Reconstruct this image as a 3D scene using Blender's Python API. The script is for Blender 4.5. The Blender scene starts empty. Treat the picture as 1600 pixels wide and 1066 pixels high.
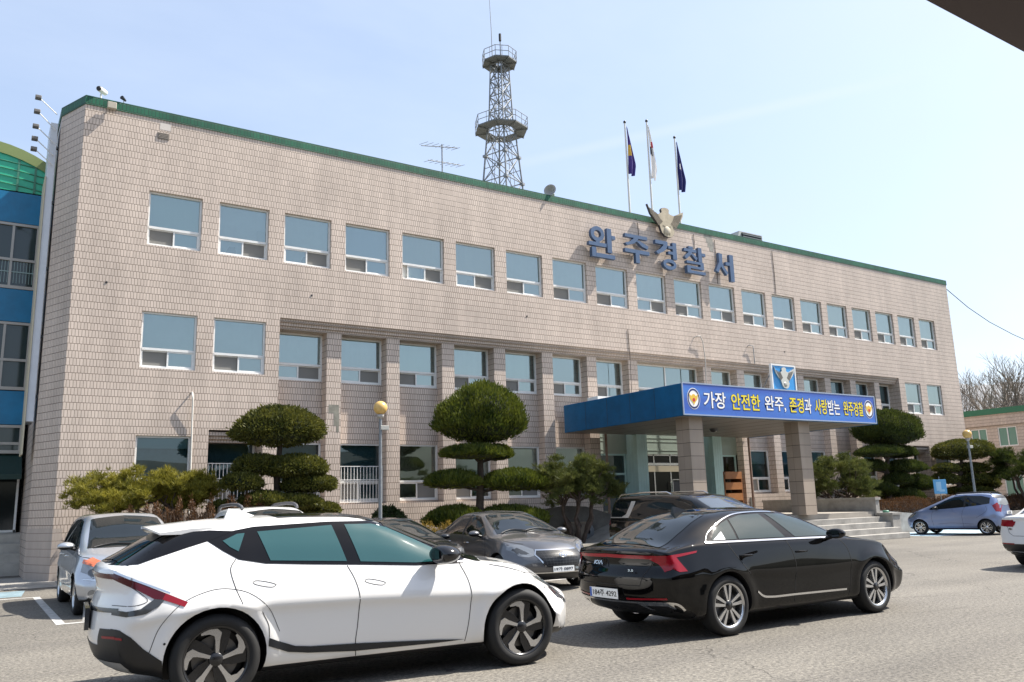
import bpy, bmesh, math, random
from mathutils import Vector, Matrix, geometry
from mathutils.bvhtree import BVHTree
R = math.radians
sc = bpy.context.scene
COL = sc.collection
rnd = random.Random(7)

# ---------------------------------------------------------------- camera
cd = bpy.data.cameras.new('camera'); cam = bpy.data.objects.new('camera', cd); COL.objects.link(cam)
CAM = Vector((-1.6716, -24.8042, 1.5776)); YAW, PITCH, ROLL = 0.577873, 0.195775, -0.029127
fw = Vector((math.sin(YAW)*math.cos(PITCH), math.cos(YAW)*math.cos(PITCH), math.sin(PITCH)))
rt = Vector((math.cos(YAW), -math.sin(YAW), 0)); up = rt.cross(fw)
r2 = math.cos(ROLL)*rt + math.sin(ROLL)*up; u2 = -math.sin(ROLL)*rt + math.cos(ROLL)*up
cam.matrix_world = Matrix(((r2.x, u2.x, -fw.x, CAM.x), (r2.y, u2.y, -fw.y, CAM.y), (r2.z, u2.z, -fw.z, CAM.z), (0, 0, 0, 1)))
cd.sensor_width = 36; cd.lens = 36*1292/1600; cd.clip_start = .05; cd.clip_end = 3000
sc.camera = cam

# ---------------------------------------------------------------- sky and sun
SUN = Vector((.576, -.169, .797)).normalized()
SUN_EL = math.asin(SUN.z); SUN_ROT = math.atan2(SUN.x, SUN.y)
w = bpy.data.worlds.new('World'); sc.world = w; w.use_nodes = True
nt = w.node_tree; N = nt.nodes; L = nt.links
bg = N['Background']; bg.inputs['Strength'].default_value = .098
sky = N.new('ShaderNodeTexSky'); sky.sky_type = 'NISHITA'; sky.sun_disc = False
sky.sun_elevation = SUN_EL; sky.sun_rotation = SUN_ROT; sky.air_density = 1.0; sky.dust_density = 2.2; sky.ozone_density = 1.2
# thin high cloud over the blue: a veil that thickens towards the sun side, and faint streaks
tc = N.new('ShaderNodeTexCoord')
mp = N.new('ShaderNodeMapping'); mp.inputs['Scale'].default_value = (1.6, 5.0, 7.0); mp.inputs['Rotation'].default_value = (R(12), R(-14), R(35))
nz = N.new('ShaderNodeTexNoise'); nz.inputs['Scale'].default_value = 1.3; nz.inputs['Detail'].default_value = 7; nz.inputs['Roughness'].default_value = .55
rp = N.new('ShaderNodeValToRGB'); rp.color_ramp.elements[0].position = .36; rp.color_ramp.elements[1].position = .78
rp.color_ramp.elements[0].color = (.40, .40, .40, 1); rp.color_ramp.elements[1].color = (.66, .66, .66, 1)
mx = N.new('ShaderNodeMixRGB'); mx.inputs['Color2'].default_value = (3.1, 3.6, 4.45, 1)
L.new(tc.outputs['Generated'], mp.inputs['Vector']); L.new(mp.outputs['Vector'], nz.inputs['Vector'])
L.new(nz.outputs['Fac'], rp.inputs['Fac']); L.new(rp.outputs['Color'], mx.inputs['Fac'])
L.new(sky.outputs['Color'], mx.inputs['Color1']); # one faint old vapour trail high in the sky
def vdot(v):
    d = N.new('ShaderNodeVectorMath'); d.operation = 'DOT_PRODUCT'; d.inputs[1].default_value = v; L.new(tc.outputs['Generated'], d.inputs[0]); return d.outputs['Value']
ab = N.new('ShaderNodeMath'); ab.operation = 'ABSOLUTE'; L.new(vdot((.3661, .2226, -.9035)), ab.inputs[0])
m1 = N.new('ShaderNodeMapRange'); m1.interpolation_type = 'SMOOTHSTEP'; m1.inputs['From Min'].default_value = 0; m1.inputs['From Max'].default_value = .010; m1.inputs['To Min'].default_value = 1; m1.inputs['To Max'].default_value = 0; L.new(ab.outputs[0], m1.inputs['Value'])
m2 = N.new('ShaderNodeMapRange'); m2.interpolation_type = 'SMOOTHSTEP'; m2.inputs['From Min'].default_value = .965; m2.inputs['From Max'].default_value = .995; m2.inputs['To Max'].default_value = .17; L.new(vdot((.6592, .6233, .4207)), m2.inputs['Value'])
mm = N.new('ShaderNodeMath'); mm.operation = 'MULTIPLY'; L.new(m1.outputs[0], mm.inputs[0]); L.new(m2.outputs[0], mm.inputs[1])
m3 = N.new('ShaderNodeMixRGB'); m3.inputs['Color2'].default_value = (3.9, 4.1, 4.4, 1); L.new(mm.outputs[0], m3.inputs['Fac']); L.new(mx.outputs['Color'], m3.inputs['Color1']); L.new(m3.outputs['Color'], bg.inputs['Color'])

sd = bpy.data.lights.new('sun', 'SUN'); sd.energy = 3.9; sd.angle = R(.5); sd.color = (1.0, .945, .86)
so = bpy.data.objects.new('sun', sd); COL.objects.link(so); so.rotation_euler = SUN.to_track_quat('Z', 'Y').to_euler(); so.location = (30, -20, 40)
vs = sc.view_settings; vs.view_transform = 'Standard'; vs.look = 'None'; vs.exposure = 1.38; vs.gamma = 1; vs.use_curve_mapping = False

# ---------------------------------------------------------------- materials
def mat(name, col=(.5, .5, .5), rough=.6, metal=0., spec=.5, coat=0., noise=0., nscale=4., bump=0., bscale=60., trans=0., coat_rough=.03, ior=None):
    m = bpy.data.materials.new(name); m.use_nodes = True
    t = m.node_tree; b = t.nodes['Principled BSDF']
    b.inputs['Base Color'].default_value = (*col, 1); b.inputs['Roughness'].default_value = rough; b.inputs['Metallic'].default_value = metal
    b.inputs['Specular IOR Level'].default_value = spec; b.inputs['Coat Weight'].default_value = coat; b.inputs['Coat Roughness'].default_value = coat_rough
    b.inputs['Transmission Weight'].default_value = trans
    if ior: b.inputs['IOR'].default_value = ior
    if noise or bump:
        c = t.nodes.new('ShaderNodeTexCoord')
    if noise:
        n = t.nodes.new('ShaderNodeTexNoise'); n.inputs['Scale'].default_value = nscale; n.inputs['Detail'].default_value = 6; n.inputs['Roughness'].default_value = .65
        t.links.new(c.outputs['Object'], n.inputs['Vector'])
        r = t.nodes.new('ShaderNodeValToRGB'); e = r.color_ramp.elements
        e[0].position = .3; e[1].position = .7
        e[0].color = (*[max(0, x*(1-noise)) for x in col], 1); e[1].color = (*[min(1, x*(1+noise)) for x in col], 1)
        t.links.new(n.outputs['Fac'], r.inputs['Fac']); t.links.new(r.outputs['Color'], b.inputs['Base Color'])
    if bump:
        n = t.nodes.new('ShaderNodeTexNoise'); n.inputs['Scale'].default_value = bscale; n.inputs['Detail'].default_value = 4
        t.links.new(c.outputs['Object'], n.inputs['Vector'])
        k = t.nodes.new('ShaderNodeBump'); k.inputs['Strength'].default_value = bump; k.inputs['Distance'].default_value = .01
        t.links.new(n.outputs['Fac'], k.inputs['Height']); t.links.new(k.outputs['Normal'], b.inputs['Normal'])
    return m

def tile_mat(name, c1, c2, mortar, bw=.082, rh=.2, ms=.0085, stain=.13, off=.5, rough=.45):
    m = bpy.data.materials.new(name); m.use_nodes = True
    t = m.node_tree; b = t.nodes['Principled BSDF']; b.inputs['Roughness'].default_value = rough; b.inputs['Specular IOR Level'].default_value = .35
    uv = t.nodes.new('ShaderNodeUVMap')
    br = t.nodes.new('ShaderNodeTexBrick'); br.offset = off; br.squash = 1
    br.inputs['Scale'].default_value = 1; br.inputs['Brick Width'].default_value = bw; br.inputs['Row Height'].default_value = rh
    br.inputs['Mortar Size'].default_value = ms; br.inputs['Mortar Smooth'].default_value = .2; br.inputs['Bias'].default_value = 0
    br.inputs['Color1'].default_value = (*c1, 1); br.inputs['Color2'].default_value = (*c2, 1); br.inputs['Mortar'].default_value = (*mortar, 1)
    t.links.new(uv.outputs['UV'], br.inputs['Vector'])
    # second, wider horizontal bed joint
    sp = t.nodes.new('ShaderNodeSeparateXYZ'); t.links.new(uv.outputs['UV'], sp.inputs[0])
    dv = t.nodes.new('ShaderNodeMath'); dv.operation = 'MODULO'; dv.inputs[1].default_value = rh
    ad = t.nodes.new('ShaderNodeMath'); ad.operation = 'ADD'; ad.inputs[1].default_value = rh*200+.006
    t.links.new(sp.outputs['Y'], ad.inputs[0]); t.links.new(ad.outputs[0], dv.inputs[0])
    lt = t.nodes.new('ShaderNodeMath'); lt.operation = 'LESS_THAN'; lt.inputs[1].default_value = .017
    t.links.new(dv.outputs[0], lt.inputs[0])
    mj = t.nodes.new('ShaderNodeMixRGB'); mj.inputs['Color2'].default_value = (*[x*.75 for x in mortar], 1)
    t.links.new(lt.outputs[0], mj.inputs['Fac']); t.links.new(br.outputs['Color'], mj.inputs['Color1'])
    # weather stains: broad blotches and vertical runs
    tcn = t.nodes.new('ShaderNodeTexCoord')
    n1 = t.nodes.new('ShaderNodeTexNoise'); n1.inputs['Scale'].default_value = .55; n1.inputs['Detail'].default_value = 5
    t.links.new(tcn.outputs['Object'], n1.inputs['Vector'])
    mpn = t.nodes.new('ShaderNodeMapping'); mpn.inputs['Scale'].default_value = (1.3, 1.3, .12)
    n2 = t.nodes.new('ShaderNodeTexNoise'); n2.inputs['Scale'].default_value = 1.6; n2.inputs['Detail'].default_value = 6
    t.links.new(tcn.outputs['Object'], mpn.inputs['Vector']); t.links.new(mpn.outputs['Vector'], n2.inputs['Vector'])
    av = t.nodes.new('ShaderNodeMath'); av.operation = 'ADD'
    t.links.new(n1.outputs['Fac'], av.inputs[0]); t.links.new(n2.outputs['Fac'], av.inputs[1])
    mr = t.nodes.new('ShaderNodeMapRange'); mr.inputs['From Min'].default_value = .7; mr.inputs['From Max'].default_value = 1.3
    mr.inputs['To Min'].default_value = 1-stain; mr.inputs['To Max'].default_value = 1+stain
    t.links.new(av.outputs[0], mr.inputs['Value'])
    mu = t.nodes.new('ShaderNodeVectorMath'); mu.operation = 'SCALE'
    t.links.new(mj.outputs['Color'], mu.inputs[0]); t.links.new(mr.outputs['Result'], mu.inputs['Scale'])
    t.links.new(mu.outputs['Vector'], b.inputs['Base Color'])
    bp = t.nodes.new('ShaderNodeBump'); bp.inputs['Strength'].default_value = .5; bp.inputs['Distance'].default_value = .004; bp.invert = True
    mxh = t.nodes.new('ShaderNodeMath'); mxh.operation = 'MAXIMUM'
    t.links.new(br.outputs['Fac'], mxh.inputs[0]); t.links.new(lt.outputs[0], mxh.inputs[1])
    t.links.new(mxh.outputs[0], bp.inputs['Height']); t.links.new(bp.outputs['Normal'], b.inputs['Normal'])
    return m

def glass_mat(name, tint, refl=1.45, gl=(1, 1, 1), rough=.01):
    m = bpy.data.materials.new(name); m.use_nodes = True; t = m.node_tree; t.nodes.clear()
    o = t.nodes.new('ShaderNodeOutputMaterial'); tr = t.nodes.new('ShaderNodeBsdfTransparent'); tr.inputs['Color'].default_value = (*tint, 1)
    g = t.nodes.new('ShaderNodeBsdfGlossy'); g.inputs['Roughness'].default_value = rough; g.inputs['Color'].default_value = (*gl, 1)
    f = t.nodes.new('ShaderNodeFresnel'); f.inputs['IOR'].default_value = refl
    mxx = t.nodes.new('ShaderNodeMixShader'); t.links.new(f.outputs[0], mxx.inputs[0]); t.links.new(tr.outputs[0], mxx.inputs[1]); t.links.new(g.outputs[0], mxx.inputs[2])
    t.links.new(mxx.outputs[0], o.inputs['Surface'])
    return m

def leaf_mat(name, c1, c2, rough=.55, trans=.25):
    m = bpy.data.materials.new(name); m.use_nodes = True; t = m.node_tree; t.nodes.clear()
    o = t.nodes.new('ShaderNodeOutputMaterial'); g = t.nodes.new('ShaderNodeNewGeometry')
    r = t.nodes.new('ShaderNodeValToRGB'); r.color_ramp.elements[0].color = (*c1, 1); r.color_ramp.elements[1].color = (*c2, 1)
    n = t.nodes.new('ShaderNodeTexNoise'); n.inputs['Scale'].default_value = 1.7; n.inputs['Detail'].default_value = 3
    tc_ = t.nodes.new('ShaderNodeTexCoord'); t.links.new(tc_.outputs['Object'], n.inputs['Vector'])
    a = t.nodes.new('ShaderNodeMath'); a.operation = 'MULTIPLY_ADD'; a.inputs[1].default_value = .55
    s = t.nodes.new('ShaderNodeMath'); s.operation = 'MULTIPLY_ADD'; s.inputs[1].default_value = 1.5; s.inputs[2].default_value = -.53
    t.links.new(n.outputs['Fac'], s.inputs[0]); t.links.new(g.outputs['Random Per Island'], a.inputs[0]); t.links.new(s.outputs[0], a.inputs[2])
    t.links.new(a.outputs[0], r.inputs['Fac'])
    d = t.nodes.new('ShaderNodeBsdfDiffuse'); d.inputs['Roughness'].default_value = .6
    tl = t.nodes.new('ShaderNodeBsdfTranslucent'); gl = t.nodes.new('ShaderNodeBsdfGlossy'); gl.inputs['Roughness'].default_value = rough
    m1 = t.nodes.new('ShaderNodeMixShader'); m1.inputs[0].default_value = trans
    m2 = t.nodes.new('ShaderNodeMixShader'); m2.inputs[0].default_value = .02
    for q in (d, tl): t.links.new(r.outputs['Color'], q.inputs['Color'])
    t.links.new(d.outputs[0], m1.inputs[1]); t.links.new(tl.outputs[0], m1.inputs[2])
    t.links.new(m1.outputs[0], m2.inputs[1]); t.links.new(gl.outputs[0], m2.inputs[2]); t.links.new(m2.outputs[0], o.inputs['Surface'])
    return m

# ---------------------------------------------------------------- mesh building helpers
class MB:
    """collects shapes and links them as ONE mesh object"""
    def __init__(s): s.v = []; s.f = []; s.m = []; s.sm = []
    def add(s, vs, fs, m=0, smooth=False):
        o = len(s.v); s.v += [tuple(p) for p in vs]
        for f in fs: s.f.append(tuple(i+o for i in f)); s.m.append(m); s.sm.append(smooth)
    def quad(s, a, b, c, d, m=0): s.add((a, b, c, d), ((0, 1, 2, 3),), m)
    def box(s, x0, x1, y0, y1, z0, z1, m=0, bev=0.):
        if bev <= 0:
            vs = [(x, y, z) for z in (z0, z1) for y in (y0, y1) for x in (x0, x1)]
            s.add(vs, ((0, 2, 3, 1), (4, 5, 7, 6), (0, 1, 5, 4), (2, 6, 7, 3), (0, 4, 6, 2), (1, 3, 7, 5)), m)
        else:
            bm = bmesh.new(); bmesh.ops.create_cube(bm, size=1)
            for v in bm.verts: v.co = Vector(((x0+x1)/2+v.co.x*(x1-x0), (y0+y1)/2+v.co.y*(y1-y0), (z0+z1)/2+v.co.z*(z1-z0)))
            bmesh.ops.bevel(bm, geom=bm.edges[:], offset=bev, segments=2, profile=.5, affect='EDGES'); s.bm(bm, m)
    def bm(s, bm, m=0, smooth=False, M=None):
        bm.verts.index_update()
        s.add([(M @ v.co if M else v.co) for v in bm.verts], [tuple(v.index for v in f.verts) for f in bm.faces], m, smooth); bm.free()
    def tube(s, pts, r, n=8, m=0, cap=True, smooth=True):
        pts = [Vector(p) for p in pts]; k = len(pts); rs = r if isinstance(r, (list, tuple)) else [r]*k
        vs = []; prev = None
        for i, p in enumerate(pts):
            d = (pts[min(i+1, k-1)]-pts[max(i-1, 0)]).normalized()
            if prev is None: a = d.cross(Vector((0, 0, 1)) if abs(d.z) < .95 else Vector((1, 0, 0))).normalized()
            else: a = (prev-d*prev.dot(d)).normalized()
            prev = a; b = d.cross(a)
            for j in range(n):
                t = 2*math.pi*j/n; vs.append(p+(a*math.cos(t)+b*math.sin(t))*rs[i])
        fs = [(i*n+j, i*n+(j+1) % n, (i+1)*n+(j+1) % n, (i+1)*n+j) for i in range(k-1) for j in range(n)]
        s.add(vs, fs, m, smooth)
        if cap: s.add(vs[:n], (tuple(reversed(range(n))),), m); s.add(vs[-n:], (tuple(range(n)),), m)
    def lathe(s, prof, n=24, M=None, m=0, smooth=True, ms=None):
        """prof: (radius, height) pairs turned about z"""
        vs = []; fs = []; k = len(prof)
        for r, h in prof:
            for j in range(n):
                t = 2*math.pi*j/n; p = Vector((r*math.cos(t), r*math.sin(t), h)); vs.append(M @ p if M else p)
        for i in range(k-1):
            f = [(i*n+j, i*n+(j+1) % n, (i+1)*n+(j+1) % n, (i+1)*n+j) for j in range(n)]
            if ms: s.add(vs[i*n:(i+2)*n], [(a-i*n, b-i*n, c-i*n, d-i*n) for a, b, c, d in f], ms[i], smooth)
            else: fs += f
        if not ms: s.add(vs, fs, m, smooth)
    def prism(s, out, M, depth, m=0, mside=None, holes=()):
        """2D outline (with holes) extruded by depth along local z"""
        loops = [list(out)]+[list(h) for h in holes]
        pts = [Vector(p) for l in loops for p in l]
        edges = []; o = 0
        for l in loops: edges += [(o+i, o+(i+1) % len(l)) for i in range(len(l))]; o += len(l)
        r = geometry.delaunay_2d_cdt(pts, edges, [], 1 if not holes else 1, 1e-6)
        vv, _, ff = r[0], r[1], r[2]
        if holes:
            def inside(p, l):
                c = False; j = len(l)-1
                for i in range(len(l)):
                    if (l[i][1] > p[1]) != (l[j][1] > p[1]) and p[0] < (l[j][0]-l[i][0])*(p[1]-l[i][1])/(l[j][1]-l[i][1])+l[i][0]: c = not c
                    j = i
                return c
            ff = [f for f in ff if not any(inside(sum((vv[i] for i in f), Vector((0, 0)))/len(f), h) for h in holes)]
        n = len(vv)
        vs = [M @ Vector((p[0], p[1], 0)) for p in vv]+[M @ Vector((p[0], p[1], depth)) for p in vv]
        s.add(vs, [tuple(reversed(f)) for f in ff]+[tuple(i+n for i in f) for f in ff], m)
        for l in loops:
            q = len(l); b = [M @ Vector((p[0], p[1], 0)) for p in l]+[M @ Vector((p[0], p[1], depth)) for p in l]
            s.add(b, [(i, (i+1) % q, q+(i+1) % q, q+i) for i in range(q)], m if mside is None else mside)
    def build(s, name, mats, parent=None, uv=False, sharp=None, loc=None):
        me = bpy.data.meshes.new(name); me.from_pydata(s.v, [], s.f)
        for q in (mats if isinstance(mats, (list, tuple)) else [mats]): me.materials.append(q)
        me.polygons.foreach_set('material_index', s.m); me.polygons.foreach_set('use_smooth', s.sm)
        if uv:
            u = me.uv_layers.new(name='UVMap'); me.update()
            for p in me.polygons:
                n = p.normal
                if abs(n.z) > .75: tu, tv = Vector((1, 0, 0)), Vector((0, 1, 0))
                else: tu = Vector((-n.y, n.x, 0)).normalized(); tv = Vector((0, 0, 1))
                for li in p.loop_indices:
                    c = me.vertices[me.loops[li].vertex_index].co; u.data[li].uv = (c.dot(tu), c.dot(tv))
        me.update()
        if sharp is not None: me.set_sharp_from_angle(angle=R(sharp))
        o = bpy.data.objects.new(name, me); COL.objects.link(o)
        if parent: o.parent = parent
        if loc: o.location = loc
        return o

def tag(o, label=None, cat=None, group=None, kind=None):
    if label: o['label'] = label
    if cat: o['category'] = cat
    if group: o['group'] = group
    if kind: o['kind'] = kind
    return o
def thing(name, label, cat, loc=(0, 0, 0), rz=0, group=None):
    o = bpy.data.objects.new(name, None); COL.objects.link(o); o.location = loc; o.rotation_euler = (0, 0, rz); o.empty_display_size = .2
    return tag(o, label, cat, group)
def copy_tree(o, parent=None):
    c = o.copy(); COL.objects.link(c)
    if parent: c.parent = parent
    for ch in list(o.children): copy_tree(ch, c)
    return c
def text_mesh(body, size, depth=.01, off=0.):
    """glyph outlines as vertices and faces, x right, y up, z depth"""
    c = bpy.data.curves.new('t', 'FONT'); c.body = body; c.size = size; c.extrude = depth/2; c.offset = off; c.align_x = 'CENTER'; c.align_y = 'CENTER'; c.resolution_u = 4
    o = bpy.data.objects.new('t', c); COL.objects.link(o); bpy.context.view_layer.update()
    me = o.evaluated_get(bpy.context.evaluated_depsgraph_get()).to_mesh()
    vs = [v.co.copy() for v in me.vertices]; fs = [tuple(p.vertices) for p in me.polygons]
    bpy.data.objects.remove(o); bpy.data.curves.remove(c)
    return vs, fs
def fit_text(mb, body, M, w, h, depth=.01, off=0., m=0):
    vs, fs = text_mesh(body, 1, depth, off)
    x0 = min(v.x for v in vs); x1 = max(v.x for v in vs); y0 = min(v.y for v in vs); y1 = max(v.y for v in vs)
    mb.add([M @ Vector(((v.x-(x0+x1)/2)/(x1-x0)*w, (v.y-(y0+y1)/2)/(y1-y0)*h, v.z)) for v in vs], fs, m)
def front(x, y, z):   # local x right, y up, z towards the viewer in front of the facade (-y)
    return Matrix(((1, 0, 0, x), (0, 0, -1, y), (0, 1, 0, z), (0, 0, 0, 1)))

M_ = {}
M_['tile'] = tile_mat('facade_tile', (.585, .488, .415), (.52, .434, .368), (.235, .185, .15))
M_['tile_green'] = tile_mat('green_coping_tile', (.008, .085, .045), (.013, .12, .062), (.008, .035, .022), bw=.1, rh=.2, stain=.25, rough=.5)
M_['stone'] = tile_mat('granite_slab', (.36, .295, .235), (.31, .255, .205), (.12, .09, .07), bw=.9, rh=.42, ms=.004, stain=.13, off=0)
M_['alu'] = mat('white_aluminium', (.72, .72, .70), .35, spec=.4, noise=.06, nscale=9)
M_['alu_old'] = mat('dull_aluminium', (.38, .36, .33), .4, metal=.3)
M_['steel'] = mat('galvanised_steel', (.20, .215, .225), .5, metal=.3, noise=.2, nscale=14)
M_['glass'] = glass_mat('window_glass', (.94, 1.0, .995), 3.2, (.86, 1.0, .985))
M_['glass_dark'] = glass_mat('dark_window_glass', (.34, .46, .50), 1.9, (.85, .97, 1.0))
M_['blind'] = mat('roller_blind', (.88, .90, .89), .85, noise=.04, nscale=2)
M_['added_backing'] = mat('backing_tone', (.36, .46, .46), .9, noise=.15, nscale=3)  # tone chosen so unlit window gaps read brighter
M_['screen'] = mat('insect_screen', (.20, .195, .18), .9)
M_['dark'] = mat('dark_room', (.16, .165, .16), .9)
M_['blue'] = mat('blue_fascia_panel', (.002, .088, .21), .5, spec=.2, noise=.22, nscale=1.4)
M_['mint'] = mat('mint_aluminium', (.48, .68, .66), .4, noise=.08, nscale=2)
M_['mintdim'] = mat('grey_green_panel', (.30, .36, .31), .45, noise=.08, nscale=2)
M_['black'] = mat('black_plastic', (.012, .012, .013), .45)
M_['rubber'] = mat('tyre_rubber', (.011, .011, .011), .75)
M_['conc'] = mat('concrete', (.30, .285, .26), .85, noise=.28, nscale=2.2, bump=.3, bscale=40)
M_['concdark'] = mat('weathered_concrete', (.13, .12, .105), .9, noise=.4, nscale=1.6, bump=.3, bscale=30)
M_['white'] = mat('white_paint', (.78, .78, .76), .4)
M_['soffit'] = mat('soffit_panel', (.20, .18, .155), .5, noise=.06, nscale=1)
M_['door'] = mat('stainless', (.5, .48, .44), .25, metal=.9)
# ================================================================ setting: ground
def sheet(name, pts, z, m, kind='structure'):
    b = MB(); b.add([(x, y, z) for x, y in pts], (tuple(range(len(pts))),))
    return tag(b.build(name, m), kind=kind)

def asphalt_mat():
    m = bpy.data.materials.new('worn_asphalt'); m.use_nodes = True; t = m.node_tree; b = t.nodes['Principled BSDF']
    b.inputs['Roughness'].default_value = .85; b.inputs['Specular IOR Level'].default_value = .3
    c = t.nodes.new('ShaderNodeTexCoord')
    def noise(s, d=5, r=.6):
        n = t.nodes.new('ShaderNodeTexNoise'); n.inputs['Scale'].default_value = s; n.inputs['Detail'].default_value = d; n.inputs['Roughness'].default_value = r
        t.links.new(c.outputs['Object'], n.inputs['Vector']); return n
    big, fine = noise(.22, 6), noise(24, 5, .75)
    vo = t.nodes.new('ShaderNodeTexVoronoi'); vo.inputs['Scale'].default_value = 46; t.links.new(c.outputs['Object'], vo.inputs['Vector'])
    r = t.nodes.new('ShaderNodeValToRGB'); e = r.color_ramp.elements
    e[0].position = .32; e[0].color = (.128, .118, .104, 1); e[1].position = .7; e[1].color = (.185, .171, .151, 1)
    t.links.new(big.outputs['Fac'], r.inputs['Fac'])
    r2_ = t.nodes.new('ShaderNodeValToRGB'); e = r2_.color_ramp.elements
    e[0].position = .28; e[0].color = (.22, .22, .22, 1); e[1].position = .72; e[1].color = (1.78, 1.78, 1.76, 1)
    t.links.new(fine.outputs['Fac'], r2_.inputs['Fac'])
    sp = t.nodes.new('ShaderNodeValToRGB'); e = sp.color_ramp.elements
    e[0].position = 0; e[0].color = (1.3, 1.28, 1.22, 1); e[1].position = .62; e[1].color = (.82, .82, .82, 1)
    t.links.new(vo.outputs['Distance'], sp.inputs['Fac'])
    a = t.nodes.new('ShaderNodeMixRGB'); a.blend_type = 'MULTIPLY'; a.inputs['Fac'].default_value = 1
    t.links.new(r.outputs['Color'], a.inputs['Color1']); t.links.new(r2_.outputs['Color'], a.inputs['Color2'])
    a2 = t.nodes.new('ShaderNodeMixRGB'); a2.blend_type = 'MULTIPLY'; a2.inputs['Fac'].default_value = 1
    t.links.new(a.outputs['Color'], a2.inputs['Color1']); t.links.new(sp.outputs['Color'], a2.inputs['Color2'])
    mpx = t.nodes.new('ShaderNodeMapping'); mpx.inputs['Scale'].default_value = (.10, .75, 1); mpx.inputs['Rotation'].default_value = (0, 0, R(4)); t.links.new(c.outputs['Object'], mpx.inputs['Vector'])
    nx_ = noise(1.3, 4); t.links.new(mpx.outputs['Vector'], nx_.inputs['Vector'])
    rx_ = t.nodes.new('ShaderNodeValToRGB'); e = rx_.color_ramp.elements; e[0].position = .34; e[0].color = (.86, .86, .87, 1); e[1].position = .66; e[1].color = (1.08, 1.08, 1.07, 1); t.links.new(nx_.outputs['Fac'], rx_.inputs['Fac'])
    ax_ = t.nodes.new('ShaderNodeMixRGB'); ax_.blend_type = 'MULTIPLY'; ax_.inputs['Fac'].default_value = 1
    t.links.new(a2.outputs['Color'], ax_.inputs['Color1']); t.links.new(rx_.outputs['Color'], ax_.inputs['Color2']); a2 = ax_
    # long wandering cracks and oil drips
    wn = noise(.7, 4); sc_ = t.nodes.new('ShaderNodeVectorMath'); sc_.operation = 'MULTIPLY_ADD'; sc_.inputs[1].default_value = (1.4, 1.4, 0); 
    t.links.new(wn.outputs['Color'], sc_.inputs[0]); t.links.new(c.outputs['Object'], sc_.inputs[2])
    cr = t.nodes.new('ShaderNodeTexVoronoi'); cr.feature = 'DISTANCE_TO_EDGE'; cr.inputs['Scale'].default_value = .16; t.links.new(sc_.outputs['Vector'], cr.inputs['Vector'])
    lt = t.nodes.new('ShaderNodeMath'); lt.operation = 'LESS_THAN'; lt.inputs[1].default_value = .0013; t.links.new(cr.outputs['Distance'], lt.inputs[0])
    oil = noise(1.1, 3); orr = t.nodes.new('ShaderNodeValToRGB'); e = orr.color_ramp.elements
    e[0].position = .66; e[0].color = (1, 1, 1, 1); e[1].position = .80; e[1].color = (.62, .61, .6, 1); t.links.new(oil.outputs['Fac'], orr.inputs['Fac'])
    a3 = t.nodes.new('ShaderNodeMixRGB'); a3.blend_type = 'MULTIPLY'; a3.inputs['Fac'].default_value = 1
    t.links.new(a2.outputs['Color'], a3.inputs['Color1']); t.links.new(orr.outputs['Color'], a3.inputs['Color2'])
    a4 = t.nodes.new('ShaderNodeMixRGB'); a4.inputs['Color2'].default_value = (.07, .063, .055, 1)
    t.links.new(lt.outputs[0], a4.inputs['Fac']); t.links.new(a3.outputs['Color'], a4.inputs['Color1'])
    t.links.new(a4.outputs['Color'], b.inputs['Base Color'])
    bp = t.nodes.new('ShaderNodeBump'); bp.inputs['Strength'].default_value = .55; bp.inputs['Distance'].default_value = .012
    t.links.new(fine.outputs['Fac'], bp.inputs['Height']); t.links.new(bp.outputs['Normal'], b.inputs['Normal'])
    return m
M_['asphalt'] = asphalt_mat()
M_['line'] = mat('road_paint', (.40, .39, .37), .8, noise=.4, nscale=7)
M_['lineblue'] = mat('faded_blue_paint', (.17, .24, .27), .8, noise=.3, nscale=3)
M_['soil'] = mat('planting_soil', (.10, .075, .05), .95, noise=.4, nscale=5, bump=.6, bscale=25)
M_['grassland'] = mat('dry_field', (.14, .12, .07), .95, noise=.35, nscale=.05)
sheet('terrain', [(-900, -900), (900, -900), (900, 900), (-900, 900)], -.012, M_['grassland'])
sheet('car_park', [(-60, -70), (75, -70), (75, 9), (-60, 9)], 0, M_['asphalt'])
# bay lines in front of the hedge
pl = MB()
for x in (-.42, 2.35, 5.05, 7.75, 10.6): pl.add([(x, -10.1, .004), (x+.13, -10.1, .004), (x+.13, -4.6, .004), (x, -4.6, .004)], ((0, 1, 2, 3),))
for x0, x1 in ((-8, -.42), ): pl.add([(x0, -4.72, .004), (x1, -4.72, .004), (x1, -4.6, .004), (x0, -4.6, .004)], ((0, 1, 2, 3),))
for i in range(5):
    a, b_ = (-.29, 2.48, 5.18, 7.88)[i] if i < 4 else 7.88, (2.35, 5.05, 7.75, 10.6)[i] if i < 4 else 10.6
    if i < 4: pl.add([(a, -10.1, .004), (b_, -10.1, .004), (b_, -9.97, .004), (a, -9.97, .004)], ((0, 1, 2, 3),))
tag(pl.build('parking_bay_lines', M_['line']), kind='structure')
sheet('painted_walkway', [(-9, -4.2), (-.6, -4.2), (-.45, -2.6), (-9, -2.6)], .004, M_['lineblue'])
# kerbed planting bed along the front
kb = MB(); kb.box(.4, 16.8, -4.35, -4.2, -.02, .14); kb.box(.4, .55, -4.2, -.1, -.02, .14)
tag(kb.build('kerb', M_['conc']), kind='structure')
sheet('planting_bed', [(.55, -4.2), (16.8, -4.2), (16.8, .3), (.55, .3)], .11, M_['soil'])
sheet('pavement', [(-9, -2.2), (.4, -2.2), (.4, 2.4), (-9, 2.4)], .012, M_['conc'])

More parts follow.
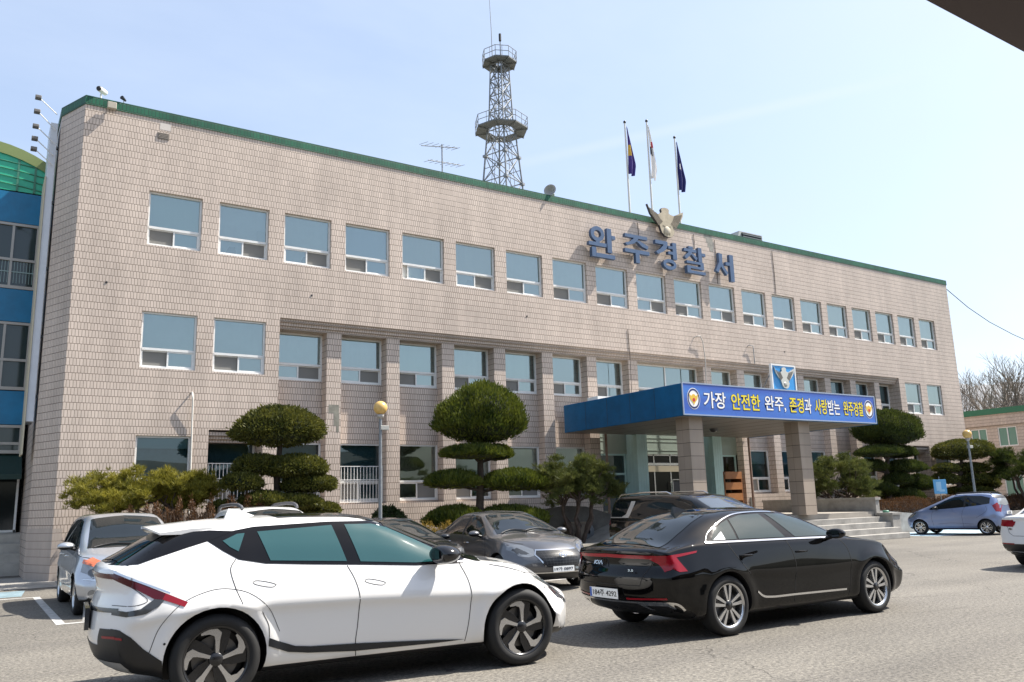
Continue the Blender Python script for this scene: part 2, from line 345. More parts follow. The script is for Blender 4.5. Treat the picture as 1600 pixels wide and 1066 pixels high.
# ================================================================ main building
bld = thing('police_station', 'long three storey building clad in beige tile with a green tiled parapet', 'building')
XL = [2.02, 4.01, 6.02, 8.06, 10.12, 12.22, 14.35, 16.47, 18.58, 20.71, 22.83, 24.92, 27.0, 29.05, 31.09, 33.1, 35.08, 37.04, 39.0, 40.96]
XR = [3.52, 5.53, 7.57, 9.65, 11.74, 13.86, 15.98, 18.11, 20.23, 22.35, 24.45, 26.53, 28.6, 30.64, 32.66, 34.65, 36.62, 38.57, 40.52, 42.46]
ZT3, ZB3, ZT2, ZB2 = 10.91, 9.26, 7.29, 5.66
X0, X1, ZP, ZC = .2, 44.18, 13.44, 13.17     # left and right ends, top of parapet, underside of green coping
ZR = 7.48                                      # head of the long recess
YP, YW = .24, .60                              # pier face and window wall inside the recess
YBACK = 14.0

def wall(mb, x0, x1, z0, z1, y, holes, depth=.12, m=0):
    """a wall in the plane y with openings (x0,x1,z0,z1) and their reveals"""
    xs = sorted({x0, x1, *[h[0] for h in holes], *[h[1] for h in holes]}); zs = sorted({z0, z1, *[h[2] for h in holes], *[h[3] for h in holes]})
    for i in range(len(xs)-1):
        for k in range(len(zs)-1):
            cx, cz = (xs[i]+xs[i+1])/2, (zs[k]+zs[k+1])/2
            if any(h[0] < cx < h[1] and h[2] < cz < h[3] for h in holes): continue
            mb.quad((xs[i], y, zs[k]), (xs[i+1], y, zs[k]), (xs[i+1], y, zs[k+1]), (xs[i], y, zs[k+1]), m)
    for h in holes:
        a, b, c, d = h[:4]; D = y+(h[4] if len(h) > 4 else depth)
        mb.quad((a, y, c), (a, D, c), (a, D, d), (a, y, d), m); mb.quad((b, y, d), (b, D, d), (b, D, c), (b, y, c), m)
        mb.quad((a, y, d), (a, D, d), (b, D, d), (b, y, d), m); mb.quad((a, y, c), (b, y, c), (b, D, c), (a, D, c), m)

wb = MB()
top_holes = [(XL[i], XR[i], ZB3, ZT3) for i in range(20)]
wall(wb, X0, X1, ZR, ZC, 0, top_holes)
RX0, RX1 = 5.96, 38.44
# left block and right block below the recess head
wall(wb, X0, RX0, 0, ZR, 0, [(2.02, 3.52, ZB2, ZT2), (3.99, 5.53, ZB2, ZT2), (2.04, 3.5, 1.95, 3.76), (3.97, 5.53, 0.3, 3.96, YW)])
wall(wb, RX1, X1, 0, ZR, 0, [(38.94, 40.36, ZB2, ZT2), (40.93, 42.32, ZB2, ZT2), (40.93, 42.32, 1.95, 3.76), (38.94, 40.45, .3, 3.98, YW)])
# returns of the long recess, stepped corbel, soffit
for xx in (RX0, RX1): wb.quad((xx, 0, 0), (xx, YW, 0), (xx, YW, ZR), (xx, 0, ZR))
cx = [(0, ZR), (0.075, ZR-.1), (.15, ZR-.2), (.225, ZR-.3)]
for i in range(3):
    y0_, y1_ = cx[i][0], cx[i+1][0]; z0_, z1_ = cx[i][1], cx[i+1][1]
    wb.quad((RX0, y0_, z0_), (RX0, y1_, z0_), (RX1, y1_, z0_), (RX1, y0_, z0_))
    wb.quad((RX0, y1_, z1_), (RX1, y1_, z1_), (RX1, y1_, z0_), (RX0, y1_, z0_))
wb.quad((RX0, .225, ZR-.3), (RX0, YW, ZR-.3), (RX1, YW, ZR-.3), (RX1, .225, ZR-.3))
ZH = ZR-.3
# piers between the bays
bays = []; px = RX0; piers = []
for i in range(2, 18):
    if i == 9 or i == 17: continue
    piers.append((XR[i], XL[i+1]))
for a, b in piers:
    bays.append((px, a)); px = b
    wb.quad((a, YP, 0), (b, YP, 0), (b, YP, ZH), (a, YP, ZH)); wb.quad((a, YW, 0), (a, YP, 0), (a, YP, ZH), (a, YW, ZH)); wb.quad((b, YP, 0), (b, YW, 0), (b, YW, ZH), (b, YP, ZH))
bays.append((px, RX1))
PLINTH = 1.75
G1, G0 = 3.68, 1.82        # ground floor windows
ENT = (18.58, 26.53)       # entrance between these
for a, b in bays:
    ent = a > ENT[0]-.1 and b < ENT[1]+.1
    if ent:
        wall(wb, a, b, 4.25, ZH, YW, [(a+.02, b-.02, ZB2-.02, ZH-.02)], .1)
    else:
        wall(wb, a, b, PLINTH, ZH, YW, [(a+.02, b-.02, ZB2-.02, ZH-.02), (a+.02, b-.02, G0, G1)], .1)
        wb.quad((a, YP, 0), (b, YP, 0), (b, YP, PLINTH), (a, YP, PLINTH)); wb.quad((a, YP, PLINTH), (b, YP, PLINTH), (b, YW, PLINTH), (a, YW, PLINTH))
# recess backs of the two corner doorways
for a, b in ((3.97, 5.53), (38.94, 40.45)):
    wall(wb, a, b, .3, 3.96, YW, [(a+.05, b-.05, 1.9, 3.7)], .1)
    for k in range(3): wb.box(a, b, .1+.09*k, YW, 3.86-.09*k-.06, 3.86-.09*k+.02*(k == 0)+.03)
# splayed left corner, left flank, right flank, back
CHX, CHY = -.3, 1.2
wb.quad((CHX, CHY, 0), (X0, 0, 0), (X0, 0, ZC), (CHX, CHY, ZC))
wb.quad((CHX, YBACK, 0), (CHX, CHY, 0), (CHX, CHY, ZC), (CHX, YBACK, ZC))
wb.quad((X1, 0, 0), (X1, YBACK, 0), (X1, YBACK, ZC), (X1, 0, ZC))
wb.quad((X1, YBACK, 0), (CHX, YBACK, 0), (CHX, YBACK, ZC), (X1, YBACK, ZC))
wb.build('wall', M_['tile'], bld, uv=True)
cp = MB()   # green tiled coping, 2 cm proud of the wall
o = .025
ring_o = [(X0-o*.4, -o), (X1+o, -o), (X1+o, YBACK+o), (CHX-o, YBACK+o), (CHX-o, CHY-o*.4)]
ring_i = [(X0+.12, .28), (X1-.28, .28), (X1-.28, YBACK-.28), (CHX+.28, YBACK-.28), (CHX+.28, CHY+.1)]
for i in range(5):
    j = (i+1) % 5; a, b, c, d = ring_o[i], ring_o[j], ring_i[j], ring_i[i]
    cp.quad((*a, ZC), (*b, ZC), (*b, ZP), (*a, ZP)); cp.quad((*a, ZP), (*b, ZP), (*c, ZP), (*d, ZP)); cp.quad((*d, ZP), (*c, ZP), (*c, ZP-.9), (*d, ZP-.9))
    cp.quad((*a, ZC), (*d, ZC), (*c, ZC), (*b, ZC))
cp.build('parapet_coping', M_['tile_green'], bld, uv=True)
rf = MB(); rf.add([(*p, ZP-.85) for p in ring_i], ((0, 1, 2, 3, 4),)); rf.build('roof', M_['conc'], bld)
# dim interior behind the windows
it = MB()
for z0, z1 in ((.98, 4.1), (4.3, 7.9), (8.2, 11.6)):
    it.quad((.6, 3.2, z0), (43.8, 3.2, z0), (43.8, 3.2, z1), (.6, 3.2, z1)); it.quad((.6, .75, z1), (.6, 3.2, z1), (43.8, 3.2, z1), (43.8, .75, z1)); it.quad((.6, .75, z0), (43.8, .75, z0), (43.8, 3.2, z0), (.6, 3.2, z0))
it.build('interior_wall', M_['dark'], bld)

# ---------------------------------------------------------------- windows
RB = [M_['blind'], mat('grey_roller_blind', (.72, .80, .86), .85), mat('green_roller_blind', (.80, .90, .86), .85), mat('cream_roller_blind', (.84, .82, .76), .85)]
rp2 = random.Random(5)
def tilt(): return rp2.uniform(-.007, .007)
def window(x0, x1, z0, z1, y, flip=False, blind=1., tr=.66, dark=False, gap=0., parent=bld, mull=True, double=False, opened=False):
    """white frame; large fixed pane over a two part slider; roller blind behind"""
    f = MB(); e = .055; y0, y1 = y, y+.09; zt = z0+(z1-z0)*(1-tr); e2 = .07
    f.box(x0, x0+e, y0, y1, z0, z1); f.box(x1-e, x1, y0, y1, z0, z1); f.box(x0+e, x1-e, y0, y1, z1-e, z1); f.box(x0+e, x1-e, y0-.02, y1, z0, z0+e)
    f.box(x0+e, x1-e, y0-.01, y1, zt-e2/2, zt+e2/2)
    if double: xm = (x0+x1)/2; f.box(xm-e/2, xm+e/2, y0+.004, y1, zt+e2/2, z1-e)
    xm = (x0+x1)/2
    s = .045; a0, b0 = z0+e, zt-e2/2
    if flip: fr, bk = (x0+e, xm+s/2), (xm-s/2, x1-e)
    else: bk, fr = (x0+e, xm+s/2), (xm-s/2, x1-e)
    if opened: fr = (fr[0]-.0, fr[1]) if not flip else (x0+e+.18, xm+s/2+.1)
    def sash(a, b, ya, yb, t):
        f.box(a, a+t, ya, yb, a0, b0); f.box(b-t, b, ya, yb, a0, b0); f.box(a+t, b-t, ya, yb, b0-t, b0); f.box(a+t, b-t, ya, yb, a0, a0+t)
    sash(fr[0], fr[1], y0+.012, y0+.042, s); sash(bk[0], bk[1], y0+.050, y0+.082, .032)
    w_ = f.build('window', M_['alu'], parent)
    g = M_['glass_dark'] if dark else M_['glass']
    a_, b_, c_, d_ = tilt(), tilt(), tilt(), tilt(); d_ = a_-b_+c_
    p = MB(); p.quad((x0+e, y0+.045+a_, zt+e2/2), (x1-e, y0+.045+b_, zt+e2/2), (x1-e, y0+.045+c_, z1-e), (x0+e, y0+.045+d_, z1-e)); p.build('pane', g, w_)
    p = MB(); p.quad((fr[0]+s, y0+.03, a0+s), (fr[1]-s, y0+.03, a0+s), (fr[1]-s, y0+.03, b0-s), (fr[0]+s, y0+.03, b0-s)); p.build('pane', g, w_)
    p = MB(); p.quad((bk[0]+.03, y0+.064, a0+.03), (bk[1]-.03, y0+.064, a0+.03), (bk[1]-.03, y0+.064, b0-.03), (bk[0]+.03, y0+.064, b0-.03)); p.build('insect_screen', M_['screen'], w_)
    c_ = MB(); c_.quad((x0, y+.26, z0), (x1, y+.26, z0), (x1, y+.26, z1), (x0, y+.26, z1)); c_.build('added_backing', M_['added_backing'], w_)  # added panel behind every window, coloured to lighten the black gaps
    if blind > 0:
        b_ = MB(); zb = z1-e-(z1-z0)*blind; n = 10; xa, xb = x0+.03, x1-.03-gap
        b_.add([(xa+(xb-xa)*i/n, y+.118+.004*math.sin(i*1.7+x0), z) for z in (max(zb, z0+.03), z1) for i in range(n+1)], [(i, i+1, n+2+i, n+1+i) for i in range(n)]); b_.build('blind', RB[rp2.choice((0, 0, 0, 1, 1, 2, 3))], w_)
    return w_
rw = random.Random(3)
flips3 = [0, 1, 1, 0, 1, 1, 0, 0, 0, 1, 0, 1, 0, 1, 0, 0, 0, 0, 0, 0]
PAPER = mat('white_paper', (.78, .80, .78), .8); CLOTH = mat('pale_cloth', (.62, .60, .56), .9)
for i in range(20):
    w_ = window(XL[i], XR[i], ZB3, ZT3, .10, bool(flips3[i]), blind=1. if i not in (8, 15) else .86, opened=(i == 4), gap=0.02)
    if i == 1: b = MB(); b.quad((5.20, .168, 9.86), (5.44, .168, 9.86), (5.44, .168, 10.22), (5.20, .168, 10.22)); b.build('paper_notice', PAPER, w_)
    if i in (1, 2, 5, 12, 17):   # things standing on the inner sills
        b = MB(); r_ = random.Random(i); x = XL[i]+r_.uniform(.2, .6)
        b.add([(x, .21, 9.33), (x+.36, .21, 9.33), (x+.30, .21, 9.52+r_.uniform(0, .1)), (x+.12, .21, 9.60), (x, .30, 9.33), (x+.36, .30, 9.33), (x+.30, .30, 9.5), (x+.12, .30, 9.58)], ((0, 1, 2, 3), (4, 7, 6, 5), (0, 4, 5, 1), (1, 5, 6, 2), (2, 6, 7, 3), (3, 7, 4, 0))); b.build('folded_cloth', CLOTH, w_)
for a, b in ((2.02, 3.52), (3.99, 5.53)): window(a, b, ZB2, ZT2, .07, False, blind=1.)
for a, b in ((38.94, 40.36), (40.93, 42.32)): window(a, b, ZB2, ZT2, .07, False, blind=.55)
window(2.04, 3.5, 1.95, 3.76, .07, blind=.16, dark=True); window(40.93, 42.32, 1.95, 3.76, .07, blind=.3, dark=True)
for a, b in ((4.02, 5.48), (38.99, 40.4)): window(a, b, 1.9, 3.7, YW+.05, blind=.0, dark=True)
for k, (a, b) in enumerate(bays):
    wide = b-a > 2.5
    bl2 = [1., 1., 1., 1., .9, 1., 1., 1., 1., 1., 1., .9, .6, .7, .5][k]
    window(a+.02, b-.02, ZB2-.02, ZH-.02, YW+.03, [1, 1, 0, 0, 0, 0, 0, 0, 0, 0, 0, 0, 0, 0, 0][k] == 1, blind=bl2, gap=(.0 if k < 1 else .10+.012*k) if not wide else .12, double=wide, dark=k > 11)
    if not (a > ENT[0]-.1 and b < ENT[1]+.1):
        window(a+.02, b-.02, G0, G1, YW+.03, k % 2 == 0, blind=[.0, .0, 1., .9, 1., 1.1, .35, .2, .4, .3, .3, .3, .3, .3, .3][k] if k != 1 else 0, dark=k not in (2, 3, 4, 5), gap=.1)
# security bars on the two left ground floor windows and the matching right one
def grille(x0, x1, z0, z1, y):
    g = MB(); n = int((x1-x0)/.105)
    for i in range(n+1):
        x = x0+(x1-x0)*i/n; g.box(x-.008, x+.008, y-.008, y+.008, z0, z1)
    for z in (z0+.01, z0+(z1-z0)*.62, z1-.01): g.box(x0, x1, y-.02, y-.009, z-.012, z+.012)
    g.build('security_bars', M_['white'], bld)
grille(4.0, 5.5, 1.84, 3.03, .45); grille(bays[1][0]+.03, bays[1][1]-.03, 1.8, 2.95, .50)

# ---------------------------------------------------------------- entrance
PF = .95  # porch floor
for a, b in ((20.23, 20.71), (24.45, 24.92)):      # mint clad piers
    en = MB()
    en.box(a-.03, b+.03, -.02, YW+.3, PF, 4.2)
    for k in range(1, 4): en.box(a-.03+(b-a+.06)*k/4-.006, a-.03+(b-a+.06)*k/4+.006, -.028, -.021, PF, 4.2)
    for k in range(1, 5): en.box(a-.036, a-.031, .0+.18*k-.006, .0+.18*k+.006, PF, 4.2)
    en.build('entrance_pier', M_['mint'], bld)
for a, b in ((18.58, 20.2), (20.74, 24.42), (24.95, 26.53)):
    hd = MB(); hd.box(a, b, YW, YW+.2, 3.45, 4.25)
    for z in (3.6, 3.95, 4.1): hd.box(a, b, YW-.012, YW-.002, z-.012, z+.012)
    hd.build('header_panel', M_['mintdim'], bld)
for a, b in ((18.62, 20.17), (24.98, 26.5)):       # side lights
    f = MB(); y = YW+.06
    for x in (a, b-.07): f.box(x, x+.07, y, y+.08, PF, 3.45)
    for z in (PF, 2.62, 3.38): f.box(a+.07, b-.07, y, y+.08, z, z+.08)
    w_ = f.build('side_light', M_['mint'], bld)
    for z0, z1 in ((PF+.08, 2.62), (2.70, 3.38)): p = MB(); p.quad((a+.07, y+.04, z0), (b-.07, y+.04, z0), (b-.07, y+.04, z1), (a+.07, y+.04, z1)); p.build('pane', M_['glass_dark'], w_)
    lo = MB(); lo.box(a+.07, b-.07, y+.1, y+.13, PF+.08, 1.72); lo.build('blue_film', mat('blue_film', (.01, .05, .22), .3), w_)
    lo = MB(); lo.box(a+.07, b-.07, y+.1, y+.13, 1.72, 1.78); lo.build('yellow_stripe', mat('yellow_stripe', (.5, .34, .05), .4), w_)
# glazed doors
f = MB(); y = YW+.1; a, b = 20.78, 24.38
for x in (a, a+.9, a+1.8, a+2.7, b-.06): f.box(x, x+.06, y, y+.07, PF, 3.45)
f.box(a, b, y-.02, y+.09, 3.0, 3.1); f.box(a, b, y, y+.07, 3.39, 3.45); f.box(a+.06, b-.06, y+.002, y+.068, PF, PF+.1)
dr = f.build('entrance_door', M_['door'], bld)
p = MB(); p.quad((a, y+.03, PF), (b, y+.03, PF), (b, y+.03, 3.42), (a, y+.03, 3.42)); p.build('pane', glass_mat('door_glass', (.16, .19, .19), 1.5), dr)
f = MB(); f.box(a, b, y-.05, y-.021, 2.74, 2.98); f.build('door_track', mat('beige_track', (.46, .40, .29), .4, metal=.4), dr)
for x in (a+1.72, a+1.98): p = MB(); p.tube([(x, y-.02, 1.5), (x, y-.09, 1.5), (x, y-.09, 2.3), (x, y-.02, 2.3)], .016); p.build('handle', M_['door'], dr)
# canopy on two stone columns
cv = MB(); CX0, CX1, CY, CZ0, CZ1 = 16.88, 26.78, -6.06, 4.16, 5.19
cv.box(CX0, CX1, CY, .0, CZ0+.05, CZ1-.06)
can = cv.build('canopy', M_['conc'], bld)
fs = MB()
def fascia(x0, x1, y0, y1): fs.box(x0, x1, y0, y1, CZ0, CZ1, 0, .02)
fascia(CX0-.06, CX0-.004, CY-.06, .14); fascia(CX1+.004, CX1+.06, CY-.06, .14); fascia(CX0-.002, CX1+.002, CY-.06, CY-.004)
for k in range(1, 5):
    y = CY+(6.1)*k/5; fs.box(CX0-.064, CX0-.0601, y-.006, y+.006, CZ0+.02, CZ1-.02, 1)
fs.build('fascia', [M_['blue'], M_['black']], can)
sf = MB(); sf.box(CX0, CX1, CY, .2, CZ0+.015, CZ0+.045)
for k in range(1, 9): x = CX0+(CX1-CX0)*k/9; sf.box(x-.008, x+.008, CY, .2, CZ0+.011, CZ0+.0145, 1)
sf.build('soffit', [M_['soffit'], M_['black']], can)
for x in (17.42, 22.74):
    c = MB(); c.box(x, x+.6, -5.72, -5.12, PF, CZ0+.014, 0); c.build('column', M_['stone'], can, uv=True)
ms_ = MB(); ms_.box(CX0+.2, CX0+1.1, -1.6, -1.0, CZ1-.06, CZ1+.16); ms_.build('rooftop_box', M_['alu'], can)
# dome light under the canopy
dl = MB(); dl.lathe([(.001, -.13), (.09, -.11), (.15, -.05), (.16, .01)], 20, Matrix.Translation((21.6, -2.8, CZ0+.004))); dl.build('ceiling_lamp', mat('smoked_dome', (.05, .05, .05), .2), can)
# downpipes at the entrance, vent grille, missing tile patches
RUSTY = mat('rusty_downpipe', (.20, .13, .10), .6, noise=.3, nscale=4)
for x in (18.66, 26.62): dp = MB(); dp.tube([(x, -.02, .9), (x, -.02, 4.15)], .05, 10); dp.build('downpipe', RUSTY, bld)
vg = MB(); vg.box(2.15, 2.47, -.018, .03, 12.56, 12.76)
for k in range(4): vg.box(2.17, 2.45, -.03, -.0185, 12.59+.045*k, 12.61+.045*k)
vg.build('vent_grille', mat('old_grille', (.22, .19, .16), .6), bld)
rp_ = random.Random(11)
def patch(cells, y, name, m):
    b = MB()
    for a, c, d, e in cells: b.box(a, c, y-.004, y+.01, d, e)
    b.build(name, m, bld)
patch([(7.66, 8.0, 4.6, 4.87), (7.83, 8.01, 4.2, 4.6), (7.92, 8.0, 4.0, 4.2)], YP, 'bare_render_patch', mat('bare_render', (.24, .23, .19), .95, noise=.25, nscale=6))
patch([(24.86, 25.36, 13.0, 13.165), (24.98, 25.4, 12.8, 13.0), (25.06, 25.42, 12.6, 12.8), (25.16, 25.38, 12.42, 12.6)], 0, 'bare_render_patch', mat('bare_render_grey', (.27, .26, .23), .95, noise=.3, nscale=6))
patch([(2.2, 2.5, 12.86, 13.08)], 0, 'repaired_tiles', mat('pale_repair', (.55, .50, .46), .6))
ck = MB()    # scrape on the splayed corner
for k in range(7):
    t = k/7; x = -.16+.3*t; yy = 1.2-(x+.3)*2.4; ck.box(x, x+.06, yy-.02, yy-.002, 1.0+.12*t+rp_.uniform(-.02, .02), 1.05+.12*t+rp_.uniform(0, .05))
# plain rendered foot of the splayed corner
ft = MB(); ft.add([(-.315, 1.19, 0), (.195, -.012, 0), (.195, -.012, 1.32), (-.315, 1.19, 1.32)], ((0, 1, 2, 3),)); ft.add([(.195, -.012, 0), (.42, -.012, 0), (.42, -.012, 1.32), (.195, -.012, 1.32)], ((0, 1, 2, 3),))
ft.build('corner_plaster', tile_mat('rendered_tile', (.44, .375, .33), (.41, .35, .305), (.33, .27, .23), ms=.003), bld, uv=True)
# ================================================================ entrance steps, ramp, planters
st = thing('entrance_steps', 'grey concrete front steps with a cheek wall and low end pillar at the entrance porch', 'steps')
b = MB(); b.box(16.95, 27.2, -5.35, YW+.1, 0, PF); b.build('porch_floor', mat('porch_slab', (.30, .27, .23), .75, noise=.15, nscale=2), st)
for k in range(4):
    z = PF*(4-k)/5; b = MB(); b.box(19.2, 27.2, -5.35-.33*(k+1), -5.352-.33*k, 0, z, 0, .012); b.build('step', M_['conc'], st)
b = MB(); b.box(27.2, 27.42, -5.42, -.02, 0, 1.38); b.box(27.15, 27.47, -5.46, -.02, 1.38, 1.47); b.build('cheek_wall', M_['conc'], st)
b = MB(); b.box(27.12, 27.62, -6.1, -5.47, 0, .82, 0, .01); b.box(27.08, 27.66, -6.14, -5.43, .82, .9); b.build('end_pillar', M_['conc'], st)
b = MB(); b.lathe([(.11, .9), (.12, .94), (.1, .98), (.06, .985)], 16, Matrix.Translation((27.36, -5.7, 0))); b.build('pillar_cap', mat('green_cap', (.10, .24, .16), .5), st)
for k, x in enumerate((27.0, 24.4)):
    b = MB(); b.box(x-.3, x, YP-.03, YP-.004, 1.15, 1.6) if k == 0 else b.box(27.35, 27.7, YP-.03, YP-.004, 1.05, 1.5); b.build('wall_hatch', M_['concdark'], bld) if k == 0 else None
rm = thing('ramp', 'dark stained concrete vehicle ramp with a pale kerb left of the entrance', 'ramp')
b = MB()
xs = [(13.4, .02), (14.4, .12), (15.4, .40), (16.2, .72), (16.94, PF-.01)]
for (xa, za), (xb, zb) in zip(xs, xs[1:]):
    b.quad((xa, -5.2, za), (xb, -5.2, zb), (xb, -2.4, zb), (xa, -2.4, za)); b.quad((xa, -5.2, 0), (xb, -5.2, 0), (xb, -5.2, zb), (xa, -5.2, za))
b.build('ramp_slab', M_['conc'], rm)
b = MB(); M = Matrix(((1, 0, 0, 0), (0, 0, -1, -2.2), (0, 1, 0, 0), (0, 0, 0, 1)))
b.prism([(13.2, 0), (17.0, 0), (17.0, 1.12), (16.4, 1.28), (15.7, 1.46), (14.9, 1.5), (14.1, 1.42), (13.5, 1.15), (13.2, .8)], M, .2); b.build('ramp_wall', M_['concdark'], rm)
b = MB(); M = Matrix(((1, 0, 0, 0), (0, 0, -1, -5.0), (0, 1, 0, 0), (0, 0, 0, 1)))
b.prism([(12.6, 0), (16.93, 0), (16.93, 1.08), (16.2, .92), (15.4, .62), (14.4, .42), (12.6, .40)], M, .24); b.build('ramp_kerb', mat('pale_kerb', (.46, .42, .35), .8, noise=.12, nscale=3), rm)
hr = thing('hose_reel', 'small round hose reel standing by the ramp wall under the pine', 'hose reel', (15.5, -2.62, .35))
b = MB(); M = Matrix.Rotation(R(90), 4, 'X')
b.lathe([(.09, -.05), (.24, -.06), (.26, -.04), (.26, -.01), (.2, 0), (.2, .05), (.26, .06), (.26, .09), (.24, .1), (.09, .1)], 24, Matrix.Translation((0, 0, .3)) @ M); b.build('reel', mat('grey_reel', (.12, .13, .14), .5), hr)
b = MB(); b.tube([(-.2, -.02, 0), (0, -.02, .3), (.2, -.02, 0)], .02); b.build('stand', M_['steel'], hr)
bxs = thing('crate', 'plain tan box beside the hose reel at the ramp wall', 'box', (14.95, -2.75, .3))
b = MB(); b.box(-.28, .28, -.2, .2, 0, .62, 0, .02); b.build('box_body', mat('tan_carton', (.20, .16, .12), .8), bxs); b = MB(); b.box(-.3, .3, -.22, .22, .621, .68, 0, .01); b.build('lid', mat('tan_lid', (.24, .19, .14), .8), bxs)
pw = MB(); M = Matrix(((1, 0, 0, 0), (0, 0, -1, -3.9), (0, 1, 0, 0), (0, 0, 0, 1)))
pw.prism([(27.43, 0), (46.5, 0), (46.5, .62), (33, .66), (29.6, .92), (27.43, .92)], M, .22)
tag(pw.build('planter_wall', M_['conc']), 'long low concrete planter wall running right from the entrance steps', 'wall')
sheet('planting_soil', [(27.44, -3.9), (46.5, -3.9), (46.5, -.02), (27.44, -.02)], .60, M_['soil'])
sheet('pale_blue_bay', [(28.4, -7.0), (38, -7.0), (38, -4.2), (28.4, -4.2)], .004, mat('pale_blue_paint', (.30, .42, .5), .7, noise=.2, nscale=2))
# things in the porch
sf_ = thing('wooden_shelf', 'orange brown wooden rack with open tiers behind the right side light', 'shelf', (24.95, .25, PF))
RACK = mat('rack_wood', (.22, .085, .03), .5, noise=.15, nscale=5)
for x in (-.05, 1.0): b = MB(); b.box(x, x+.05, -.3, .3, 0, 1.75); b.build('side_panel', RACK, sf_)
for k in range(4): b = MB(); b.box(0, 1.0, -.28-.02*k, -.25-.02*k, .1+.45*k, .40+.45*k); b.box(0, 1., -.25, .28, .1+.45*k, .12+.45*k); b.build('tier', mat('rack_board', (.33, .14, .05), .45, noise=.12, nscale=5), sf_)
ns = thing('notice_stand', 'dark framed notice board on legs just left of the entrance doors', 'notice stand', (21.7, -.9, PF))
b = MB(); b.box(-.55, .55, -.02, .02, .5, 1.35); b.build('board', mat('notice_board', (.02, .022, .03), .3), ns)
b = MB()
for x in (-.58, .55): b.box(x, x+.03, -.03, .03, 0, 1.4)
b.box(-.58, .58, -.03, .03, 1.4, 1.43); b.build('frame', M_['door'], ns)
for k, x in enumerate((-.5, .5)): b = MB(); b.box(x-.02, x+.02, -.25, .25, 0.0, .03); b.build('foot', M_['door'], ns)

# ================================================================ signs on the front
BLUE_L = mat('blue_letter_metal', (.062, .108, .195), .4, metal=.1, noise=.12, nscale=3)
def ribbon2(pts, w):
    P_ = [Vector(p) for p in pts]; lft = []; rgt = []
    for i, p in enumerate(P_):
        d = (P_[min(i+1, len(P_)-1)]-P_[max(i-1, 0)]).normalized(); n = Vector((-d.y, d.x))*w/2; lft.append(tuple(p+n)); rgt.append(tuple(p-n))
    return lft+rgt[::-1]
STROKES = {   # r: rectangle x0 x1 y0 y1, p: polygon, o: ring cx cy rx ry width
    '완': [('o', .34, .76, .25, .25, .12), ('r', .27, .41, .44, .54), ('r', 0, .66, .36, .48), ('r', .69, .86, .20, 1.0), ('r', .86, 1.0, .66, .78), ('r', .10, .26, .0, .31), ('r', .26, .96, .0, .13)],
    '주': [('r', .03, .95, .88, 1.0), ('p', [(.40, .88), (.58, .88), (.52, .78), (.38, .68), (.10, .58), (.02, .66), (.24, .74)]), ('p', [(.50, .78), (.60, .82), (.98, .66), (.94, .55), (.70, .62)]), ('r', 0, 1.0, .34, .47), ('r', .42, .58, .0, .34)],
    '경': [('r', .0, .56, .87, 1.0), ('p', [(.38, .87), (.56, .87), (.50, .74), (.36, .62), (.10, .50), (.0, .58), (.22, .70)]), ('r', .78, .96, .40, 1.0), ('r', .58, .78, .76, .86), ('r', .56, .78, .56, .66), ('o', .60, .19, .30, .19, .12)],
    '찰': [('r', .22, .42, .91, 1.0), ('r', .0, .58, .79, .90), ('p', [(.22, .79), (.38, .79), (.32, .68), (.08, .50), (.0, .58)]), ('p', [(.32, .71), (.40, .74), (.62, .60), (.55, .50)]), ('r', .66, .83, .46, 1.0), ('r', .83, 1.0, .70, .81), ('r', .08, .88, .36, .45), ('r', .72, .88, .27, .36), ('r', .08, .88, .18, .27), ('r', .08, .24, .10, .18), ('r', .08, .94, .0, .10)],
    '서': [('p', [(.20, 1.0), (.38, .97), (.36, .66), (.14, .26), (.0, .32), (.20, .66)]), ('p', [(.36, .66), (.42, .52), (.62, .30), (.54, .20), (.28, .50)]), ('r', .73, .92, .0, 1.0), ('r', .52, .73, .58, .70)]}
def letter_mesh(ch, xa, xb, za, zb):
    b = MB(); w, h = xb-xa, zb-za
    for k, st in enumerate(STROKES[ch]):
        M = front(xa, -.17, za); d = .14+.003*k
        if st[0] == 'r': b.prism([(st[1]*w, st[3]*h), (st[2]*w, st[3]*h), (st[2]*w, st[4]*h), (st[1]*w, st[4]*h)], M, d)
        elif st[0] == 'p': b.prism([(x*w, y*h) for x, y in st[1]], M, d)
        else:
            c = lambda q: [((st[1]+(st[3]-q)*math.cos(t))*w, (st[2]+(st[4]-q*w/h)*math.sin(t))*h) for t in [2*math.pi*j/36 for j in range(36)]]
            b.prism(c(0), M, d, holes=[c(st[5])])
    return b
ls = thing('wall_lettering', 'five large blue raised Korean letters fixed high on the tiled front', 'sign', (0, 0, 0))
for ch, xa, xb, za, zb in (('완', 18.06, 19.42, 11.13, 12.40), ('주', 19.92, 21.24, 11.16, 12.36), ('경', 21.62, 22.86, 11.11, 12.34), ('찰', 23.26, 24.52, 11.13, 12.34), ('서', 25.12, 26.38, 11.06, 12.30)):
    b = letter_mesh(ch, xa, xb, za, zb)
    l = b.build('letter', BLUE_L, ls)
    p = MB()
    for dx, dz in ((-.3, -.25), (.3, .2)): p.tube([((xa+xb)/2+dx, -.2, (za+zb)/2+dz), ((xa+xb)/2+dx, .01, (za+zb)/2+dz)], .012, 6)
    p.build('stand_off', M_['steel'], l)
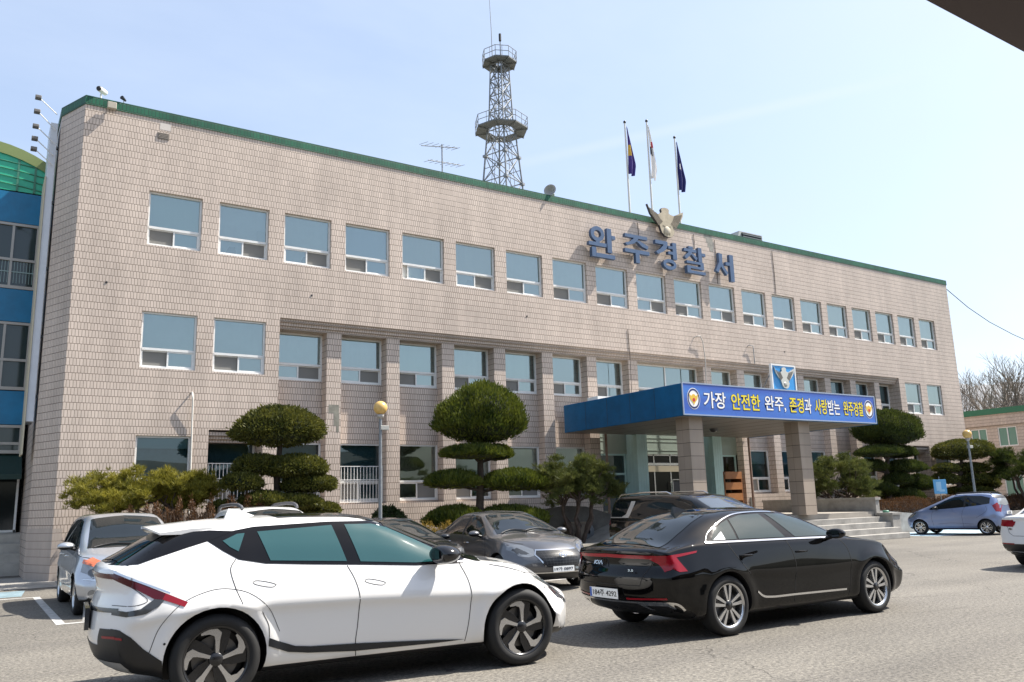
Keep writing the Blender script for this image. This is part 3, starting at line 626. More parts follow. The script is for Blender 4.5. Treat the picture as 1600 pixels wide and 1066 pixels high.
EAG = [(21.33, 13.88), (21.44, 13.70), (21.58, 13.56), (21.72, 13.50), (21.92, 13.52), (22.07, 13.60), (22.13, 13.64), (22.10, 13.76), (22.17, 13.84), (22.30, 13.87), (22.50, 13.86), (22.56, 13.78), (22.53, 13.66), (22.62, 13.60), (22.82, 13.58), (23.1, 13.71), (23.39, 13.85), (23.36, 13.64), (23.28, 13.50), (23.16, 13.36), (22.95, 13.17), (22.74, 13.04), (22.80, 12.86), (22.72, 12.70), (22.62, 12.60), (22.44, 12.57), (22.24, 12.60), (22.08, 12.72), (22.0, 12.92), (21.95, 13.10), (21.74, 13.22), (21.5, 13.48)]
ST = mat('carved_eagle_stone', (.40, .345, .25), .75, noise=.18, nscale=6)
def ribbon2(pts, w):
    P_ = [Vector(p) for p in pts]; lft = []; rgt = []
    for i, p in enumerate(P_):
        d = (P_[min(i+1, len(P_)-1)]-P_[max(i-1, 0)]).normalized(); n = Vector((-d.y, d.x))*w/2; lft.append(tuple(p+n)); rgt.append(tuple(p-n))
    return lft+rgt[::-1]
eg = thing('eagle_emblem', 'carved beige eagle emblem with spread wings at the roof edge over the blue letters', 'emblem')
b = MB(); b.prism(EAG, front(0, -.16, 0), .12, 0, 1); b.build('body', [ST, mat('emblem_edge', (.05, .045, .05), .6)], eg)
fe = MB()
for k in range(7):
    t = k/6
    for (xa, za), (xb, zb) in (((21.42+.42*t, 13.72-.20*t+.02*(k % 2)), (21.92+.22*t, 13.02+.20*t)), ((23.30-.42*t, 13.70-.10*t), (22.86-.22*t, 13.00+.20*t))):
        fe.prism(ribbon2([(xa, za), ((xa+xb)/2+.01, (za+zb)/2-.05), (xb, zb)], .036), front(0, -.281, 0), .012)
for k in range(3): fe.prism(ribbon2([(22.2+.16*k, 12.66), (22.2+.16*k, 12.78)], .02), front(0, -.281, 0), .008)
fe.prism(ribbon2([(22.14, 13.05), (22.36, 13.0), (22.6, 13.06)], .025), front(0, -.281, 0), .008)
fe.build('feather_ridge', mat('eagle_ridge', (.15, .125, .09), .7), eg)
b = MB(); b.lathe([(.001, .05), (.12, .045), (.17, .02), (.18, 0)], 20, front(22.38, -.281, 12.86)); b.build('medallion', mat('pale_medallion', (.46, .41, .32), .7), eg)
# printed banner on the canopy front
BY = CY-.075
bn = thing('banner', 'wide blue printed banner with white and yellow Korean slogan across the canopy front', 'banner')
def banner_mat():
    m = mat('banner_vinyl', (.03, .08, .42), .38); t = m.node_tree; bs = t.nodes['Principled BSDF']
    c = t.nodes.new('ShaderNodeTexCoord'); mp_ = t.nodes.new('ShaderNodeMapping'); mp_.inputs['Rotation'].default_value = (0, R(35), 0); mp_.inputs['Scale'].default_value = (.12, .12, 1.4)
    n = t.nodes.new('ShaderNodeTexNoise'); n.inputs['Scale'].default_value = 1.0; n.inputs['Detail'].default_value = 2; r = t.nodes.new('ShaderNodeValToRGB'); e = r.color_ramp.elements
    e[0].position = .45; e[0].color = (.038, .10, .42, 1); e[1].position = .75; e[1].color = (.06, .22, .62, 1)
    t.links.new(c.outputs['Object'], mp_.inputs['Vector']); t.links.new(mp_.outputs['Vector'], n.inputs['Vector']); t.links.new(n.outputs['Fac'], r.inputs['Fac']); t.links.new(r.outputs['Color'], bs.inputs['Base Color']); return m
b = MB(); b.box(16.84, 26.72, BY, BY+.012, 4.22, 5.20); b.build('sheet', banner_mat(), bn)
b = MB()
for z in (4.2, 5.2): b.box(16.80, 26.76, BY-.012, BY+.02, z-.02, z+.02)
for x in (16.80, 26.72): b.box(x, x+.04, BY-.013, BY+.02, 4.221, 5.179)
b.build('edge_trim', mat('grey_blue_trim', (.30, .36, .46), .4), bn)
WH = mat('white_print', (.85, .85, .83), .45); YE = mat('yellow_print', (.80, .66, .03), .45); NAVY = mat('navy_print', (.012, .02, .12), .5)
for body, xa, xb, mm in (('가장', 17.72, 18.72, WH), ('안전한', 18.98, 20.36, YE), ('완주,', 20.60, 21.66, WH), ('존경', 21.86, 22.60, YE), ('과', 22.66, 23.02, WH), ('사랑', 23.22, 23.90, YE), ('받는', 23.95, 24.62, WH), ('완주경찰', 24.84, 26.0, YE)):
    b = MB(); fit_text(b, body, front((xa+xb)/2, BY-.007, 4.70), xb-xa, .53, .006, .012); o = b.build('lettering', mm, bn)
    b = MB(); fit_text(b, body, front((xa+xb)/2+.004, BY-.0025, 4.695), xb-xa+.04, .57, .003, .045); b.build('outline', NAVY, o)
for x in (17.28, 26.36):
    e = MB(); z = 4.71
    e.lathe([(.001, .003), (.34, .003), (.34, 0)], 32, front(x, BY-.001, z) @ Matrix.Diagonal((.82, 1, 1, 1)), 0, False)
    e.lathe([(.26, .006), (.32, .006)], 32, front(x, BY-.001, z) @ Matrix.Diagonal((.82, 1, 1, 1)), 1, False)
    o = e.build('emblem', [WH, NAVY], bn)
    q = MB(); q.prism([(-.2, .16), (-.1, .08), (-.04, .14), (.04, .14), (.1, .08), (.2, .16), (.16, -.02), (.07, -.1), (0, -.2), (-.07, -.1), (-.16, -.02)], front(x, BY-.008, z), .003); q.build('emblem_bird', mat('emblem_gold', (.75, .48, .05), .4), o)
    q = MB(); q.lathe([(.001, .002), (.06, .002)], 16, front(x, BY-.0115, z-.04), 0, False); q.build('emblem_centre', mat('emblem_red', (.55, .03, .03), .4), o)
# framed eagle plaque standing on the canopy
pq = thing('eagle_plaque', 'square light blue plaque with a silver eagle standing on the canopy edge', 'sign')
PX0, PX1, PZ0, PZ1, PY = 21.62, 22.86, 5.22, 6.17, -5.7
b = MB(); b.box(PX0, PX1, PY, PY+.06, PZ0, PZ1); b.build('board', mat('plaque_blue', (.03, .27, .62), .35), pq)
b = MB()
for x in (PX0-.03, PX1-.03): b.box(x, x+.06, PY-.02, PY+.07, PZ0-.02, PZ1+.03)
for z in (PZ0-.02, PZ1-.03): b.box(PX0+.03, PX1-.03, PY-.02, PY+.07, z, z+.06)
b.build('frame', M_['alu'], pq)
cxm, czm = 22.37, 13.15
b = MB(); b.prism([((x-cxm)*.52, (z-czm)*.58) for x, z in EAG], front((PX0+PX1)/2, PY-.002, (PZ0+PZ1)/2-.02), .05); b.build('eagle', mat('silver_eagle', (.62, .58, .5), .3, metal=.8), pq)
b = MB(); qm = front((PX0+PX1)/2, PY-.053, (PZ0+PZ1)/2-.02)
for k in range(5):
    t = k/4
    for sg in (-1, 1): b.prism(ribbon2([(sg*(.46-.22*t), .30-.06*t), (sg*(.22-.1*t), -.05+.08*t)], .022), qm, .006)
b.build('feather_groove', mat('eagle_groove', (.16, .15, .13), .5), pq)
b = MB(); b.lathe([(.001, .02), (.07, .018), (.09, 0)], 18, qm @ Matrix.Translation((0, -.2, 0))); b.build('medallion', mat('plaque_medallion', (.40, .38, .33), .35, metal=.6), pq)
b = MB(); b.tube([(PX0+.1, PY+.06, PZ1-.2), (PX0+.1, PY+.7, CZ1)], .02); b.tube([(PX1-.1, PY+.06, PZ1-.2), (PX1-.1, PY+.7, CZ1)], .02); b.build('brace', M_['steel'], pq)
# vertical sign box with five arm lamps on the left flank
vsn = thing('vertical_sign', 'tall narrow white sign box on the left corner with five arm lamps', 'sign')
b = MB(); b.box(-.56, -.37, 1.35, 2.3, 4.2, 13.0, 0, .01); b.build('sign_box', mat('pale_sign_box', (.60, .63, .68), .4, noise=.06, nscale=2), vsn)
b = MB(); b.box(-.60, -.565, 1.3, 2.35, 3.3, 11.3); b.build('edge_strip', mat('cream_strip', (.50, .45, .33), .5), vsn)
for z in (12.3, 10.6, 8.6, 6.6, 4.9): b = MB(); b.box(-.369, -.30, 1.6, 1.7, z, z+.08); b.build('bracket', M_['steel'], vsn)
for (z, zl) in ((13.25, 13.6), (12.75, 13.16), (12.32, 12.7), (11.95, 12.32), (11.65, 12.0)):
    a = MB(); a.tube([(-.42, 1.3, z), (-.92, 1.15, zl)], .014, 6); ar = a.build('lamp_arm', M_['alu'], vsn)
    h = MB(); h.box(-1.02, -.86, 1.05, 1.25, zl-.05, zl+.04, 0, .015); h.build('lamp_head', mat('floodlight_head', (.16, .15, .14), .5), ar)
# cameras, flood lights, horn speaker on the parapet
cc = thing('security_camera', 'white bullet camera on a short post at the left parapet corner', 'camera', (.58, .12, ZP))
b = MB(); b.tube([(0, 0, -.02), (.0, 0, .2)], .025); b.build('post', M_['white'], cc)
b = MB(); b.tube([(.12, .1, .3), (-.08, -.18, .26)], [.075, .08], 14); b.build('housing', M_['white'], cc); b = MB(); b.tube([(-.081, -.181, .26), (-.1, -.21, .256)], [.072, .06], 14); b.build('lens', M_['black'], cc)
fl = thing('floodlight', 'small square floodlight fixed to the green coping near the left corner', 'lamp', (.86, -.14, 13.22))
b = MB(); b.box(-.12, .12, -.06, .06, -.1, .1, 0, .015); b.build('housing', mat('beige_housing', (.42, .38, .3), .5), fl); b = MB(); b.box(-.02, .02, .06, .14, -.02, .02); b.build('bracket', M_['steel'], fl)
sl = thing('spotlight', 'tiny dark spotlight on a stalk just right of the square floodlight', 'lamp', (1.18, .02, ZP))
b = MB(); b.tube([(0, 0, -.02), (0, 0, .1)], .014, 6); b.build('stalk', M_['steel'], sl); b = MB(); b.tube([(.05, .05, .12), (-.07, -.08, .14)], [.03, .06], 10); b.build('head', M_['black'], sl)
hs = thing('horn_speaker', 'grey horn loudspeaker on the parapet beside the lattice tower', 'loudspeaker', (16.62, .1, ZP))
b = MB(); M = Matrix.Translation((0, 0, .2)) @ Vector((-.75, -.55, .12)).to_track_quat('Z', 'Y').to_matrix().to_4x4()
b.lathe([(.001, -.26), (.07, -.25), (.08, -.1), (.1, 0), (.16, .1), (.24, .16), (.25, .17), (.22, .15), (.1, .02), (.001, -.02)], 20, M); b.build('horn', mat('grey_horn', (.36, .35, .33), .5), hs); b = MB(); b.tube([(0, 0, 0), (0, 0, .16)], .02); b.build('bracket', M_['steel'], hs)
vb = thing('roof_vent_box', 'grey metal air handling box with dark louvres on the roof right of the letters', 'vent box', (28.6, 1.2, ZP-.4))
b = MB(); b.add([(-.95, -.6, .2), (.9, -.6, .2), (.9, .8, .2), (-.95, .8, .2), (-.7, -.6, .96), (.9, -.6, .96), (.9, .8, .96), (-.7, .8, .96)], ((0, 1, 5, 4), (1, 2, 6, 5), (2, 3, 7, 6), (3, 0, 4, 7), (4, 5, 6, 7))); b.build('casing', mat('grey_casing', (.40, .41, .39), .5, noise=.1), vb)
b = MB(); b.box(-.55, .8, -.64, -.605, .3, .9); b.build('opening', M_['black'], vb)
for k in range(5): b = MB(); b.box(-.54, .79, -.69, -.641, .33+.115*k, .36+.115*k); b.build('louvre', M_['steel'], vb)
# white pipe and cables on the wall
pp_ = MB(); pp_.tube([(3.46, .02, 5.02), (3.44, -.14, 5.0), (3.47, -.13, 4.8), (3.49, -.06, 4.1), (3.5, -.07, 3.4), (3.52, -.05, 1.5)], .024, 8); pp_.build('conduit', mat('white_conduit', (.66, .63, .57), .5), bld)
pp_ = MB(); pp_.tube([(23.75, .02, 8.35), (23.85, -.12, 8.42), (24.02, -.14, 8.45), (24.2, -.1, 8.2), (24.27, -.09, 7.5), (24.25, -.05, 5.3)], .022, 8); pp_.build('conduit', mat('grey_conduit', (.40, .38, .35), .5), bld)
pp_ = MB(); pp_.tube([(27.1, .02, 8.25), (27.1, -.1, 8.3), (27.35, -.1, 8.28), (27.42, -.06, 7.6), (27.42, -.05, 7.48)], .02, 6); pp_.build('conduit', M_['steel'], bld)
for x, z0, z1 in ((20.09, 5.5, 8.4), (20.95, 12.3, 13.05), (25.5, 10.95, 12.98), (29.35, 10.9, 13.05), (24.2, 12.4, 13.05)):
    c = MB(); c.tube([(x, -.02, z1), (x+.03, -.015, (z0+z1)/2), (x, -.02, z0)], .012, 5); c.build('loose_cable', mat('dark_cable', (.07, .06, .055), .7), bld)
for x, z in ((1.05, 8.0), (6.95, 8.3), (15.2, 8.45), (29.6, 8.2)): c = MB(); c.tube([(x, .01, z), (x, -.015, z)], .032, 8); c.build('pipe_stub', M_['black'], bld)
tag(sheet('cable_tmp', [(0, 0), (0, .01), (.01, .01)], -5, M_['black']), kind='structure') if False else None
wr = MB(); wr.tube([(44.15, .2, 13.2), (47.2, .5, 12.3), (50, .8, 11.75), (53.5, 1.2, 11.35), (60, 2, 10.9)], .022, 5, smooth=True)
tag(wr.build('overhead_cable', M_['black']), 'thin dark overhead cable running from the right roof corner', 'cable')

# ================================================================ roof: tower, flags, aerial
tw = thing('lattice_tower', 'grey steel lattice tower with two railed platforms rising behind the parapet', 'tower', (19.45, 8.0, 12.59), R(22))
def tw_half(z): # half spacing of the legs at height z above the roof
    k = [(0, 1.0), (4.9, .69), (7.5, .51), (8.3, .43), (12, .31)]
    for (za, a), (zb, b_) in zip(k, k[1:]):
        if z <= zb: return a+(b_-a)*(z-za)/(zb-za)
    return .31
def leg(sx, sy):
    b = MB(); b.tube([(sx*tw_half(z), sy*tw_half(z), z) for z in (0, 4.9, 7.5, 8.3, 11.6)], [.055, .05, .045, .042, .04], 6); b.build('leg', M_['steel'], tw)
for sx in (-1, 1):
    for sy in (-1, 1): leg(sx, sy)
zs = [0, 1.7, 3.3, 4.8, 6.2, 7.5, 8.5, 9.4, 10.3, 11.2]
br_ = MB()
for i in range(len(zs)-1):
    a, c = tw_half(zs[i]), tw_half(zs[i+1]); zm = (zs[i]+zs[i+1])/2; am = (a+c)/2
    for (ux, uy), (vx, vy) in (((-1, -1), (1, -1)), ((1, -1), (1, 1)), ((1, 1), (-1, 1)), ((-1, 1), (-1, -1))):
        br_.tube([(ux*a, uy*a, zs[i]), (vx*c, vy*c, zs[i+1])], .027, 4); br_.tube([(vx*a, vy*a, zs[i]), (ux*c, uy*c, zs[i+1])], .027, 4)
        br_.tube([(ux*c, uy*c, zs[i+1]), (vx*c, vy*c, zs[i+1])], .032, 4)
        br_.tube([(ux*am, uy*am, zm), ((ux+vx)/2*am*1.0, (uy+vy)/2*am, zm)], .02, 4)
        br_.tube([((ux+vx)/2*a, (uy+vy)/2*a, zs[i]), ((ux+vx)/2*c, (uy+vy)/2*c, zs[i+1])], .018, 4)
        if i < 5: br_.box((ux*a)-.1, (ux*a)+.1, uy*a-.1, uy*a+.1, zs[i]-.1, zs[i]+.02)
br_.build('bracing', M_['steel'], tw)
def platform(z, r, hole):
    n = 8; b = MB(); vo = [(r*math.cos(2*math.pi*(k+.5)/n), r*math.sin(2*math.pi*(k+.5)/n)) for k in range(n)]; vi = [(x*hole/r, y*hole/r) for x, y in vo]
    for k in range(n):
        j = (k+1) % n
        for za, zb in ((z, z+.07),):
            b.add([(*vo[k], za), (*vo[j], za), (*vi[j], za), (*vi[k], za), (*vo[k], zb), (*vo[j], zb), (*vi[j], zb), (*vi[k], zb)], ((0, 3, 2, 1), (4, 5, 6, 7), (0, 1, 5, 4), (2, 3, 7, 6)))
        b.tube([(*vi[k], z-.05), (*[q*1.0 for q in vo[k]], z-.05)], .03, 4)
    p = b.build('platform', mat('dull_grey_deck', (.11, .12, .12), .6, noise=.25, nscale=3), tw)
    g = MB()
    for k in range(n):
        j = (k+1) % n
        for h in (.33, .62): g.tube([(*vo[k], z+h), (*vo[j], z+h)], .018, 5)
        g.tube([(*vo[k], z), (*vo[k], z+.62)], .018, 5); m_ = ((vo[k][0]+vo[j][0])/2, (vo[k][1]+vo[j][1])/2); g.tube([(*m_, z), (*m_, z+.62)], .014, 5)
    g.build('railing', M_['steel'], p)
platform(7.55, 1.36, .74); platform(11.25, .90, .2)
b = MB(); b.tube([(.25, .1, 11.2), (.25, .1, 12.5), (.25, .1, 13.0)], [.03, .025, .025], 6); b.tube([(.25, .1, 12.75), (.25, .1, 13.15)], .07, 8); b.build('short_mast', M_['black'], tw)
b = MB(); b.tube([(-.55, .05, 11.2), (-.57, .06, 13.0), (-.66, .1, 15.6)], [.025, .02, .012], 5); b.tube([(-.72, .1, 14.95), (-.56, .09, 14.95)], .01, 4); b.build('whip_aerial', M_['steel'], tw)
ta = thing('television_aerial', 'thin metal television aerial with two crossed booms left of the tower', 'aerial', (14.95, 6.0, 12.59))
b = MB(); b.tube([(0, 0, 0), (0, 0, 5.05)], .03, 6); b.build('mast', M_['steel'], ta)
for z, d in ((4.15, 1), (4.95, -1)):
    b = MB(); b.tube([(-.75*d, -.1, z-.05*d), (1.0*d, .1, z+.14*d)], .02, 5)
    for k in range(7): t = -.7+.27*k; b.tube([(t*d+.05, -.32, z+.05*t*d-.05), (t*d-.05, .32, z+.05*t*d+.05)], .011, 4)
    b.build('boom', M_['steel'], ta)
def flag(x, ztop, cols, seed, label, hgt=2.2):
    f = thing('flagpole', label, 'flag', (x, .8, 12.6), 0, 'flagpoles behind the parapet')
    h = ztop-12.6; b = MB(); b.tube([(0, 0, 0), (0, 0, h)], [.05, .035], 8); b.build('pole', mat('pole_paint', (.62, .60, .55), .4) if seed == 1 else bpy.data.materials['pole_paint'], f)
    b = MB(); b.lathe([(.001, .14), (.05, .11), (.065, .06), (.05, .01), (.03, 0)], 12, Matrix.Translation((0, 0, h))); b.build('finial', M_['black'], f)
    # limp cloth hanging in folds from the top of the pole
    c = MB(); n, k = 18, 26; r_ = random.Random(seed); ph = r_.uniform(0, 6)
    vs = []
    for i in range(k+1):
        t = i/k; wdt = (.06+.36*min(1, t*1.35)) if t < .8 else .42*(1-(t-.8)*1.5)
        for j in range(n+1):
            s = j/n; vs.append((.04+wdt*s+.02*math.sin(ph+t*5), -.06*math.sin(s*11+ph+t*2)*(.3+t)-.03, h-.12-hgt*t*(1-.12*s*(1-t))-.12*s))
    fs_ = [(i*(n+1)+j, i*(n+1)+j+1, (i+1)*(n+1)+j+1, (i+1)*(n+1)+j) for i in range(k) for j in range(n)]
    c.add(vs, fs_, 0, True)
    for q in range(len(c.f)):
        i, j = q//n, q % n; c.m[q] = cols(i/k, j/n)
    return f, c
m_navy = mat('navy_flag', (.022, .022, .13), .8); m_pur = mat('violet_flag', (.06, .035, .2), .8); m_yel = mat('yellow_flag', (.6, .38, .05), .8); m_wht = mat('white_flag', (.72, .70, .68), .8); m_red = mat('red_flag', (.45, .06, .07), .8); m_blk = mat('black_flag', (.03, .03, .04), .8)
f, c = flag(21.30, 17.97, lambda t, s: 1 if .38 < t < .60 and .2 < s < .75 else (2 if .05 < s < .2 and t > .3 else 0), 1, 'left flagpole with a limp violet and yellow flag', 2.2); c.build('flag_cloth', [m_pur, m_yel, m_wht], f)
f, c = flag(22.61, 18.34, lambda t, s: 1 if .42 < t < .55 and s < .5 else (2 if .30 < t < .42 and s > .4 else (3 if .48 < t < .62 and s > .62 else 0)), 2, 'middle and tallest flagpole with a limp white flag', 2.5); c.build('flag_cloth', [m_wht, m_blk, m_red, m_navy], f)
f, c = flag(24.29, 17.93, lambda t, s: 1 if .46 < t < .56 and .35 < s < .8 else 0, 3, 'right flagpole with a limp navy blue flag', 2.35); c.build('flag_cloth', [m_navy, m_wht], f)

# ================================================================ neighbouring buildings
an = thing('glazed_annex', 'stair tower with blue panels, green arched glazing and dark windows at the left edge', 'building')
AX0, AX1, AY = -9.0, -.42, 5.0
def band(z0, z1, m, name, y=AY, x0=AX0, x1=AX1): b = MB(); b.box(x0, x1, y, y+.2, z0, z1); return b.build(name, m, an)
BLP = mat('sky_blue_panel', (.004, .15, .31), .35, noise=.2, nscale=1.5)
GRN = mat('green_polycarbonate', (.03, .42, .25), .25, noise=.1, nscale=1)
for z0, z1 in ((8.78+2.16, 12.0-.04), ): band(z0, z1, BLP, 'blue_panel')
band(5.54, 7.68-.02, BLP, 'blue_panel') if False else None
band(7.70, 8.74, BLP, 'blue_panel'); band(4.46, 5.50, BLP, 'blue_panel')
for z0, z1 in ((8.76, 10.92), (5.53, 7.68), (3.57, 4.44)):
    w_ = band(z0, z1, mat('stair_glass', (.03, .045, .045), .06, spec=.6), 'window', AY+.06)
    f = MB()
    for x in (-7.2, -5.6, -4.1, -2.7, -1.18, -.5): f.box(x-.035, x+.035, AY, AY+.058, z0, z1)
    for z in ((z0, z0+.1), ((z0+z1)/2-.05-.12, (z0+z1)/2+.03-.12), (z1-.08, z1)): f.box(AX0, AX1, AY-.01, AY+.056, z[0], z[1])
    f.build('frame', M_['alu_old'], w_)
g = MB()
for k in range(20): g.box(-2.1+.085*k, -2.1+.085*k+.014, AY+.03, AY+.045, 8.95, 9.7)
g.box(-2.1, -.45, AY+.028, AY+.047, 9.3, 9.33); g.build('stair_railing', mat('pale_rail', (.25, .35, .34), .4), an)
# arched green top: cylinder segment, lower rim olive
ar = MB(); XC = -2.4
def arcz(x, top): return top-.55*min(1, abs((x-XC)/2.05))**2.2
n = 24
gl = MB()
for i in range(n):
    x, x2 = AX0+(AX1-AX0)*i/n, AX0+(AX1-AX0)*(i+1)/n
    gl.add([(x, AY, 12.0), (x2, AY, 12.0), (x2, AY, arcz(x2, 13.3)), (x, AY, arcz(x, 13.3))], ((0, 1, 2, 3),))
gl.build('arched_glazing', GRN, an)
ol = MB()
for i in range(n):
    x, x2 = AX0+(AX1-AX0)*i/n, AX0+(AX1-AX0)*(i+1)/n
    ol.add([(x, AY-.05, arcz(x, 13.26)), (x2, AY-.05, arcz(x2, 13.26)), (x2, AY-.05, arcz(x2, 13.62)), (x, AY-.05, arcz(x, 13.62)), (x, AY+6, arcz(x, 13.62)), (x2, AY+6, arcz(x2, 13.62))], ((0, 1, 2, 3), (3, 2, 5, 4)))
ol.build('arched_rim', mat('olive_rim', (.19, .24, .08), .5), an)
rb = MB()
for x in (-7.2, -5.6, -4.1, -2.7, -1.2, -.72): rb.box(x-.03, x+.03, AY-.03, AY-.004, 12.0, arcz(x, 13.26))
for k in range(4): rb.tube([(x, AY-.02, 12.25+.25*k-((x-XC)/4.6)**2*.9) for x in [AX0+(AX1-AX0)*i/14 for i in range(15)]], .016, 4)
rb.build('glazing_bars', mat('bar_green', (.05, .2, .13), .5), an)
bk_ = MB(); bk_.box(AX0, AX1, AY+.27, AY+6, 0, 12.4); bk_.build('core', M_['dark'], an)
aw = MB(); aw.add([(AX0, AY-.9, 2.9), (AX1, AY-.9, 2.9), (AX1, AY+.1, 3.55), (AX0, AY+.1, 3.55), (AX0, AY-.9, 2.75), (AX1, AY-.9, 2.75)], ((0, 1, 2, 3), (4, 5, 1, 0))); aw.build('awning', mat('dark_green_awning', (.006, .03, .024), .6), an)
dw = band(1.2, 2.9, mat('dark_doors', (.012, .016, .016), .08), 'door', AY+.04)
f = MB()
for x in (-3.6, -2.3, -1.0, -.46): f.box(x-.03, x+.03, AY-.02, AY+.036, 1.2, 2.9)
f.box(AX0, AX1, AY-.02, AY+.036, 1.2, 1.27); f.build('frame', M_['alu'], dw)
for k in range(4): b = MB(); b.box(AX0, AX1+.2, AY-.02-.34*(k+1), AY-.022-.34*k, 0, 1.15-.27*k, 0); b.build('step', mat('pale_step', (.40, .38, .34), .8, noise=.15) if k == 0 else bpy.data.materials['pale_step'], an)
b = MB(); b.box(AX0, AX1+.2, AY-.02, AY+.2, 0, 1.19); b.build('door_sill', bpy.data.materials['pale_step'], an)

ra = thing('side_office', 'low beige tiled office wing with green roof edge behind the trees at right', 'building')
RXA, RY0, RY1 = 52.0, -24.0, 13.0
hol = []
for k in range(13): y = 3.93-2.82*(k-3)*.6 if False else None
wn = [(2.91, 3.93), (1.11, 2.24), (-.75, .38), (-2.6, -1.5), (-4.5, -3.4), (4.75, 5.85), (-8, -6.9), (-11, -9.9), (6.6, 7.7)]
b = MB()
def xwall(mb, x, y0, y1, z0, z1, holes, d=.12):
    ys = sorted({y0, y1, *[h[0] for h in holes], *[h[1] for h in holes]}); zs_ = sorted({z0, z1, *[h[2] for h in holes], *[h[3] for h in holes]})
    for i in range(len(ys)-1):
        for k in range(len(zs_)-1):
            cy, cz = (ys[i]+ys[i+1])/2, (zs_[k]+zs_[k+1])/2
            if any(h[0] < cy < h[1] and h[2] < cz < h[3] for h in holes): continue
            mb.quad((x, ys[i+1], zs_[k]), (x, ys[i], zs_[k]), (x, ys[i], zs_[k+1]), (x, ys[i+1], zs_[k+1]))
    for a, c, e, f_ in holes:
        mb.quad((x, a, e), (x+d, a, e), (x+d, a, f_), (x, a, f_)); mb.quad((x, c, f_), (x+d, c, f_), (x+d, c, e), (x, c, e)); mb.quad((x, a, f_), (x+d, a, f_), (x+d, c, f_), (x, c, f_)); mb.quad((x, a, e), (x, c, e), (x+d, c, e), (x+d, a, e))
xwall(b, RXA, RY0, RY1, 0, 5.62, [(a, c, 4.28, 5.47) for a, c in wn]+[(a, c, 1.2, 2.5) for a, c in wn])
b.quad((RXA-.12, RY1, 5.62), (RXA-.12, RY0, 5.62), (RXA-.12, RY0, 6.3), (RXA-.12, RY1, 6.3)); b.quad((RXA-.12, RY0, 5.62), (RXA-.12, RY1, 5.62), (RXA, RY1, 5.62), (RXA, RY0, 5.62))
b.quad((RXA, RY1, 0), (RXA, RY1, 6.3), (RXA+10, RY1, 6.3), (RXA+10, RY1, 0)); b.build('wall', M_['tile'], ra, uv=True)
b = MB(); b.box(RXA-.2, RXA+10, RY0, RY1+.1, 6.3, 6.66); b.build('roof_edge', mat('green_roof_edge', (.012, .14, .075), .4), ra)
for a, c in wn:
    for z0, z1 in ((4.28, 5.47), (1.2, 2.5)):
        f = MB()
        for y in (a, (a+c)/2-.03, c-.06): f.box(RXA+.03, RXA+.1, y, y+.06, z0, z1)
        for z in (z0, z1-.06): f.box(RXA+.032, RXA+.098, a+.06, c-.06, z, z+.06)
        w_ = f.build('window', M_['alu'], ra)
        p = MB(); p.quad((RXA+.07, c, z0), (RXA+.07, a, z0), (RXA+.07, a, z1), (RXA+.07, c, z1)); p.build('pane', mat('green_tint_pane', (.10, .24, .19), .08, spec=.7) if 'green_tint_pane' not in bpy.data.materials else bpy.data.materials['green_tint_pane'], w_)

# ================================================================ street lamps, small sign, carport
def globe_lamp(x, y, h, label):
    t = thing('street_lamp', label, 'street lamp', (x, y, .1), 0, 'globe lamps in front of the building')
    b = MB(); b.tube([(0, 0, 0), (0, 0, h-.05)], [.055, .042], 12); b.tube([(0, 0, 0), (0, 0, .3)], .085, 12); b.build('pole', M_['steel'], t)
    b = MB(); b.box(-.02, .22, -.07, .07, h-.42, h-.30, 0, .01); b.build('fuse_box', mat('grey_box', (.36, .36, .33), .5) if 'grey_box' not in bpy.data.materials else bpy.data.materials['grey_box'], t)
    b = MB(); b.lathe([(.05, h-.12), (.09, h-.08), (.1, h-.01), (.06, h+.0)], 14); b.build('collar', M_['alu_old'], t)
    r = .185; b = MB(); b.lathe([(max(.001, r*math.sin(math.pi*k/14)), h+r*.92-r*math.cos(math.pi*k/14)) for k in range(15)], 24); b.build('globe', mat('yellowed_globe', (.62, .40, .13), .3, spec=.5, noise=.06, nscale=3) if 'yellowed_globe' not in bpy.data.materials else bpy.data.materials['yellowed_globe'], t)
globe_lamp(7.35, -4.45, 3.95, 'globe lamp on a steel post between the two clipped trees at left')
globe_lamp(33.9, -5.6, 3.72, 'globe lamp on a steel post behind the lavender hatchback at right')
bs = thing('notice_sign', 'small light blue notice board on a thin post above the lavender hatchback bonnet', 'sign', (35.3, -3.3, .0), R(-45))
b = MB(); b.tube([(0, .02, 0), (0, .02, 2.3)], .02, 8); b.build('post', M_['steel'], bs)
b = MB(); b.box(-.27, .27, -.03, 0, 1.52, 2.16, 0, .01); b.build('board', mat('pale_blue_board', (.12, .36, .62), .4), bs)
b = MB(); b.box(-.16, .05, -.034, -.0305, 1.66, 2.06); b.box(-.05, .18, -.034, -.0305, 1.62, 1.72); b.build('pictogram', mat('board_white', (.35, .55, .72), .5), bs)
cpz = 2.98
ct = thing('carport', 'dark brown carport roof edge hanging over the upper right corner', 'carport')
b = MB(); b.box(-8, 14, -30.5, -23.86, cpz+.12, cpz+.2); b.build('roof_sheet', mat('cream_soffit', (.36, .32, .2), .6), ct)
b = MB(); b.box(-8, 14, -23.86, -23.66, cpz, cpz+.22, 0); b.build('edge_beam', mat('brown_beam', (.085, .05, .045), .5), ct)
b = MB(); b.box(-8, 14, -24.02, -23.862, cpz+.0, cpz+.118); b.build('gutter', mat('dark_gutter', (.02, .015, .015), .5), ct)
for x in (-7.5, 13.5):
    for y in (-24.4, -30): b = MB(); b.tube([(x, y, 0), (x, y, cpz+.12)], .07, 12); b.build('post', bpy.data.materials['brown_beam'], ct)
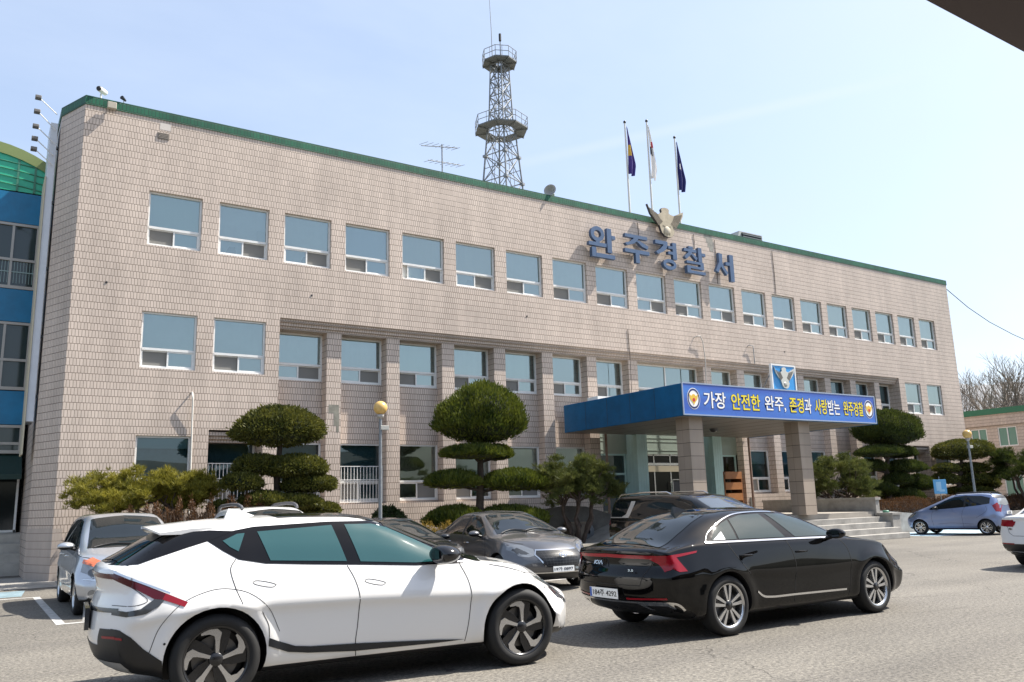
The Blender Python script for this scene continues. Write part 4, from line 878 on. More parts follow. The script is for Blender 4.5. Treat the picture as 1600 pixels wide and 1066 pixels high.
for k in range(9): x = -7+2.55*k; b = MB(); b.box(x-.04, x+.04, -30.5, -24.03, cpz+.02, cpz+.118); b.build('rafter', bpy.data.materials['dark_gutter'], ct)
b = MB(); b.box(-8, 14, -30.5, -30.35, 0, cpz+.118); b.build('dark_reflection_panel', mat('reflection_panel_brown', (.07, .055, .045), .7, noise=.2, nscale=2), ct)  # unseen wall, added so the black car paint mirrors something dark
# wooded ridges round the site
def ridge(r, h0, h1, a0, a1, seed, m):
    b = MB(); n = 120; rr = random.Random(seed); ph = [rr.uniform(0, 6) for _ in range(6)]; rows = 7; vs = []
    for i in range(n+1):
        a = a0+(a1-a0)*i/n; h = h0+(h1-h0)*(.5+.22*math.sin(a*5+ph[0])+.16*math.sin(a*11+ph[1])+.08*math.sin(a*23+ph[2])+.04*math.sin(a*51+ph[3]))
        for k in range(rows+1):
            t = k/rows; d = r+t*h*2.4; vs.append((CAM.x+math.sin(a)*d, CAM.y+math.cos(a)*d, h*math.sin(t*math.pi/2)+rr.uniform(-.5, .5)*t*h*.06))
    b.add(vs, [(i*(rows+1)+k, (i+1)*(rows+1)+k, (i+1)*(rows+1)+k+1, i*(rows+1)+k+1) for i in range(n) for k in range(rows)], 0, True)
    return tag(b.build('hills', m), kind='structure')
WOOD = mat('wooded_hillside', (.085, .085, .065), .95, noise=.5, nscale=.09)
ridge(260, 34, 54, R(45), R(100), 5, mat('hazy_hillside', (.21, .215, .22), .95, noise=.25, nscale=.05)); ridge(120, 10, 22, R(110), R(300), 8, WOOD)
# ================================================================ vegetation
BARK = mat('dark_bark', (.055, .04, .03), .95, noise=.4, nscale=8, bump=.8, bscale=30)
PINEBARK = mat('pine_bark', (.085, .06, .045), .95, noise=.4, nscale=8, bump=.8, bscale=30)
L_YEW = leaf_mat('clipped_yew_leaf', (.020, .034, .008), (.175, .168, .030))
L_JUN = leaf_mat('clipped_juniper_leaf', (.020, .042, .006), (.165, .185, .022))
L_DARK = leaf_mat('dark_conifer_leaf', (.016, .032, .007), (.105, .125, .022))
L_PINE = leaf_mat("pine_needle", (.085, .092, .013), (.38, .33, .045))
L_PINE2 = leaf_mat('green_pine_needle', (.030, .050, .012), (.19, .20, .05))
L_BROWN = leaf_mat('winter_azalea_leaf', (.055, .028, .014), (.17, .085, .035))
L_GOLD = leaf_mat('yellow_shrub_leaf', (.14, .10, .02), (.42, .28, .05))
L_RND = leaf_mat('broadleaf_shrub', (.014, .028, .010), (.06, .085, .024))
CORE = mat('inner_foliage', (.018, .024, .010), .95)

def blade(mb, p, d, ln, wd, r, m=0):
    """one leaf sprig: a narrow diamond along d"""
    s = d.cross(Vector((r.uniform(-1, 1), r.uniform(-1, 1), r.uniform(-1, 1))))
    if s.length < 1e-4: return
    s = s.normalized()*wd/2; q = p+d*ln
    mb.add((p-s*.3, p+d*ln*.55-s, q, p+d*ln*.55+s), ((0, 1, 2, 3),), m)

def pad_mesh(rx, ry, rz, n, seed, mode='yew', flat=.45):
    """a clipped cushion of foliage: dome above, flatter below, bumpy outline made of clumps"""
    r = random.Random(seed); mb = MB()
    clumps = []
    for k in range(int(26+22*rx*ry)):
        u = r.uniform(-.55, 1); a = r.uniform(0, 2*math.pi); s = math.sqrt(max(0, 1-u*u)); clumps.append((Vector((s*math.cos(a), s*math.sin(a), u)), r.uniform(-.09, .08)))
    def surf(u, a):
        s = math.sqrt(max(0, 1-u*u)); d = Vector((s*math.cos(a), s*math.sin(a), u)); k = 1.0
        for c, h in clumps:
            q = d.dot(c)
            if q > .93: k += h*(q-.93)/.07
        e = Vector((d.x*rx, d.y*ry, d.z*rz*(1 if d.z > 0 else flat)))
        if mode == 'dome' and d.z > 0: q_ = (d.z**1.15); pr = (1-q_**2.1)**.56; e = Vector((math.cos(a)*rx*pr, math.sin(a)*ry*pr, rz*q_))
        return e*k, d
    for i in range(n):
        u = r.uniform(-1, 1) if r.random() < .35 else r.uniform(-.35, 1); a = r.uniform(0, 2*math.pi); p, d = surf(u, a)
        nrm = Vector((d.x/rx, d.y/ry, d.z/(rz*(1 if d.z > 0 else flat)))).normalized()
        dep = 1+r.gauss(-.02, .045); p = p*dep
        j = Vector((r.uniform(-1, 1), r.uniform(-1, 1), r.uniform(-1, 1)))
        if mode == 'dome': dr = (nrm*.45+Vector((0, 0, .95))+j*.55).normalized(); blade(mb, p, dr, r.uniform(.07, .17), r.uniform(.022, .042), r)
        else: dr = (nrm*.8+Vector((0, 0, .35))+j*.75).normalized(); blade(mb, p, dr, r.uniform(.05, .13), r.uniform(.025, .05), r)
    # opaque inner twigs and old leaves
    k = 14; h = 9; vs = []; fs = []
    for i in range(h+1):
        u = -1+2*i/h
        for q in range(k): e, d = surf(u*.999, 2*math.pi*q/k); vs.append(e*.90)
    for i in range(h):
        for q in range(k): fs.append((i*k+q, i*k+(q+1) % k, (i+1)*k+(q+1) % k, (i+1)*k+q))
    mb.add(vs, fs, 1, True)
    return mb

def limb(mb, a, b, r0, r1, r, wob=.06, n=6):
    a, b = Vector(a), Vector(b); pts = []
    for i in range(n+1):
        t = i/n; w_ = wob*math.sin(math.pi*t); pts.append(a.lerp(b, t)+Vector((r.uniform(-w_, w_), r.uniform(-w_, w_), -.12*(b-a).length*math.sin(math.pi*t)*.3)))
    mb.tube(pts, [r0+(r1-r0)*i/n for i in range(n+1)], 7)

def clipped_tree(label, x, y, zg, pads, leaf, seed, trunk_r=.11, mode='yew', dens=1500, core=True):
    """pads: (x, z, rx, rz, dy) measured in the plane of the trunk"""
    t = thing('clipped_tree', label, 'tree', (x, y, zg), 0, 'clipped cloud trees along the front'); r = random.Random(seed)
    tb = MB(); top = max(p[1] for p in pads)-zg; tx = [p for p in pads if p[1]-zg == top][0][0]-x
    pts = [Vector((tx*((k/6)**1.5)+r.uniform(-.06, .06)*(0 < k < 6), r.uniform(-.06, .06), top*k/6-.1*(k == 0))) for k in range(7)]
    tb.tube(pts, [trunk_r*(1.25-.8*k/6) for k in range(7)], 9)
    for (px, pz, rx, rz, dy) in pads:
        zz = pz-zg; k = max(.05, (zz-.35)/top); i = min(5, int(k*6)); base = pts[i].lerp(pts[i+1], min(1, k*6-i)) if k < 1 else pts[6]
        if abs(px-x-base.x)+abs(dy) > .15: limb(tb, base, (px-x, dy, zz-rz*.25), .05, .028, r)
    tb.build('trunk', BARK, t)
    for q, (px, pz, rx, rz, dy) in enumerate(pads):
        area = rx*rx*3+rx*rz*4; n = int(dens*area)
        m = pad_mesh(rx, rx*.88, rz*(1.36 if mode == 'dome' and q == 0 else (1.2 if q == 0 else .92)), n, seed*31+q, mode, .5); m.build('foliage', [leaf, CORE], t, loc=(px-x, dy, zz_(pz, zg, rz)))
    return t
def zz_(pz, zg, rz): return pz-zg-rz*.36

def cosb(x, y): return math.cos(math.atan2(x-CAM.x, y-CAM.y))
def padlist(y, l): return [(x, z, rx*(cosb(x, y)*.8+.2), rz, dy) for x, z, rx, rz, dy in l]
clipped_tree('cloud pruned yew with nine low rounded cushions in front of the barred windows at left', 5.08, -3, .1, padlist(-3, [(5.08, 3.83, 1.16, .54, 0), (4.59, 2.84, .62, .32, .1), (5.5, 2.8, .84, .38, -.1), (4.08, 2.38, .5, .26, -.3), (5.92, 2.33, .75, .27, -.1), (4.62, 1.92, .6, .25, -.35), (3.76, 1.75, .36, .2, .1), (5.52, 1.86, .66, .22, -.3), (6.22, 1.66, .6, .19, .1)]), L_YEW, 1, dens=2300)
clipped_tree('tall clipped juniper with one big dome over three tiers in the middle of the front', 11.15, -3, .1, padlist(-3, [(11.36, 4.34, 1.56, .86, 0), (10.92, 3.18, 1.08, .28, -.2), (12.15, 3.22, .62, .32, .55), (10.32, 2.38, .9, .36, .0), (12.33, 2.35, 1.16, .44, -.2), (10.45, 1.30, 1.0, .42, .1), (12.25, 1.25, 1.3, .46, -.1)]), L_JUN, 2, .13, 'dome', 1900)
clipped_tree('dense dark clipped juniper rising right of the blue canopy', 33.9, -1.6, .6, padlist(-1.6, [(34.44, 4.62, 2.46, .80, 0), (33.16, 3.52, 1.76, .33, -.3), (35.45, 3.55, 1.4, .38, .2), (33.08, 2.9, 1.21, .36, .2), (35.24, 2.85, 1.75, .40, -.1), (34.5, 2.29, 1.1, .40, -.2), (36.38, 2.1, 1.3, .52, 0), (33.39, 1.85, 1.3, .46, .1), (35.2, 1.5, 1.6, .5, .1)]), L_DARK, 3, .13, 'dome', 1700)
clipped_tree('cloud pruned yew behind the right hand globe lamp near the building corner', 39.9, -1.5, .6, padlist(-1.5, [(40.84, 3.74, 2.66, .54, 0), (38.93, 2.82, 1.05, .27, -.1), (41.39, 2.82, 1.84, .34, .1), (38.89, 2.3, 1.15, .34, 0), (40.99, 2.26, 1.5, .34, -.2), (43.0, 2.16, 1.3, .58, .2), (40.8, 1.7, 1.8, .3, 0), (42.6, 1.45, 1.4, .4, .2)]), L_YEW, 4, .13, 'yew', 1300)

def pine(label, x, y, zg, h, spread, seed, leaf, ntuft=700, low=.45, lean=0., bare=.5, tuft=.13, flat=.3, group=None):
    """multi stemmed ornamental pine: bare fanning limbs below, a broken canopy of needle tufts above"""
    t = thing('pine_tree', label, 'tree', (x, y, zg), 0, group); r = random.Random(seed); tb = MB(); tips = []
    ns = 6
    for s in range(ns):
        a = 2*math.pi*s/ns+r.uniform(-.3, .3); rad = spread*r.uniform(.22, .5); base = Vector((.12*math.cos(a), .12*math.sin(a), 0)); fork = Vector((rad*math.cos(a)+lean*.4, rad*.8*math.sin(a), h*low*r.uniform(.85, 1.2)))
        limb(tb, base, fork, .075, .045, r, .12, 6)
        for k in range(7):
            a2 = a+r.uniform(-1.1, 1.1); rd = spread*r.uniform(.35, 1.0); e = Vector((rd*math.cos(a2)+lean, rd*.8*math.sin(a2), h*(low+(1-low)*r.uniform(.15, .95)*(1-(rd/spread)**2*.42))))
            limb(tb, fork, e, .03, .010, r, .1, 5); tips.append(e)
    tb.build('trunk', PINEBARK, t)
    cr = MB(); cents = []
    for e in tips:
        for k in range(5): cents.append(e+Vector((r.gauss(0, spread*.11), r.gauss(0, spread*.11), r.gauss(0, h*.05))))
    for i in range(ntuft):
        c = cents[r.randrange(len(cents))]+Vector((r.gauss(0, .11), r.gauss(0, .11), r.gauss(0, .06))); ax = Vector((c.x*.35+r.uniform(-.5, .5), c.y*.35+r.uniform(-.5, .5), 1.)).normalized()
        for k in range(24):
            d = (ax*r.uniform(.35, 1.1)+Vector((r.uniform(-1, 1), r.uniform(-1, 1), r.uniform(-.45, .7)))*.85).normalized(); blade(cr, c+d*.01, d, tuft*r.uniform(.6, 1.15), .0125, r)
    cr.build('crown', leaf, t); return t
pine('low spreading yellow green pine with bare fanning stems against the left wall', 2.05, -1.9, .1, 2.62, 1.52, 11, L_PINE, 3600, .58, tuft=.15)
pine('dark fanning pine between the domed juniper and the canopy', 14.6, -3.3, .1, 3.0, 1.62, 12, L_PINE2, 2700, .5, tuft=.15)
pine('long needled pine beside the steps below the right end of the canopy', 29.6, -2.3, .6, 2.7, 1.75, 13, L_PINE2, 2300, .3, tuft=.19)
pine('rounded pine at the far right behind the lavender hatchback', 42.8, -3.3, .3, 3.4, 1.7, 14, L_DARK, 3000, .55, tuft=.17)

def shrub(name, label, cat, x, y, zg, rx, ry, rz, leaf, seed, dens=2600, twig=False):
    t = thing(name, label, cat, (x, y, zg)); pad_mesh(rx, ry, rz, int(dens*(rx*ry*3+rx*rz*4)), seed, 'yew', .9).build('foliage', [leaf, CORE], t, loc=(0, 0, rz*.8))
    s = MB(); s.tube([(0, 0, -.1), (.03, 0, rz*.6)], .05, 6); s.build('stem', BARK, t); return t
shrub('round_shrub', 'dark round broadleaf bush at the foot of the left globe lamp', 'bush', 8.62, -2.2, .1, .66, .6, .78, L_RND, 21)
def hedge(name, label, leaf, x0, x1, y0, y1, z0, h, n, seed, up=.8):
    r = random.Random(seed); b = MB()
    hh = [r.uniform(.7, 1.15) for _ in range(40)]
    for i in range(n):
        x = r.uniform(x0, x1); y = r.uniform(y0, y1); q = (x-x0)/(x1-x0)*38; k = int(q); tp = h*(hh[k]*(1-q+k)+hh[k+1]*(q-k)); e = 1-abs((y-(y0+y1)/2)/((y1-y0)/2))**3*.5
        z = z0+tp*e*(1-abs(r.gauss(0, .22))); d = Vector((r.uniform(-1, 1), r.uniform(-1, 1), up+r.uniform(0, 1))).normalized(); blade(b, Vector((x, y, max(z0, z))), d, r.uniform(.05, .11), r.uniform(.02, .035), r)
    for i in range(n//14):
        x = r.uniform(x0, x1); y = r.uniform(y0, y1); b.tube([(x, y, z0), (x+r.uniform(-.2, .2), y+r.uniform(-.2, .2), z0+h*r.uniform(.6, .95))], [.008, .003], 3, 1, False)
    o = b.build(name, [leaf, BARK]); return tag(o, label, 'hedge', kind='stuff')
hedge('azalea_hedge', 'reddish brown winter azalea hedge below the left pine', L_BROWN, 1.2, 4.6, -4.05, -3.3, .11, 1.72, 13000, 31)
hedge('azalea_hedge', 'russet azalea hedge along the planter wall at right', L_BROWN, 29.5, 44.5, -3.65, -2.0, .6, .75, 26000, 32)
hedge('yellow_shrubs', 'low yellow leaved shrubs between the round bush and the domed juniper', L_GOLD, 8.3, 10.6, -4.1, -3.4, .11, 1.0, 4500, 33)
hedge('green_hedge', 'clipped green hedge by the lavender hatchback at the far right', L_DARK, 41, 46.3, -4.9, -4.2, 0, 1.5, 14000, 34)

def bare_tree_mesh(seed, h):
    r = random.Random(seed); b = MB()
    def grow(p, d, ln, rad, dep):
        n = 3; pts = [p]; q = p; dd = d
        for k in range(n):
            dd = (dd+Vector((r.uniform(-1, 1), r.uniform(-1, 1), r.uniform(-.4, .9)))*.16).normalized(); q = q+dd*ln/n; pts.append(q)
        b.tube(pts, [rad*(1-.35*k/n) for k in range(n+1)], 6 if dep < 2 else (4 if dep < 4 else 3), 0, False)
        if dep >= 6: return
        for k in range(r.choice((2, 3, 3)) if dep < 5 else 3):
            a = Vector((r.uniform(-1, 1), r.uniform(-1, 1), r.uniform(-.25, .6))); nd = (dd*.95+a*(.62 if dep else .45)).normalized()
            st = pts[-1] if k < 2 else pts[2]; grow(st, nd, ln*r.uniform(.62, .84), rad*.62, dep+1)
    grow(Vector((0, 0, -.2)), Vector((0, 0, 1)), h*.27, h*.017, 0)
    return b
TW = mat('winter_twigs', (.19, .155, .125), .9)
protos = []
for s in (41, 42, 43):
    protos.append(bare_tree_mesh(s, 11))
k = 0; rr = random.Random(9); meshes = []
spots = [(66, 14.2, 1.15, 0, 'bare tree with forked crown nearest the main building corner'), (70, 11.8, 1.3, 1, 'tall bare tree in the middle of the grey winter row'), (68, 8.6, 1.2, 2, 'bare tree with spreading crown at the right end of the row'), (74, 17, 1.2, 1, 'bare tree half hidden by the right edge of the police building'), (73, 6.0, 1.25, 0, 'bare tree at the photo edge over the green roofed wing'), (80, 16, 1.25, 2, 'bare tree in the second line of the grey winter row'), (80, 11.5, 1.35, 0, 'slender bare tree farthest back in the winter row'), (64, 3.5, 1.1, 1, 'bare tree standing over the roof of the side wing'), (88, 20, 1.3, 1, 'distant bare tree seen just past the roof corner of the police building'), (90, 15, 1.35, 2, 'distant bare tree between the two nearest winter trees'), (86, 9.5, 1.3, 0, 'distant bare tree low behind the green roof edge'), (94, 18, 1.4, 0, 'farthest bare tree on the slope below the wooded hill')]
for (x, y, s, q, lab) in spots:
    t = thing('bare_tree', lab, 'tree', (x, y, 0), rr.uniform(0, 6), 'bare winter trees behind the side wing'); t.scale = (s, s, s)
    if len(meshes) <= q or meshes[q] is None:
        while len(meshes) <= q: meshes.append(None)
        o = protos[q].build('branches', TW, t); meshes[q] = o.data
    else:
        o = bpy.data.objects.new('branches', meshes[q]); COL.objects.link(o); o.parent = t
# ================================================================ vehicles
def pchip(pts):
    pts = sorted(pts); xs = [p[0] for p in pts]; ys = [p[1] for p in pts]; n = len(xs)
    if n == 1: return lambda x: ys[0]
    h = [xs[i+1]-xs[i] for i in range(n-1)]; dl = [(ys[i+1]-ys[i])/h[i] for i in range(n-1)]; d = [0]*n; d[0] = dl[0]; d[-1] = dl[-1]
    for i in range(1, n-1):
        if dl[i-1]*dl[i] > 0: a = 2*h[i]+h[i-1]; b = h[i]+2*h[i-1]; d[i] = (a+b)/(a/dl[i-1]+b/dl[i])
    def f(x):
        if x <= xs[0]: return ys[0]
        if x >= xs[-1]: return ys[-1]
        i = 0
        while x > xs[i+1]: i += 1
        t = (x-xs[i])/h[i]
        return ys[i]*(1+2*t)*(1-t)**2+h[i]*d[i]*t*(1-t)**2+ys[i+1]*t*t*(3-2*t)+h[i]*d[i+1]*t*t*(t-1)
    return f
def sstep(a, b, x): t = max(0, min(1, (x-a)/(b-a))); return t*t*(3-2*t)
def crom(P_, subs):
    """centripetal Catmull-Rom through P_ (2D), subs[i] pieces in segment i"""
    out = []; n = len(P_); P_ = [Vector(p) for p in P_]
    for i in range(n-1):
        p1, p2 = P_[i], P_[i+1]; p0 = P_[i-1] if i else p1*2-p2; p3 = P_[i+2] if i+2 < n else p2*2-p1
        t0 = 0; t1 = t0+max(1e-3, (p1-p0).length)**.5; t2 = t1+max(1e-3, (p2-p1).length)**.5; t3 = t2+max(1e-3, (p3-p2).length)**.5
        for k in range(subs[i]):
            t = t1+(t2-t1)*k/subs[i]
            A1 = p0*((t1-t)/(t1-t0))+p1*((t-t0)/(t1-t0)); A2 = p1*((t2-t)/(t2-t1))+p2*((t-t1)/(t2-t1)); A3 = p2*((t3-t)/(t3-t2))+p3*((t-t2)/(t3-t2))
            B1 = A1*((t2-t)/(t2-t0))+A2*((t-t0)/(t2-t0)); B2 = A2*((t3-t)/(t3-t1))+A3*((t-t1)/(t3-t1))
            out.append(B1*((t2-t)/(t2-t1))+B2*((t-t1)/(t2-t1)))
    out.append(P_[-1]); return out

def split_build(mb, name, mats, parent):
    """left, right and middle pieces of a mesh each become a part of their own"""
    n = len(mb.v); par = list(range(n))
    def find(i):
        while par[i] != i: par[i] = par[par[i]]; i = par[i]
        return i
    for f in mb.f:
        for i in f[1:]: par[find(i)] = find(f[0])
    lo, hi = {}, {}
    for i, v in enumerate(mb.v): r = find(i); lo[r] = min(lo.get(r, 9), v[1]); hi[r] = max(hi.get(r, -9), v[1])
    out = {}
    for k, f in enumerate(mb.f):
        r = find(f[0]); c = r if name in ('door_handle', 'panel_gap') else (1 if lo[r] > .01 else (-1 if hi[r] < -.01 else 0))
        d = out.setdefault(c, (MB(), {})); b, ix = d
        for i in f:
            if i not in ix: ix[i] = len(b.v); b.v.append(mb.v[i])
        b.f.append(tuple(ix[i] for i in f)); b.m.append(mb.m[k]); b.sm.append(mb.sm[k])
    o = None
    for c in sorted(out): o = out[c][0].build(name, mats, parent)
    return o

class CarBody:
    def __init__(s, S):
        g = {k: pchip(v) for k, v in S.items() if isinstance(v, list)}; s.S = S
        xr, xf = S['xr'], S['xf']; ns = S.get('ns', 72)
        xs = [xr, xr+.012, xr+.04]+[xr+.04+(xf-xr-.08)*i/ns for i in range(1, ns)]+[xf-.04, xf-.012, xf]
        ins = {0: .035, 1: .014, len(xs)-2: .014, len(xs)-1: .035}
        F_ = S.get('fine', 0); subs = [3, 2, 8, 3, 8, 3, 6, 6, 4, 5] if F_ else [2, 1, 4, 2, 5, 2, 4, 4, 3, 4]; rings = []
        for i, x in enumerate(xs):
            top, bot, belt = g['top'](x), g['bot'](x), g['belt'](x); cr = g['crown'](x); ym, yb, yr = g['ymax'](x), g['ybelt'](x), g['yroof'](x)
            zr = top-cr; belt = min(belt, zr-.012); h = zr-belt; bul = .03*min(1, h/.3)
            zm = g['zmax'](x); ys = ym-S.get('tuck', .07)
            P_ = [(0, bot), (ys*.86, bot), (ys, bot+.055), (ym-S.get('cut', .016), min(zm, belt-.09)-.07), (ym, min(zm, belt-.09)), (yb+.022, belt-.05), (yb, belt), ((yb+yr)/2+bul, belt+h*.5), (yr, zr), (yr*.55, top-cr*.27), (0, top)]
            q = ins.get(i, 0)
            r = crom(P_, subs)
            if q: cz = (top+bot)/2; r = [Vector((max(0, p.x-q*(p.x > .05)), p.y+(q if p.y < cz else -q)*min(1, abs(p.y-cz)/.2))) for p in r]
            rings.append(r)
        n = len(rings[0]); vs = []; fs = []
        full = 2*n-2
        for x, r in zip(xs, rings):
            for k in range(n): vs.append(Vector((x, r[k].x, r[k].y)))
            for k in range(n-2, 0, -1): vs.append(Vector((x, -r[k].x, r[k].y)))
        for i in range(len(xs)-1):
            for k in range(full): a = i*full+k; b = i*full+(k+1) % full; fs.append((a, b, b+full, a+full))
        M = 24 if F_ else 10
        for end in (0, len(xs)-1):
            base = end*full; rows = []
            for k in range(n):
                L_, R_ = base+k, (base+(full-k) % full)
                if k in (0, n-1): rows.append([L_]); continue
                row = [L_]
                for q in range(1, M): vs.append(vs[L_].lerp(vs[R_], q/M)); row.append(len(vs)-1)
                row.append(R_); rows.append(row)
            for k in range(n-1):
                A, B = rows[k], rows[k+1]
                if len(A) == 1: f = [(A[0], B[q], B[q+1]) for q in range(len(B)-1)]
                elif len(B) == 1: f = [(A[q], B[0], A[q+1]) for q in range(len(A)-1)]
                else: f = [(A[q], B[q], B[q+1], A[q+1]) for q in range(M)]
                fs += f if end else [tuple(reversed(t)) for t in f]
        W = max(v.y for v in vs); rz, fz = g['rear'], g['front']
        for v in vs:
            wr = 1-sstep(xr, xr+S.get('lr', .75), v.x); wf = sstep(xf-S.get('lf', .85), xf, v.x); t = min(1, abs(v.y)/W)
            v.x += wr*(rz(v.z)+S['cr']*t**2.6)-wf*(fz(v.z)+S['cf']*t**2.4)
        for xw in S['axles']:
            for v in vs:
                if abs(v.y) > .55:
                    r = math.hypot(v.x-xw, v.z-S['rw']); v.y += math.copysign(S.get('flare', .02)*math.exp(-((r-S['ra']-.03)/.07)**2), v.y)*min(1, (v.z-.15)/.2 if v.z < .35 else 1)
        s.vs = vs; s.fs = fs
        bm = bmesh.new(); bv = [bm.verts.new(v) for v in vs]
        for f in fs: bm.faces.new([bv[i] for i in f])
        bmesh.ops.recalc_face_normals(bm, faces=bm.faces); s.bvh = BVHTree.FromBMesh(bm); s.bmsh = bm
    def build(s, parent, paint, name='body'):
        S = s.S; bm = s.bmsh; me = bpy.data.meshes.new(name); bm.to_mesh(me); bm.free()
        o = bpy.data.objects.new(name, me); COL.objects.link(o); cu = MB()
        for xw in S['axles']:
            for sy in (-1, 1):
                cu.lathe([(.0005, 0), (S['ra'], 0), (S['ra'], .6), (.0005, .6)], 40, Matrix.Translation((xw, sy*.52, S['rw'])) @ Matrix.Rotation(R(-90*sy), 4, 'X'), 0, False)
        cm = bpy.data.meshes.new('c'); b2 = bmesh.new(); vv = [b2.verts.new(p) for p in cu.v]
        for f in cu.f:
            try: b2.faces.new([vv[i] for i in f])
            except ValueError: pass
        bmesh.ops.remove_doubles(b2, verts=b2.verts, dist=.0008); bmesh.ops.recalc_face_normals(b2, faces=b2.faces); b2.to_mesh(cm); b2.free()
        co = bpy.data.objects.new('c', cm); COL.objects.link(co)
        md = o.modifiers.new('b', 'BOOLEAN'); md.operation = 'DIFFERENCE'; md.object = co; md.solver = 'EXACT'
        bpy.context.view_layer.update(); ev = o.evaluated_get(bpy.context.evaluated_depsgraph_get()); nm = bpy.data.meshes.new_from_object(ev)
        o.modifiers.clear(); o.data = nm; bpy.data.objects.remove(co); bpy.data.meshes.remove(me)
        nm.materials.clear(); nm.materials.append(paint); nm.materials.append(M_['black']); nm.materials.append(GLOSSB); bz = S.get('blackzone'); gb = pchip(S['belt'])
        for p in nm.polygons:
            c = p.center; p.use_smooth = True; p.material_index = 0
            if bz and bz[0] < c.x < bz[1] and c.z > gb(c.x)+.03: p.material_index = 2
            if p.normal.z < -.6 and c.z < .32: p.material_index = 1
            for xw in S['axles']:
                r = math.hypot(c.x-xw, c.z-S['rw'])
                if r < S['ra']+.004 and (r < S['ra']-.03 or abs(p.normal.x*(c.x-xw)+p.normal.z*(c.z-S['rw'])) > .9*r): p.material_index = 1
        nm.set_sharp_from_angle(angle=R(38)); o.name = name; nm.name = name; o.parent = parent; s.obj = o
        return o
    def panel(s, mb, poly, side, off=.004, m=0, step=.055, hole=None):
        if s.S.get('fine') and step > .03: step = .032
        """a thin panel that follows the body: outline drawn in side (x,z), end (y,z) or plan (x,y) view"""
        pts = [Vector(p) for p in poly]; bd = []
        for i in range(len(pts)):
            a, b = pts[i], pts[(i+1) % len(pts)]; k = max(1, int((b-a).length/step)); bd += [a.lerp(b, t/k) for t in range(k)]
        x0 = min(p.x for p in bd); x1 = max(p.x for p in bd); y0 = min(p.y for p in bd); y1 = max(p.y for p in bd); nb = len(bd); allp = list(bd)
        def ins(p):
            c = False; j = nb-1
            for i in range(nb):
                if (bd[i].y > p.y) != (bd[j].y > p.y) and p.x < (bd[j].x-bd[i].x)*(p.y-bd[i].y)/(bd[j].y-bd[i].y)+bd[i].x: c = not c
                j = i
            return c
        nx = int((x1-x0)/step)+1; ny = int((y1-y0)/step)+1
        for i in range(1, nx):
            for j in range(1, ny):
                p = Vector((x0+(x1-x0)*i/nx, y0+(y1-y0)*j/ny))
                if ins(p) and min((p-q).length for q in bd) > step*.4: allp.append(p)
        r = geometry.delaunay_2d_cdt(allp, [(i, (i+1) % nb) for i in range(nb)], [], 1, 1e-5)
        D = {'R': Vector((0, 1, 0)), 'L': Vector((0, -1, 0)), 'F': Vector((-1, 0, 0)), 'B': Vector((1, 0, 0)), 'T': Vector((0, 0, -1))}[side]
        co = []; 
        for p in r[0]:
            o = {'R': Vector((p.x, -3, p.y)), 'L': Vector((p.x, 3, p.y)), 'F': Vector((9, p.x, p.y)), 'B': Vector((-6, p.x, p.y)), 'T': Vector((p.x, p.y, 4))}[side]
            h = s.bvh.ray_cast(o, D)
            if h[0] is not None and ((side == 'B' and h[0].x > s.S['xr']+.36) or (side == 'F' and h[0].x < s.S['xf']-.75) or (side == 'T' and h[0].z < .88)): h = (None,)
            co.append(None if h[0] is None else h[0]+(h[1]*.6-D*.4)*off)
        idx = {}; vs = []; fs = []
        for f in r[2]:
            if any(co[i] is None for i in f): continue
            if max((co[f[i]]-co[f[i-1]]).length for i in range(len(f))) > .45: continue
            for i in f:
                if i not in idx: idx[i] = len(vs); vs.append(co[i])
            a, b, c = (co[i] for i in f[:3]); t = tuple(idx[i] for i in f)
            fs.append(t if (b-a).cross(c-a).dot(D) < 0 else tuple(reversed(t)))
        mb.add(vs, fs, m, True)
    def both(s, mb, poly, **k):
        s.panel(mb, poly, 'R', **k); s.panel(mb, poly, 'L', **k)
    def seam(s, mb, path, w=.007, sides='RL', off=.0022, m=0):
        # rounded path, cut into a thin ribbon
        P_ = crom(path, [6]*(len(path)-1)) if len(path) > 2 else [Vector(p) for p in path]
        for sd in sides: s.panel(mb, ribbon2([tuple(p) for p in P_], w), sd, off=off, m=m, step=.04)
    def part(s, name, mats, fn, parent=None):
        b = MB(); fn(b); return split_build(b, name, mats, parent or s.obj)

P_BLACK = M_['black']
SEAM = mat('panel_gap', (.012, .012, .012), .8)
GL_DARK = mat('tinted_car_glass', (.008, .011, .012), .02, spec=.5, ior=1.5)
GL_TEAL = mat('teal_tinted_glass', (.016, .070, .073), .03, spec=.5, ior=1.7)
GLOSSB = mat('gloss_black_trim', (.006, .006, .007), .05, spec=.25)
CHROME = mat('bright_chrome', (.72, .72, .72), .12, metal=1)
RED = mat('tail_lamp_red', (.24, .006, .014), .15, spec=.4, coat=.15)
REDD = mat('dark_tail_lamp', (.075, .004, .009), .12, spec=.35, coat=.1)
LAMP = mat('clear_lamp', (.20, .21, .22), .08, spec=.8, metal=.35, coat=1)
LAMPD = mat('smoked_lamp', (.045, .047, .05), .1, spec=.5, coat=.3)
RIMS = mat('machined_alloy', (.60, .60, .60), .25, metal=.9)
RIMB = mat('gloss_black_alloy', (.012, .012, .013), .25, spec=.6)
DISC = mat('brake_disc', (.16, .155, .15), .45, metal=.8)
PLATE = mat('plate_white', (.74, .75, .74), .45); PLTXT = mat('plate_black', (.015, .015, .02), .5); PLBLUE = mat('plate_blue', (.02, .09, .40), .4)
GRILLE = mat('grille_black', (.010, .010, .011), .35)

